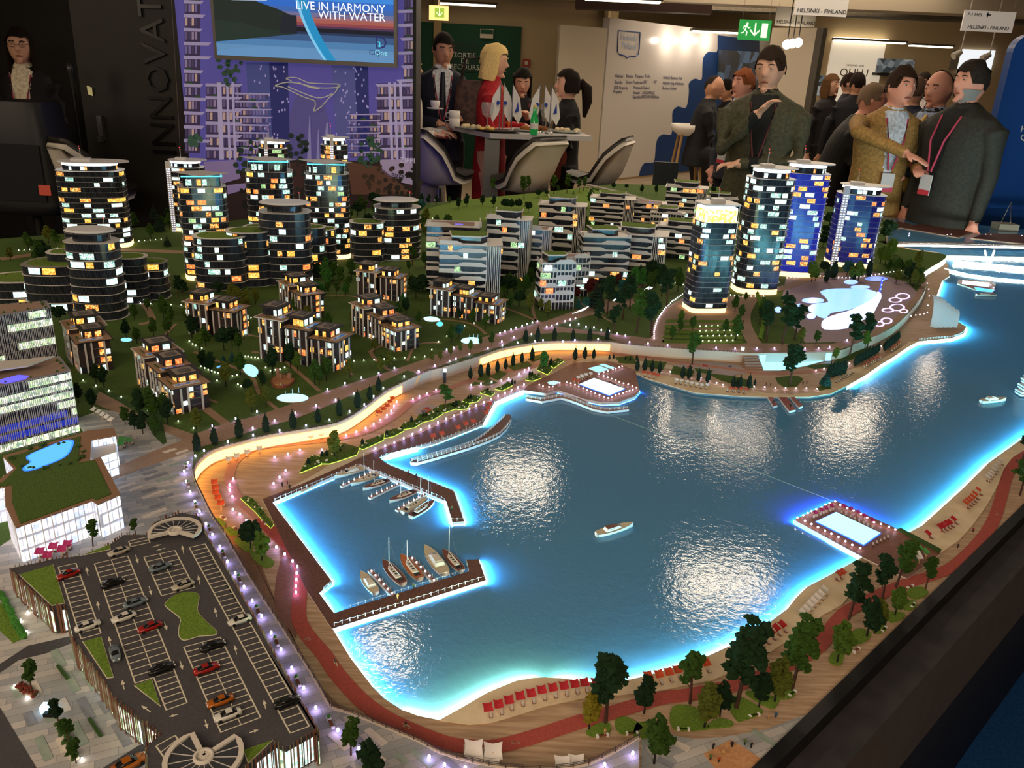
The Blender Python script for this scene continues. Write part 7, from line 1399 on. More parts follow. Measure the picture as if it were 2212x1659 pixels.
lamps(L_GD, '180,822 207,833 235,844 262,857 292,868 320,885 353,895 385,910 418,925 60,1322 45,1340 58,1364', ZU, 'white garden lamp along the lawn of the nearest villa', .003)
lamps(L_GD, '409,737 416,743 423,746 436,752 434,791 442,795 450,799 457,801 464,804 471,806 502,812 512,810 491,815 514,830 521,834 469,822 574,794 584,801 595,799 605,798 615,794 530,770 536,770 543,772 551,772 558,774', ZU, 'small white lamp on the garden paths by the lagoon pool', .003)
lamps(L_GD, '150,640 300,655 420,660 560,690 640,720 700,745 760,780 920,770 950,735 1010,700 1080,690', ZU, 'small white lamp on a path between villas', .003, rs=22)
lamps(L_GD, '760,480 800,470 860,500 905,480 930,470 960,480 1000,495', ZU, 'white lamp at the forest entrance', .003, rs=9)
lamps(L_GD, '1700,600 1760,595 1830,600 1880,595 1940,585 2000,580', ZU, 'white lamp at the back of the aqua park', .003, rs=8)
lamps(L_GL, '1965,582 1978,586 1990,590 1998,600 2003,612 2006,625 2007,640 2004,660 2003,675 1968,683 1978,681 1987,680 1996,678', ZU, 'pinkish white globe lamp on the peninsula walk', .004)
lamps(L_GL, '2080,606 2090,608 2100,609 2110,610 2120,612 2130,613 2140,616 2146,622', ZL, 'white globe lamp on the far floating bar', .004)
lamps(L_GD, '40,540 120,535 200,545 300,520 360,515', ZU, 'white lamp beside the far left plaza', .004, rs=12)
lamps(L_GD, '30,1475 57,1500 156,1598 176,1632', ZU, 'white lamp standing in the flower planters of the lower left plaza', .008)
# ================= boats, jetties, beach furniture, cars, pools, figurines
M_HULL = mat('boat_hull', 'D8D0C2', .35); M_HULLD = mat('boat_dark_band', '1E1A1C', .4); M_TEAK = mat('boat_teak', '6A3226', .5); M_TEAKO = mat('boat_orange_wood', 'B0642E', .5); M_BGL = mat('boat_window', '2A2C30', .15); M_DKB = mat('boat_deck', 'C4B89E', .5)
def boat(bow, stern, label, kind='sail', mast=None, mtop=None, deck=None, z=ZW, wd=.30):
    a, b = P(*bow, z), P(*stern, z); L = (a - b).length; c = (a + b) / 2; rz = math.atan2((a - b).y, (a - b).x); r = root({'sail': 'sailing_boat', 'motor': 'motor_yacht'}[kind], label, 'boat', (c.x, c.y, z), None, rz); B_ = L * wd; H_ = L * .10; deck = deck or M_DKB
    rings = []; N = 11; xs = [-.5, -.44, -.3, -.1, .1, .25, .36, .44, .5]; ws = [.62, .8, .95, 1, .92, .76, .52, .28, .02]
    for x, w in zip(xs, ws):
        hh = H_ * (1 + .5 * max(0, x)); rings.append([(x * L, w * B_ / 2 * math.sin(t) if True else 0, -.0006 + (hh + .0006) * (1 - math.cos(t)) / 1) for t in [-PI / 2 + PI * k / (N - 1) for k in range(N)]])
    def prof(x, w, sc=1):
        hh = H_ * (1 + .6 * max(0, x)); return [(x * L, w * B_ / 2 * sc * s, q * hh) for s, q in ((-1, 1), (-.92, .5), (-.7, .12), (0, 0), (.7, .12), (.92, .5), (1, 1))]
    m = MB(); R_ = [prof(x, w) for x, w in zip(xs, ws)]; n = 7; vs = [p for q in R_ for p in q]; m.add(vs, [(j * n + i, j * n + i + 1, (j + 1) * n + i + 1, (j + 1) * n + i) for j in range(len(xs) - 1) for i in range(n - 1)] + [tuple(range(n))], 0, True); m.build('hull', M_HULL, r, local=True)
    top_ = [(x * L * .985, w * B_ / 2 * .93 * s, H_ * (1 + .6 * max(0, x)) - .0002) for s in (1, -1) for x, w in (list(zip(xs, ws)) if s > 0 else list(zip(xs, ws))[::-1])]; 
    MB().add(top_, [tuple(range(len(top_)))[::-1]]).build('deck', deck, r, local=True)
    if kind == 'sail':
        MB().loft([[(x * L, y * B_, H_ * 1.02 + zz) for x, y in [(-.30, -.24), (.12, -.24), (.24, 0), (.12, .24), (-.30, .24)]] for zz in (0,)] + [[(x * L, y * B_, H_ * 1.02 + L * .022) for x, y in [(-.28, -.19), (.10, -.18), (.2, 0), (.10, .18), (-.28, .19)]]], cap=True, smooth=False).build('cabin', M_HULL, r, local=True)
        MB().box((-.33 * L, 0, H_ * .95), (L * .16, B_ * .45, .0006)).build('cockpit', M_BGL, r, local=True)
        m = MB()
        for k in range(3): m.box(((-.16 + .1 * k) * L, 0, H_ * 1.02 + L * .022), (L * .05, B_ * .16, .0003))
        m.build('hatches', M_BGL, r, local=True, kind='stuff')
        if mast:
            q = P(*mast, z); h = HT(*mast, z, mtop[1]); l = (q - c); mx = l.x * math.cos(rz) + l.y * math.sin(rz); my = -l.x * math.sin(rz) + l.y * math.cos(rz); my *= .3; MB().tube([(mx, my, H_), (mx, my, h)], .0006, 6).build('mast', M_HULL, r, local=True); MB().tube([(mx, my, H_ * 2.2), (-.34 * L, 0, H_ * 2.0)], .0006, 6).build('boom', M_HULL, r, local=True)
            m = MB(); m.tube([(mx, my, h * .96), (.48 * L, 0, H_ * 1.3)], .00016, 3); m.tube([(mx, my, h * .96), (-.48 * L, 0, H_ * 1.1)], .00016, 3); m.build('stays', M_SCR, r, local=True, kind='stuff')
    else:
        def up(name, x0, x1, y, z0, h, mt, sl=.04): MB().loft([[(x0 * L, -y * B_, z0), (x1 * L, -y * B_ * .7, z0), (x1 * L + L * .02, 0, z0), (x1 * L, y * B_ * .7, z0), (x0 * L, y * B_, z0)], [(x0 * L + L * sl, -y * B_ * .85, z0 + h), ((x1 - sl * 2.4) * L, -y * B_ * .6, z0 + h), ((x1 - sl * 2) * L, 0, z0 + h), ((x1 - sl * 2.4) * L, y * B_ * .6, z0 + h), (x0 * L + L * sl, y * B_ * .85, z0 + h)]], smooth=False).build(name, mt, r, local=True)
        up('cabin', -.28, .16, .34, H_, L * .06, M_HULL); up('windscreen', -.2, .13, .3, H_ + L * .035, L * .035, M_BGL); up('roof', -.24, .04, .32, H_ + L * .07, L * .012, M_HULL if 'dark' not in label else M_TEAK); MB().box((-.38 * L, 0, H_ * .9), (L * .16, B_ * .5, .0005)).build('cockpit', M_TEAK if 'brown' in label else M_DKB, r, local=True)
    return r
boat((723, 1035), (787, 1015), 'cream motor yacht with brown cockpit at the back corner of the marina', 'motor', wd=.28)
boat((759, 1051), (816, 1029), 'greyish sailing boat in second berth of the back row', 'sail', (779, 1032), (778, 974))
boat((784, 1061), (840, 1041), 'brown decked sailing boat between the first two lamp jetties', 'sail', (804, 1048), (806, 992), M_TEAK)
boat((841, 1088), (898, 1065), 'brown decked sailing boat moored before the third lamp jetty', 'sail', (862, 1074), (863, 1033), M_TEAK)
boat((923, 1081), (869, 1111), 'pale sailing boat touching the third lamp jetty', 'sail', (907, 1088), (908, 1025))
boat((938, 1088), (887, 1121), 'white sailing boat with brown trimmed deck, outermost of the back row', 'sail', (923, 1095), (925, 1028), M_TEAK)
boat((779, 1241), (812, 1286), 'small cream motor boat at the left of the near pier', 'motor')
boat((827, 1218), (871, 1267), 'brown edged sailing boat right of the first near jetty', 'sail', (842, 1232), (841, 1161), M_TEAK)
boat((866, 1206), (907, 1256), 'sailing boat with orange wooden deck', 'sail', (880, 1222), (880, 1167), M_TEAKO)
boat((917, 1188), (961, 1246), 'biggest cream motor yacht at the near pier, with brown cockpit', 'motor', wd=.3)
boat((956, 1194), (997, 1238), 'rightmost sailing boat at the near pier with leaning tall mast', 'sail', (971, 1207), (977, 1137), M_TEAK)
boat((1367, 1138), (1288, 1160), 'lone speedboat with a dark side band crossing the open lake', 'motor', wd=.24)
boat((2172, 866), (2118, 871), 'small speedboat near the right picture edge', 'motor', wd=.24); boat((2152, 641), (2108, 639), 'dark little boat below the floating bar', 'sail', None, None, M_TEAK)
M_JL = mat('jetty_light', '000000', em=(.95, .85, 1), es=22)
def jetty(a, b, label):
    A_, B2 = P(*a, ZL), P(*b, ZL); c = (A_ + B2) / 2; r = root('lamp_jetty', label, 'jetty', (c.x, c.y, ZW)); MB().strip([tuple(A_[:2]), tuple(B2[:2])], .0085, ZW + .001, ZL - .001).build('float', M_WR, r); MB().strip([tuple(A_[:2]), tuple(B2[:2])], .0062, ZL - .001, ZL - .0002).build('deck', M_DARK, r)
    t = (B2 - A_).normalized(); n = Vector((-t.y, t.x, 0))
    for k in range(6):
        q = A_.lerp(B2, .07 + .86 * k / 5); MB().ico((q.x, q.y, ZL + .0008), .0014, 1).build('light', M_JL, r)
        for s in (-1, 1): p_ = q + n * .0038 * s + t * .003; MB().box((p_.x, p_.y, ZL - .001), (.0004, .0004, .0055)).build('post', M_WR, r)
jetty((737, 1049), (804, 1019), 'back jetty with round lights beside the cream yacht'); jetty((798, 1074), (862, 1043), 'middle back jetty with round lights'); jetty((857, 1101), (919, 1066), 'third back jetty with round lights, nearest the angled pier'); jetty((799, 1230), (851, 1286), 'left near jetty with round lights'); jetty((887, 1202), (942, 1258), 'right near jetty with round lights')
# sunshades and loungers
M_TIM = mat('pale_timber', 'D8B48A', .6); M_LOU = mat('brown_lounger', '7A4A34', .6); M_CUSH = mat('lounger_cushion', 'C8BCB0', .7)
def shade(colr, nm):
    r = root('sunshade', 'sunshade', 'sunshade'); n = 4; m = MB(); s = .0066; vs = []
    for j in range(n + 1):
        for i in range(n + 1): u, v_ = i / n * 2 - 1, j / n * 2 - 1; e = 1 - .12 * (1 - abs(u) ** 1) * (1 if abs(v_) == 1 else 0) - .12 * (1 - abs(v_)) * (1 if abs(u) == 1 else 0); vs.append((u * s * e, v_ * s * e * .9, .0138 + v_ * .0022 + .0012 * u * u - .0008 * v_ * v_))
    fs = [(j * 5 + i, j * 5 + i + 1, (j + 1) * 5 + i + 1, (j + 1) * 5 + i) for j in range(n) for i in range(n)]; m.add(vs, fs, 0, True); m.build('canopy', mat('fabric_' + nm, colr, .7), r)
    k = MB().tube([(.0008, -.0050, 0), (0, -.001, .0134)], .0005, 6); k.tube([(-.0012, -.004, .0), (0, -.001, .0134)], .0003, 5); k.build('pole', M_TIM, r); return Proto(r)
SH = {k: shade(c, k) for k, c in (('red', 'B8222E'), ('orange', 'D4502A'), ('white', 'E8E0DC'), ('green', '4E9A4A'), ('magenta', 'B02060'), ('coral', 'C8503C'))}
def loungep():
    r = root('lounger', 'lounger', 'lounger'); m = MB(); m.box((0, 0, .0022), (.0042, .0085, .0005)); m.box((-.0017, 0, 0), (.0005, .007, .0022)).box((.0017, 0, 0), (.0005, .007, .0022)); m.build('frame', M_LOU, r)
    MB().add([(-.0019, -.001, .0029), (.0019, -.001, .0029), (.0019, .004, .0056), (-.0019, .004, .0056), (-.0019, -.0042, .0029), (.0019, -.0042, .0029)], [(0, 1, 2, 3), (4, 5, 1, 0)]).build('cushion', M_CUSH, r); return Proto(r)
LO = loungep()
def row(kind, s, label, z=ZL + .0016, rz=.2, lo=(6, 19), lab2=None, sc=1, lrz=None, cz=.0138):
    for x, y in pts(s):
        if kind:
            b = P(x, y, z + cz * sc); SH[kind].put((b.x, b.y, z), rz, label, None, sc)
        if lab2: b = P(x + lo[0], y + lo[1], z + .002); LO.put((b.x, b.y, z), rz if lrz is None else lrz, lab2, None, sc)
row('red', '1054,1527 1077,1520 1099,1511 1123,1502 1147,1496 1170,1489 1194,1484 1218,1480 1241,1476 1262,1473 1287,1472', 'red square sunshade on the big near beach', rz=.25, lab2='brown lounger under the near red sunshades')
row('orange', '1400,1458 1423,1455 1444,1450 1463,1445 1483,1440 1504,1435 1525,1430', 'orange sunshade behind the dark bushy tree', rz=.3, lab2='brown lounger under the orange sunshades')
row('red', '1610,1392 1623,1386 1639,1379 1652,1373 1665,1364 1676,1355 1689,1348', 'red sunshade right of the tall middle pine', rz=.75, lab2='pale lounger right of the tall middle pine', lo=(8, 15))
row('white', '1733,1322 1741,1314 1749,1305 1757,1297 1765,1289 1773,1281 1781,1272', 'white translucent sunshade on the narrow beach curve', rz=.8, lab2='wicker lounger on the narrow beach curve', lo=(2, 12))
row('coral', '1812,1238 1820,1234', 'orange red sunshade beside the huge dark pine', rz=.8, lab2='lounger beside the huge dark pine', lo=(-2, 14))
row('red', '2004,1151 2030,1137 2037,1134 2044,1130 2051,1127 2059,1120', 'red sunshade on the far beach beside the platform', rz=.7, lab2='pale lounger on the far beach beside the platform', lo=(8, 10))
row('orange', '2086,1086 2091,1081 2096,1077 2101,1072 2106,1066 2113,1057', 'orange sunshade half way along the far beach', rz=.9, lab2='pale lounger half way along the far beach', lo=(6, 11))
row('white', '2134,1030 2139,1025 2143,1020 2148,1014 2152,1008 2157,1000 2163,994', 'white sunshade at the end of the far beach', rz=.9, lab2='grey lounger at the end of the far beach', lo=(1, 9))
row('coral', '1391,803 1402,805 1412,807 1421,810', 'coral sunshade under the first north beach cypresses', rz=.1, sc=.9); row(None, '1382,811 1393,812 1403,815 1413,817', '', lab2='round brown lounger on the left north beach', lo=(0, 0), z=ZL + .0016)
row('white', '1461,819 1472,821 1484,823 1494,826 1505,828 1516,830 1528,830', 'white sunshade before the middle north beach cypresses', rz=.1, sc=.8); row(None, '1459,828 1470,829 1481,831 1492,833 1503,835 1514,838 1525,839', '', lab2='round brown lounger on the middle north beach', lo=(0, 0))
row('coral', '1578,837 1589,838 1600,839 1612,840', 'red sunshade before the right north beach cypresses', rz=.1, sc=.8); row(None, '1571,845 1584,846 1596,847 1607,849', '', lab2='round brown lounger on the right north beach', lo=(0, 0))
row('coral', '1866,788 1871,785 1876,782 1881,779 1886,776 1891,773 1896,771 1901,768', 'red sunshade in the tight row on the curved beach', rz=.9, lab2='lounger in the tight row on the curved beach', lo=(3, 6), sc=.8); row('coral', '1926,752 1931,748 1935,745 1940,741 1944,738', 'red sunshade at the top of the curved beach', rz=.9, lab2='lounger at the top of the curved beach', lo=(3, 6), sc=.8)
row(None, '1808,826 1813,823 1818,820 1823,817 1828,814 1833,811 1838,808 1842,805', '', lab2='brown lounger without shade on the curved beach', lo=(0, 0), lrz=.9)
row('coral', '935,940 954,935 989,922 1006,914 1022,909 1050,890 1054,881 1058,871', 'coral parasol on the brown boardwalk above the curved pier', z=ZL + .0012, rz=.4)
row('orange', '463,1040 465,1051 466,1062 471,1073 477,1085', 'orange-lit cafe parasol in the amber corner', z=ZL, rz=.3, lab2='cafe chair in the amber corner', lo=(7, 7)); row('white', '494,990 511,983 534,975 560,967 671,942 694,937', 'cream cafe parasol glowing before the long amber wall', z=ZL, rz=.3, lab2='cafe seat before the long amber wall', lo=(0, 9)); row('orange', '847,859 842,866 836,875 827,882 817,889', 'orange cafe parasol at the right end of the amber wall', z=ZL, rz=.5, lab2='cafe chair at the right end of the amber wall', lo=(-4, 6))
row('magenta', '1822,1092 1838,1098 1853,1105 1867,1113 1884,1122 1796,1092 1784,1097 1774,1100 1761,1106', 'magenta sunshade on the bathing platform', z=ZL + .0022, rz=.3, sc=.75)
row(None, ' '.join(f'{1758 + i * 7},{1118 - i * 2.9:.1f}' for i in range(7)) + ' ' + ' '.join(f'{1818 + i * 9.5:.1f},{1107 + i * 4.6:.1f}' for i in range(8)) + ' ' + ' '.join(f'{1886 + i * 8},{1176 - i * 4}' for i in range(5)), '', z=ZL + .0022, lab2='white-violet lounger on the bathing platform', lo=(0, 0), lrz=-.3, sc=.85)
row('coral', '1240,819 1249,822', 'coral parasol at the pool deck corner', z=ZL + .0022, sc=.8); row('white', '1249,814 1257,811 1266,808 1276,806', 'pale blue parasol left of the pool deck basin', z=ZL + .0022, sc=.8)
row(None, ' '.join(f'{1253 + i * 4.5:.1f},{823 - i * 2.6:.1f}' for i in range(6)) + ' ' + ' '.join(f'{1318 + i * 5},{823 + i * 2.6:.1f}' for i in range(7)), '', z=ZL + .0022, lab2='lounger beside the pool deck basin', lo=(0, 0), lrz=.5, sc=.8)
row('magenta', '146,1173 115,1178 134,1184 86,1189 103,1197', 'pink umbrella before the white hall', z=ZU + .0006, sc=1.1, lab2='cafe chair before the white hall', lo=(6, 10)); row('green', '261,956 278,949 263,947', 'green parasol behind the glass pavilion', z=ZU + .001, lab2='orange-brown chair behind the glass pavilion', lo=(8, 9)); row('white', '203,883 213,888 222,894 231,899 240,905', 'pale lilac awning in the row below the office', z=ZU + .001, rz=-.4)
row('green', '1963,1177 1984,1180 1999,1190', 'green sail parasol in the garden behind the platform', rz=.5, lab2='pale seat in the garden behind the platform', lo=(0, 10)); row('white', '1982,1195 1985,1201', 'pale yellow sail parasol in the garden behind the platform', rz=.2)
row('white', '1023,1616 1065,1622', 'large pale square tent lit orange from below by the red lane', z=ZL, rz=.05, sc=1.75, lab2='orange cafe chair by the pale tents', lo=(-16, 12)); row('white', '1026,1650 1062,1654 1215,1648 1245,1645', 'pale tent partly hidden by the plaza railing', z=ZL, rz=.05, sc=1.5)
# benches with white ends
def benchp():
    r = root('bench', 'bench', 'bench'); MB().box((0, 0, .0018), (.011, .0036, .0007)).build('seat', mat('bench_wood', '7A3E2C', .6), r)
    for s in (-1, 1): MB().box((s * .0068, 0, 0), (.0030, .0046, .0034)).build('end_block', M_WHITE, r)
    return Proto(r)
BE = benchp()
for x, y, a, z, l in ((1301, 1591, .25, ZL, 'white-ended bench with a seated figure by the first grass island'), (1365, 1586, .1, ZL, 'bench below the wide second grass island'), (1476, 1577, 0, ZL, 'bench below the olive tree island'), (1629, 1547, .35, ZL, 'bench before the middle grass island'), (1711, 1500, .75, ZL, 'bench beside the leaning pine'), (1850, 1406, .7, ZL, 'bench beside the bright green tree'), (1909, 1361, .8, ZL, 'bench among the islands near the black rim'), (1972, 1309, .8, ZL, 'bench at the last island'), (1966, 1269, .6, ZL, 'bench by the small compact pine'),
                   (537, 1083, -1.0, ZL, 'bench at the top of the flowering strip'), (560, 1097, -.8, ZL, 'bench in the middle of the flowering strip'), (571, 1130, -.9, ZL, 'bench at the lower flowering strip'), (483, 1120, -.7, ZL, 'bench at the first yellow green islet'), (511, 1144, -.7, ZL, 'bench at the second green islet')):
    b = P(x, y, z); BE.put(b, a, l)
for i, (x, y) in enumerate(((403, 1010), (406, 1048), (424, 1096), (453, 1145), (483, 1199), (517, 1252), (557, 1320), (597, 1387), (643, 1473), (714, 1562))):
    b = P(x, y, ZU + .0006); r = root('planter_bench', 'white planter bench with a small shrub on the lamp-lit stone walk', 'bench', b, None, -1.05); MB().box((-.007, 0, 0), (.0055, .0055, .0034)).build('planter', M_WHITE, r, local=True); MB().ico((-.007, 0, .0045), .0028, 1, nz=.5, nsc=2, smooth=False, seed=i).build('shrub', mat('vivid_foliage', ''), r, local=True); MB().box((.003, 0, .0014), (.013, .0036, .0007)).build('seat', mat('bench_wood', ''), r, local=True); MB().box((.010, 0, 0), (.0022, .0044, .003)).build('end_block', M_WHITE, r, local=True)
# cars
def carp(colr, nm):
    r = root('car', 'car', 'car'); L, Wc = .0315, .0125
    xs = ((-.5, .30, .62), (-.47, .52, .8), (-.32, .60, .96), (-.05, .60, 1), (.25, .58, .98), (.42, .50, .88), (.5, .32, .66)); 
    MB().loft([[(x * L, y * Wc / 2 * w, .0016 + zz) for y, zz in ((-1, 0), (-1.0, h * .0085 * .75), (-.86, h * .0085), (.86, h * .0085), (1.0, h * .0085 * .75), (1, 0))] for x, h, w in xs]).build('body', mat('paint_' + nm, colr, .25, metal=.1, spec=.7), r)
    MB().loft([[(x * L, y * Wc / 2 * .80 * w, .0062 + zz) for y, zz in ((-1, 0), (-.82, h), (.82, h), (1, 0))] for x, h, w in ((-.36, .0001, .9), (-.18, .0030, .96), (.08, .0032, .96), (.26, .0001, .9))]).build('cabin_glass', mat('car_glass', '0E0E12', .12, spec=.8), r)
    MB().box((-.05 * L, 0, .0091), (L * .24, Wc * .62, .0004)).build('roof', mat('paint_' + nm, ''), r)
    for sx in (-.31, .31):
        for s in (-1, 1): MB().tube([(sx * L, s * Wc * .40, .0023), (sx * L, s * Wc * .51, .0023)], .0023, 12).build('wheel', mat('tyre', '101010', .7), r)
    for s in (-1, 1): MB().box((.49 * L, s * Wc * .24, .0042), (.0012, .0024, .0010)).build('headlight', mat('headlight', 'E0E0E0', .2), r)
    return Proto(r)
CP = {k: carp(c, k) for k, c in (('white', 'D8D4CC'), ('beige', 'B8B0A0'), ('red', '9A1C18'), ('black', '121214'), ('grey', '6A7880'), ('orange', 'A85A14'))}
def car(k, x, y, d, lab, z=None, sc=1):
    z = ZP + .0004 if z is None else z; b = P(x, y, z + .003); e = P(x + d[0], y + d[1], z + .003) - b; CP[k].put((b.x, b.y, z), math.atan2(e.y, e.x), lab, None, sc)
up_ = (20, -7); dn_ = (-20, 7)
for k, x, y, d, l in (('beige', 257, 1192, dn_, 'cream car alone at the top of the deck, near the grass wedge'), ('red', 148, 1241, dn_, 'dark red car in the left row near the big lawn'), ('black', 243, 1260, up_, 'black car parked in the second row, upper part'), ('grey', 346, 1226, up_, 'slate blue car in the third row'), ('beige', 396, 1265, dn_, 'beige car at the lower end of the third row'), ('grey', 292, 1303, up_, 'grey car just above a white one in the second row'), ('white', 268, 1334, dn_, 'white car between the grey and the bright red cars'), ('red', 324, 1355, dn_, 'bright red car left of the bone-shaped lawn'), ('white', 189, 1353, up_, 'white car at the lower left row'), ('grey', 248, 1412, (5, 20), 'grey car driving down the lane beside the triangular lawn'), ('black', 349, 1445, up_, 'black car above the small triangle lawn'), ('black', 459, 1396, up_, 'black car at the top of the fourth row'), ('red', 446, 1445, up_, 'red car in the fourth row below a black one'), ('orange', 476, 1515, dn_, 'orange bronze car in the fourth row'), ('white', 492, 1545, dn_, 'white car below the orange bronze car'), ('white', 518, 1340, dn_, 'white car alone in the long right row'), ('black', 620, 1517, up_, 'black car at the lower end of the long right row')):
    car(k, x, y, d, l)
car('orange', 278, 1652, (20, -10), 'golden car leaving the car park at the bottom', ZU + .0014, 1.25)
# lit pools and fountains
def pool(s, label, em, es, z=ZU, k=3, rim=None, nm='lit_pool', hgt=.0022):
    pl = smooth([Vector(p[:2]) for p in PL(s, z)], k, True) if k else [Vector(p[:2]) for p in PL(s, z)]; pl = [tuple(p) for p in pl]; r = root(nm, label, 'pool', (*pl[0], z)); MB().prism(offpoly(pl, .0012), z, z + hgt * .7).build('rim', rim or M_KERB, r); MB().prism(pl, z, z + hgt).build('water', mat('pool_%.2f_%.2f_%.2f_%.1f' % (*em, es), '204060', .2, em=em, es=es), r); return r
def oval(cx, cy, rx, ry, n=12): return ' '.join(f'{cx + rx * math.cos(2 * PI * i / n):.1f},{cy + ry * math.sin(2 * PI * i / n):.1f}' for i in range(n))
CYP = (.35, .85, 1)
f1 = pool(oval(632, 861, 34, 9), 'oval glowing fountain pool between lawn and boulevard', CYP, 2.2); f2 = pool(oval(1019, 737, 23, 7), 'oval glowing fountain pool near the boulevard junction', CYP, 2.4)
for r, q in ((f1, ((617, 858), (632, 853), (646, 850))), (f2, ((1014, 734), (1023, 732), (1032, 733)))):
    for x, y in q: b = P(x, y, ZU) - r.location; MB().tube([(b.x, b.y, .002), (b.x, b.y, .016)], [.0007, .0003], 5).build('water_jet', mat('jet', 'A0D0E0', .3, em=(.4, .8, 1), es=.8), r, local=True)
pool('528,790 545,790 557,800 556,812 545,815 532,808 525,798', 'half round lagoon pool behind the playground lawn', CYP, 1.6); pool('468,794 478,791 490,794 480,798', 'small blue pond beside the villa path', (.1, .4, 1), 1.5); pool(oval(273, 735, 12, 4), 'little bright pool behind the leftmost villa', (.2, .6, 1), 1.8); pool('915,688 930,685 945,688 950,694 925,695', 'white glowing pool behind the blue-lit villa', CYP, 2.5); pool(oval(950, 701, 7, 5, 8), 'round cyan pool next to the white one', (.1, .7, 1), 1.5)
for i, s in enumerate(('1236,679 1262,667 1276,660 1262,671', '1322,650 1345,640 1356,641 1330,652', '1385,630 1402,620 1410,622 1392,633', '1425,617 1432,612 1436,615')): pool(s, 'narrow white glowing stream piece in the park', (.85, .95, 1), 3, k=0, nm='lit_stream')
pool('1763,1128 1806,1108 1901,1153 1865,1178', 'bright rectangular pool in the bathing platform', (.35, .75, 1), 2.0, ZL + .0022, 0, mat('blue_rim', '')); pool('1252,831 1283,818 1349,841 1316,855', 'bright rectangular basin in the round pool deck', (.5, .75, 1), 2.6, ZL + .0022, 0, mat('blue_rim', ''))
pool('1271,797 1293,791 1314,799 1292,806', 'pale cyan shallow basin on the pool deck', CYP, 1.3, ZL + .0022, 0); pool('1295,789 1303,787 1327,795 1320,798', 'second pale basin behind the first', CYP, 1.3, ZL + .0022, 0); pool('1183,827 1196,824 1208,827 1198,832 1186,831', 'little star fountain on the pool deck', CYP, 1.8, ZL + .0022, 0)
BL = (.16, .28, 1); WB = (.62, .72, 1)
ap = pool('1772,631 1795,625 1830,624 1868,625 1896,634 1882,648 1856,662 1830,671 1795,677 1780,689 1747,672 1750,661 1767,656 1788,654 1784,644', 'largest white-blue glowing lagoon of the aqua park', (.2, .38, 1), 2.2, ZU + .001)
pool('1896,631 1904,641 1896,659 1881,684 1850,697 1830,710 1780,712 1777,694 1800,682 1840,670 1868,652', 'white light-flooded beach strip of the aqua park', (.42, .5, 1), 3.2, ZU + .0005)
for i, (x, y, a, b_) in enumerate(((1756, 650, 24, 6), (1858, 621, 21, 4), (1838, 610, 15, 5), (1893, 603, 24, 5), (1681, 670, 8, 6), (1727, 664, 10, 7), (1752, 684, 10, 6))): pool(oval(x, y, a, b_, 10), 'small oval lit pool ' + ('left of the aqua lagoon', 'just above the aqua lagoon', 'behind the aqua lagoon by the trees', 'at the foot of the slide tower', 'hidden in the dark pines', 'under the pines near the lagoon', 'at the lower left lagoon corner')[i], (.2, .32, 1), 2.6 if i != 3 else 1.2, ZU + .0018)
def ringo(cx, cy, rx, ry, w, label):
    o = PL(oval(cx, cy, rx, ry, 18), ZU + .0016); m = MB().strip([tuple(p[:2]) for p in o] + [tuple(o[0][:2])], w, ZU + .001, ZU + .0026); r = root('light_ornament', label, 'ornament', (o[0].x, o[0].y, ZU)); m.build('ring', mat('ornament_white', '000000', em=(.8, .55, 1), es=1.8), r); return r
for x, y, a, b_, l in ((1934, 648, 13, 5, 'upper lit flower ring'), (1950, 640, 14, 6, 'top right lit flower ring'), (1938, 664, 15, 7, 'middle lit flower ring'), (1918, 670, 12, 4, 'left lit petal ring'), (1952, 672, 8, 4, 'small lit ring'), (1915, 693, 11, 6, 'lower lit petal ring beside the dark trees'), (1900, 700, 9, 5, 'lowest lit petal ring')): ringo(x, y, a, b_, .006, l + ' painted in light on the mauve terrace')
bp_ = pool('1640,772 1700,768 1795,770 1796,776 1737,792 1686,801 1650,801', 'bright cyan basin below the quay wall', (.2, .7, 1), 2.6, ZL, 0)
w = MB().ribbon([tuple(p[:2]) for p in offs([tuple(p[:2]) for p in PL('1640,764 1700,762 1797,760', ZU)], -.0016)], ZL + .002, ZU - .003); r = root('light_wall', 'cyan-white glowing water wall behind the bright basin', 'light wall', (*P(1700, 762, ZU)[:2], ZL)); w.build('panel', mat('cyan_wall', '000000', em=(.2, .6, 1), es=3), r)
r = root('light_tower', 'slim blue slide tower beside the aqua lagoon', 'tower', P(1900, 632, ZU)); MB().box((0, 0, 0), (.006, .006, .058)).build('frame', mat('blue_tower', '303A90', .4, em=(.1, .12, .9), es=.8), r, local=True)
for k in range(3): MB().box((0, -.0035, .012 + k * .017), (.0045, .001, .006)).build('screen', mat('tower_scr', '000000', em=(.3, .6, 1), es=2), r, local=True)
for (x, y, l) in ((1604, 757, 'glass lift box glowing white on the wall beside the wide steps'), (961, 803, 'small glass lift kiosk glowing white by the stair')):
    b = P(x, y, ZU); r = root('lift_kiosk', l, 'kiosk', b); MB().box((0, 0, 0), (.008, .008, .010)).build('glass', mat('kiosk_glow', 'C0C8D0', .3, em=(.9, .95, 1), es=1.6), r, local=True); MB().box((0, 0, .010), (.010, .010, .0012)).build('roof', M_WHITE, r, local=True); MB().box((0, -.005, -.029), (.008, .004, .029)).build('shaft', mat('dark_shaft', '2A2E3C', .5), r, local=True)
r = root('wide_steps', 'terraced brown steps between quay wall and promenade', 'steps', P(1625, 790, ZL)); A_, B_ = P(1605, 765, ZU), P(1640, 765, ZU)
for k in range(5): MB().prism([(A_.x, A_.y - .001 - k * .010), (B_.x, B_.y - .001 - k * .010), (B_.x, B_.y + .004 - .012 * k - .010), (A_.x, A_.y - .006 - .010 * k - .004)], ZL, ZU - .005 * (k + 1)).build('step', mat('step_brown', 'A07C6C', .7), r)
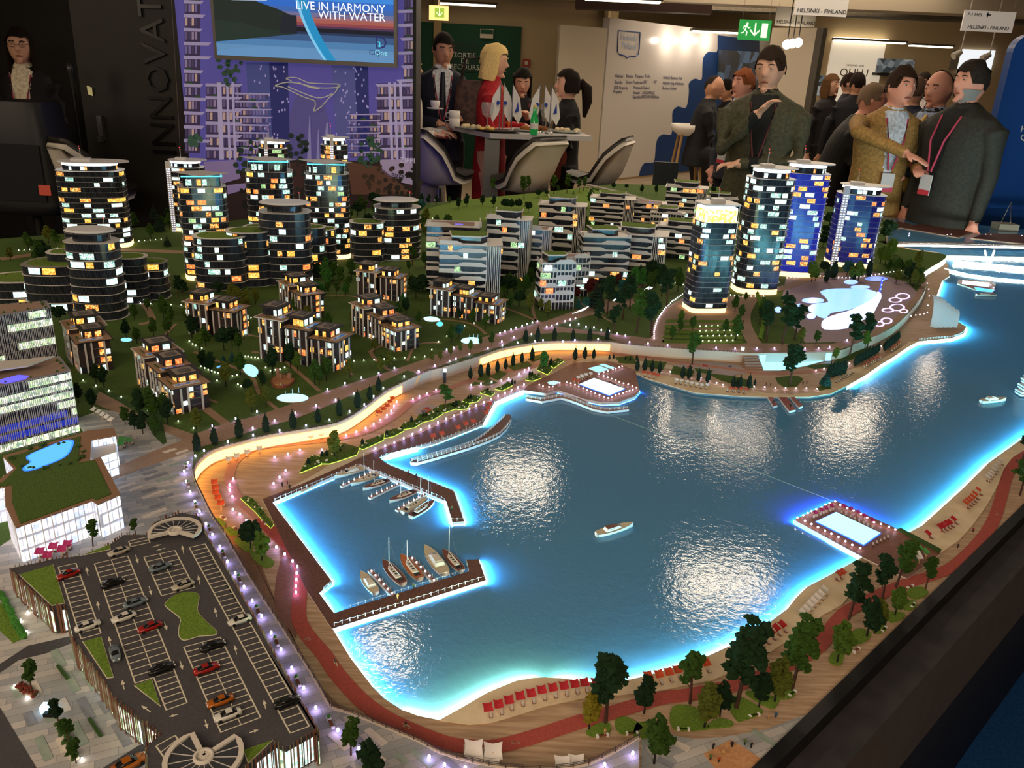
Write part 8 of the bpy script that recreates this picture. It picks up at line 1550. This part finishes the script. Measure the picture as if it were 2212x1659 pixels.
r = root('stair_ramp', 'wooden stair running down the wall at the amber wall end', 'stairs', P(915, 820, ZL)); A_, B_ = P(905, 812, ZU), P(890, 838, ZL); MB().loft([[(q.x - .006, q.y, z_ - .001), (q.x + .006, q.y, z_ - .001), (q.x + .006, q.y, z_ + .002), (q.x - .006, q.y, z_ + .002)] for q, z_ in ((A_, ZU), (B_, ZL))], smooth=False).build('flight', M_TIM, r)
# bridge and the far water
r = root('bridge', 'long flat road bridge with white light below at the far right', 'bridge', P(2000, 528, ZU)); bp = PL('1905,524 2000,525 2212,530 2400,537', ZU); MB().strip([tuple(p[:2]) for p in bp], .07, ZU - .004, ZU).build('deck', mat('bridge_deck', '8A7C72', .6), r)
e_ = [tuple(p[:2]) for p in offs([tuple(p[:2]) for p in bp], -.036)]; MB().ribbon(e_, ZU - .011, ZU - .003).build('under_light', mat('bridge_light', '000000', em=(.9, 1, .85), es=22), r)
m = MB(); [m.box((*q, ZU), (.0006, .0006, .006)) for q in [tuple(v) for v in resample([Vector(p) for p in e_], .014)]]; m.strip(e_, .0006, ZU + .0055, ZU + .006); m.build('railing', M_WR, r, kind='stuff')
for a_, b_ in (((2128, 541), (2134, 575)), ((2148, 541), (2136, 575))):
    t0, t1 = P(*a_, ZU - .006), P(*b_, ZW); MB().tube([(t0.x, t0.y, ZU - .008), (t1.x, t1.y, ZW)], .005, 8).build('pier', mat('bridge_pier', 'E0E4E0', .5, em=(.9, 1, .95), es=1.2), r)
led('2060,566 2130,572 2212,580 2400,590', 'added white glow line brightening the water below the bridge', mat('bridge_water_led', '000000', em=(.85, 1, .95), es=300), ZW + .0005, .012)  # glowing ribbons added in open water to whiten it under the bridge
led('2040,580 2090,592 2160,602 2300,612', 'second added white glow line below the bridge', mat('bridge_water_led', ''), ZW + .0005, .006)
for s, l in (('1905,486 1941,478 1968,484 1941,492', 'small dark far pier'), ('1941,490 2019,480 2103,500 2070,512', 'wide brown far pier with pale edges'), ('2100,514 2133,503 2260,509 2300,530 2212,526', 'brown far pier at the right edge')):
    pl = [tuple(p[:2]) for p in PL(s, ZL)]; r = root('far_pier', l, 'pier', (*pl[0], ZW)); MB().prism(offpoly(pl, .006), ZW, ZL - .003).build('edge', mat('pale_pier_edge', 'A89C88', .6), r); MB().prism(pl, ZW, ZL).build('deck', mat('red_brown_deck', '5A3630', .6), r)
for i, (x, y) in enumerate(((1965, 502), (2047, 505), (2055, 504), (2130, 504), (2141, 504), (2208, 507))): b = P(x, y, ZL + .006); L_GL.put((b.x, b.y, ZL - .006), 0, 'warm little lamp on the far piers', None, 1.2)
r = root('layered_pavilion', 'white conical layered pavilion with a red glowing crown', 'pavilion', P(2030, 582, ZU)); h = HT(2030, 582, ZU, 531)
for k in range(7): MB().lathe([(.029 - .0018 * k, h * .13 * k), (.028 - .0018 * k, h * .13 * k + h * .105), (.0255 - .0018 * k, h * .13 * k + h * .105), (.0255 - .0018 * k, h * .13 * (k + 1))], n=20).build('layer', mat('pavilion_white', 'B4B0C4', .5), r)
MB().lathe([(.014, h * .91), (.014, h * 1.0), (0, h)], n=16).build('crown', mat('crown_red', '000000', em=(1, .25, .15), es=3), r)
r = root('shell_sculpture', 'white fan-shaped shell building on the peninsula tip', 'sculpture', P(2040, 706, ZL)); s_ = MPP(2040, 706, ZL)
for k, (x0, x1, hh, dz) in enumerate(((-34, -20, 64, 0), (-24, -10, 58, 2), (-14, 2, 50, 4), (-4, 14, 42, 7), (8, 26, 36, 10))):
    vs = []
    for j in range(6):
        t = j / 5; zz = hh * s_ * math.sin(t * PI / 2) * 1.05; xx0, xx1 = x0 + (hh * .3 + 2) * t * t * (k - 2) * .12, x1 + 4 * t; vs += [(xx0 * s_, -.012 + .026 * t * t + k * .004, zz), (xx1 * s_, -.02 + .030 * t * t + k * .004, zz * .94)]
    n = len(vs); vb = [(x, y + .0022, z) for x, y, z in vs]; fs = [(2 * j, 2 * j + 1, 2 * j + 3, 2 * j + 2) for j in range(5)]; MB().add(vs + vb, fs + [tuple(n + q for q in f[::-1]) for f in fs], 0, True).build('shell_plate', mat('shell_white', 'D0C8CC', .5), r, local=True)
MB().ico((-.024, .01, .062), .016, 2, sc=(.8, .8, 1.4)).build('green_dome', mat('green_glass_dome', '2A5A50', .2, em=(.1, .5, .6), es=.2), r, local=True)
r = root('floating_bar', 'floating bar platform with bright lights beyond the peninsula', 'platform', P(2110, 625, ZL)); pl = [tuple(p[:2]) for p in PL('2070,603 2140,608 2152,612 2146,632 2104,624 2068,612', ZL)]; MB().prism(pl, ZW, ZL).build('deck', M_WOOD2, r); MB().prism([tuple(p[:2]) for p in PL('2080,607 2138,612 2136,620 2078,613', ZL)], ZL, ZL + .0016).build('light_floor', mat('bar_glow', '000000', em=(.8, .85, 1), es=4), r)
pool('2105,621 2148,627 2142,632 2110,628', 'blue pool at the edge of the floating bar', (.05, .3, 1), 3, ZL, 0)
r = root('slab_stack', 'stack of white tilted slabs cut by the right edge', 'sculpture', P(2215, 855, ZW))
for k in range(7): MB().box((.004 - (k % 2) * .004, 0, .003 + k * .0085), (.055 - k * .004, .03, .0045), .1 * (k % 2)).build('slab', M_TOWERW, r, local=True)
pool('1994,602 2004,597 2040,594 2048,600 2020,612 2012,610', 'white glowing basin at the neck of the peninsula', (.7, .8, 1), 3, ZU - .028, 0) if False else None
# road bridge at the back, playgrounds, kiosk
r = root('road_ramp', 'grey road ramp rising at the back of the town', 'ramp', P(1320, 420, ZU)); rp = PL('1268,398 1330,412 1400,432 1440,445', ZU + .02); MB().strip([tuple(p[:2]) for p in rp], .05, ZU + .016, ZU + .02).build('deck', mat('grey_ramp', '8A827A', .7), r)
for x, y in ((1275, 412), (1340, 428), (1410, 446)): b = P(x, y, ZU); MB().box((b.x, b.y, ZU), (.02, .02, .018)).build('pier', M_CONC, r)
r = root('playground', 'brown cloud-shaped playground with climbing towers on the lawn', 'playground', P(611, 826, ZU)); pl = [tuple(p) for p in smooth([Vector(p[:2]) for p in PL('585,826 590,818 600,816 612,812 625,816 637,822 630,832 618,838 600,840 588,834', ZU)], 3, True)]; MB().prism(pl, ZU, ZU + .005).build('base', mat('play_brown', '8A5238', .8), r); MB().prism(offpoly(pl, -.004), ZU + .005, ZU + .0056).build('floor', mat('play_sand', 'A87450', .8), r)
for x, y, h_, w_ in ((601, 820, .026, .007), (607, 824, .018, .006), (626, 822, .016, .009)): b = P(x, y, ZU); MB().box((b.x, b.y, ZU + .004), (w_, .005, h_)).build('tower', mat('play_tower', '9A7058', .8), r)
for x, y, c in ((599, 831, 'C8B020'), (615, 832, '8A2A8A'), (606, 830, 'C8C8C0')): b = P(x, y, ZU + .006); MB().lathe([(.0022, -.001), (.0032, 0), (.0022, .001)], b, 12).build('hoop', mat('play_' + c, c, .6), r)
for s, l in (('893,892 905,880 925,874 945,878 950,886 930,895 905,899', 'small colourful playground of the marina square'), ('1450,790 1500,782 1560,784 1600,790 1612,806 1580,812 1520,808 1470,800', 'colourful angular playground before the quay wall')):
    pl = PL(s, ZL); r = root('play_area', l, 'playground', (*pl[0][:2], ZL)); MB().prism([tuple(p[:2]) for p in pl], ZL, ZL + .0008).build('floor', mat('play_grey', 'A8989C', .7), r); c = sum(pl, Vector()) / len(pl); rr = random.Random(len(l))
    for k, cc in enumerate(('A83028', 'C84838', '6A5E80', 'B87850', 'A83028', 'C8B8B0')):
        q = c.lerp(pl[rr.randrange(len(pl))], rr.uniform(.2, .7)); MB().box((q.x, q.y, ZL + .0008), (rr.uniform(.006, .018), rr.uniform(.004, .01), rr.uniform(.0006, .004)), rr.random() * 3).build('play_piece', mat('play_' + cc, cc, .7), r)
b = P(104, 1537, ZU); r = root('lit_kiosk', 'blue white glowing display box on the lower left plaza', 'kiosk', b); MB().box((0, 0, 0), (.014, .010, .010)).build('box', mat('kiosk_blue', '000000', em=(.4, .75, 1), es=4), r, local=True); MB().box((.006, -.008, 0), (.012, .006, .006)).build('base', M_BLK2, r, local=True)
for s, l in (('36,1490 45,1480 85,1502 70,1514', 'red flowering planter under the first plaza tree'), ('120,1570 135,1560 172,1640 155,1652', 'long planter with trees and white lamps')):
    pl = [tuple(p[:2]) for p in PL(s, ZU)]; r = root('flower_planter', l, 'planter', (*pl[0], ZU)); MB().prism(pl, ZU, ZU + .004).build('box', M_KERB, r); m = MB(); cx_ = sum(p[0] for p in pl) / 4; cy2 = sum(p[1] for p in pl) / 4
    for k in range(40): t, u = random.Random(k).random(), random.Random(k + 99).random(); q = Vector(pl[0]).lerp(Vector(pl[1]), t).lerp(Vector(pl[3]).lerp(Vector(pl[2]), t), u); m.ico((q.x, q.y, ZU + .005), .0028, 1, nz=.7, nsc=2, smooth=False, seed=k)
    m.build('plants', mat('red_flowers', '7A2420', .9, nz=(200, '4A3A18', 3, None)) if 'red' in l else M_HEDGE, r, kind='stuff')
for i, s in enumerate(('122,1442 128,1440 150,1468 143,1471', '190,1557 196,1554 222,1592 214,1594')):
    pl = [tuple(p[:2]) for p in PL(s, ZU)]; MB().prism(pl, ZU, ZU + .004).build('hedge', M_HEDGE, label=('upper' if i == 0 else 'lower') + ' short clipped hedge on the lower left plaza', cat='hedge')
m = MB(); rr = random.Random(4)
for k in range(90): t = k / 90; b = P(0 + 52 * t + rr.uniform(-3, 3), 1282 + 100 * t, ZU); m.ico((b.x, b.y, ZU + .003), rr.uniform(.003, .005), 1, nz=.7, nsc=2, smooth=False, seed=k)
ob('hedge', m.mesh('hedge', mat('vivid_foliage', '')), label='long leafy hedge before the car park wall with three lamps', cat='hedge', kind='stuff')
# figurines
def figp(c1, c2, i):
    r = root('figurine', 'figurine', 'figurine'); m = MB(); m.tube([(-.0006, 0, 0), (-.0005, 0, .0045)], [.0005, .0007], 6, 1); m.tube([(.0006, 0, 0), (.0005, 0, .0045)], [.0005, .0007], 6, 1); m.loft([[(x * s, y * s * .6, z) for x, y in [(math.cos(a), math.sin(a)) for a in [2 * PI * k / 8 for k in range(8)]]] for s, z in ((.0011, .0043), (.0012, .006), (.0017, .0083), (.0007, .009))], 0)
    m.tube([(-.0016, 0, .0081), (-.0020, -.0004, .0062), (-.0016, -.001, .005)], .00042, 5, 0); m.tube([(.0016, 0, .0081), (.0020, -.0004, .0062), (.0016, -.001, .005)], .00042, 5, 0); m.ico((0, 0, .0101), .0010, 1, 2); m.build('body', [mat('fig_' + c1, c1, .8), mat('fig_' + c2, c2, .8), mat('fig_skin', 'A87860', .8)], r); return Proto(r)
FG = {k: figp(a, b, 0) for k, (a, b) in (('dark', ('1A1A20', '14141A')), ('red', ('8A2420', '1A1A20')), ('green', ('4A6A30', '2A2420')), ('tan', ('C89A60', 'B08850')), ('blue', ('3A5A7A', '2A3040')), ('orange', ('B0481A', '1E1A1A')))}
for k, x, y, z, w in (('red', 1442, 1615, ZL, 'walking on the paving by the big bottom tree'), ('dark', 1540, 1619, ZL, 'at the corner of the sand court'), ('dark', 1580, 1615, ZL, 'with open arms in the sand court'), ('green', 1608, 1610, ZL, 'standing right of the sand court'), ('dark', 1622, 1617, ZL, 'in grey beside the green one'), ('tan', 1561, 1633, ZL, 'small in the sand court middle'), ('green', 1534, 1643, ZL, 'left of the orange one'), ('orange', 1552, 1648, ZL, 'at the bottom of the sand court'),
                      ('tan', 1659, 1556, ZL, 'strolling left on the boards near the rim'), ('blue', 1675, 1551, ZL, 'strolling right on the boards near the rim'), ('blue', 819, 1300, ZL, 'bent on the near pier'), ('tan', 859, 1295, ZL, 'cream clothed on the near pier'), ('green', 893, 1272, ZL, 'with green top on the near pier'), ('dark', 977, 1252, ZL, 'on the right part of the near pier'), ('green', 976, 1104, ZL, 'near the tip of the far angled pier'), ('red', 882, 1025, ZL, 'on the far angled pier'), ('dark', 899, 1033, ZL, 'second on the far angled pier'),
                      ('dark', 610, 1052, ZL, 'left of the pair on the marina square'), ('red', 621, 1047, ZL, 'reaching up on the marina square'), ('dark', 626, 1056, ZL, 'lowest on the marina square'), ('red', 1655, 833, ZL, 'in red on the north promenade'), ('dark', 1664, 834, ZL, 'beside the red one on the north promenade'), ('dark', 1734, 832, ZL, 'right of the pine lawn'), ('red', 1742, 830, ZL, 'in red right of the pine lawn'), ('dark', 1671, 872, ZL, 'on the left bathing jetty'), ('dark', 1707, 880, ZL, 'on the middle bathing jetty'), ('red', 1725, 869, ZL, 'on the right bathing jetty'),
                      ('dark', 2068, 1185, ZL, 'standing on the far boards'), ('red', 2101, 1150, ZL, 'on a red vehicle on the far boards'), ('dark', 1605, 698, ZU, 'on the curved road'), ('dark', 1953, 1222, ZL, 'on the brown deck behind the platform'), ('tan', 1306, 1588, ZL + .003, 'seated on the first bench'), ('dark', 2195, 1000, ZL, 'at the far end of the red lane')):
    b = P(x, y, z); FG[k].put((b.x, b.y, z + .001), T.uniform(-1, 1), 'tiny model person ' + w)
def bike(x, y, a, l):
    b = P(x, y, ZL + .001); r = root('model_cyclist', l, 'figurine', b, None, a); m = MB()
    for s in (-.0036, .0036): m.tube([(s + .0026 * math.cos(t * PI / 6), 0, .0027 + .0026 * math.sin(t * PI / 6)) for t in range(13)], .0003, 4)
    m.tube([(-.0036, 0, .0027), (-.001, 0, .005), (.003, 0, .0055), (.0036, 0, .0027)], .0003, 4); m.build('bicycle', mat('bike_cream', 'D8C8A0', .5), r, local=True); m = MB(); m.tube([(-.0012, 0, .0055), (-.0004, 0, .0085)], [.0011, .0013], 7); m.tube([(-.001, 0, .0055), (.001, 0, .0045), (0, 0, .002)], .0006, 6); m.tube([(-.0004, 0, .0082), (.003, 0, .0062)], .0004, 5); m.ico((0, 0, .0098), .0010, 1); m.build('rider', mat('fig_dark_rider', '30302C', .8), r, local=True)
bike(725, 1436, -.9, 'small cyclist on the red lane below the marina'); bike(877, 1572, -.4, 'small cream cyclist at the bottom of the red lane')
lt2 = mat('lane_symbol', 'C8A898', .8)
for i, (x, y) in enumerate(((664, 1382), (1114, 1606), (2155, 1112), (1600, 1478))):
    b = P(x, y, ZL); r = ob('cycle_symbol', None, bpy.data.objects['ground_cycle_lane'], loc=(b.x, b.y, ZL + .0013)); m = MB()
    for s in (-.003, .003): m.tube([(s + .0022 * math.cos(t * PI / 5), .0022 * math.sin(t * PI / 5), 0) for t in range(11)], .0003, 4)
    m.tube([(-.003, 0, 0), (-.001, .003, 0), (.002, .003, 0), (.003, 0, 0)], .0003, 4); me = m.mesh('cycle_symbol', lt2); bpy.data.objects.remove(r); ob('cycle_symbol', me, bpy.data.objects['ground_cycle_lane'], loc=(b.x, b.y, ZL + .0013))
# hedges with white flowers on the platform garden, curved hedge before aqua park
for s, l, mt in (('1938,1148 1945,1146 2032,1192 2027,1197', 'clipped hedge between platform garden and beach', M_HEDGE), ('1953,1196 1956,1193 1986,1214 1983,1218', 'short hedge in the platform garden', M_HEDGE)):
    pl = [tuple(p[:2]) for p in PL(s, ZL)]; MB().prism(pl, ZL, ZL + .006).build('hedge', mt, label=l, cat='hedge')
m = MB()
for k in range(44): t = k / 43; b = P(1634 + 16 * math.sin(t * 2.6), 636 + 96 * t, ZU); m.ico((b.x, b.y, ZU + .006), .0085, 1, nz=.7, nsc=2, smooth=False, seed=k)
ob('hedge', m.mesh('hedge', F_LITE), label='tall curving light hedge beside the sweeping road', cat='hedge', kind='stuff')
# ================= every label singles out one thing: row members are told apart by their order from the left
def uniq():
    W2 = 'first second third fourth fifth sixth seventh eighth ninth tenth eleventh twelfth'.split()
    by = {}
    for o in S.objects:
        if o.parent is None and o.get('category'): by.setdefault(o['label'], []).append(o)
    for lab, os_ in by.items():
        if len(os_) < 2: continue
        q = sorted(os_, key=lambda o: proj(Vector(o.location))[0])
        for i, o in enumerate(q):
            n = len(q); w = W2[i] if i < 12 else f'{i + 1}{"st" if i % 10 == 0 and i != 10 else "nd" if i % 10 == 1 and i != 11 else "rd" if i % 10 == 2 and i != 12 else "th"}'
            if i == 0: w = 'leftmost'
            elif i == n - 1: w = 'rightmost'
            o['label'] = lab + (f', {w} one' if w in ('leftmost', 'rightmost') else f', {w} from left')
            if not o.get('group'): o['group'] = lab
uniq()
for o in S.objects:
    l = o.get('label')
    if l and len(l.split()) > 16: o['label'] = ' '.join(l.split()[:16])
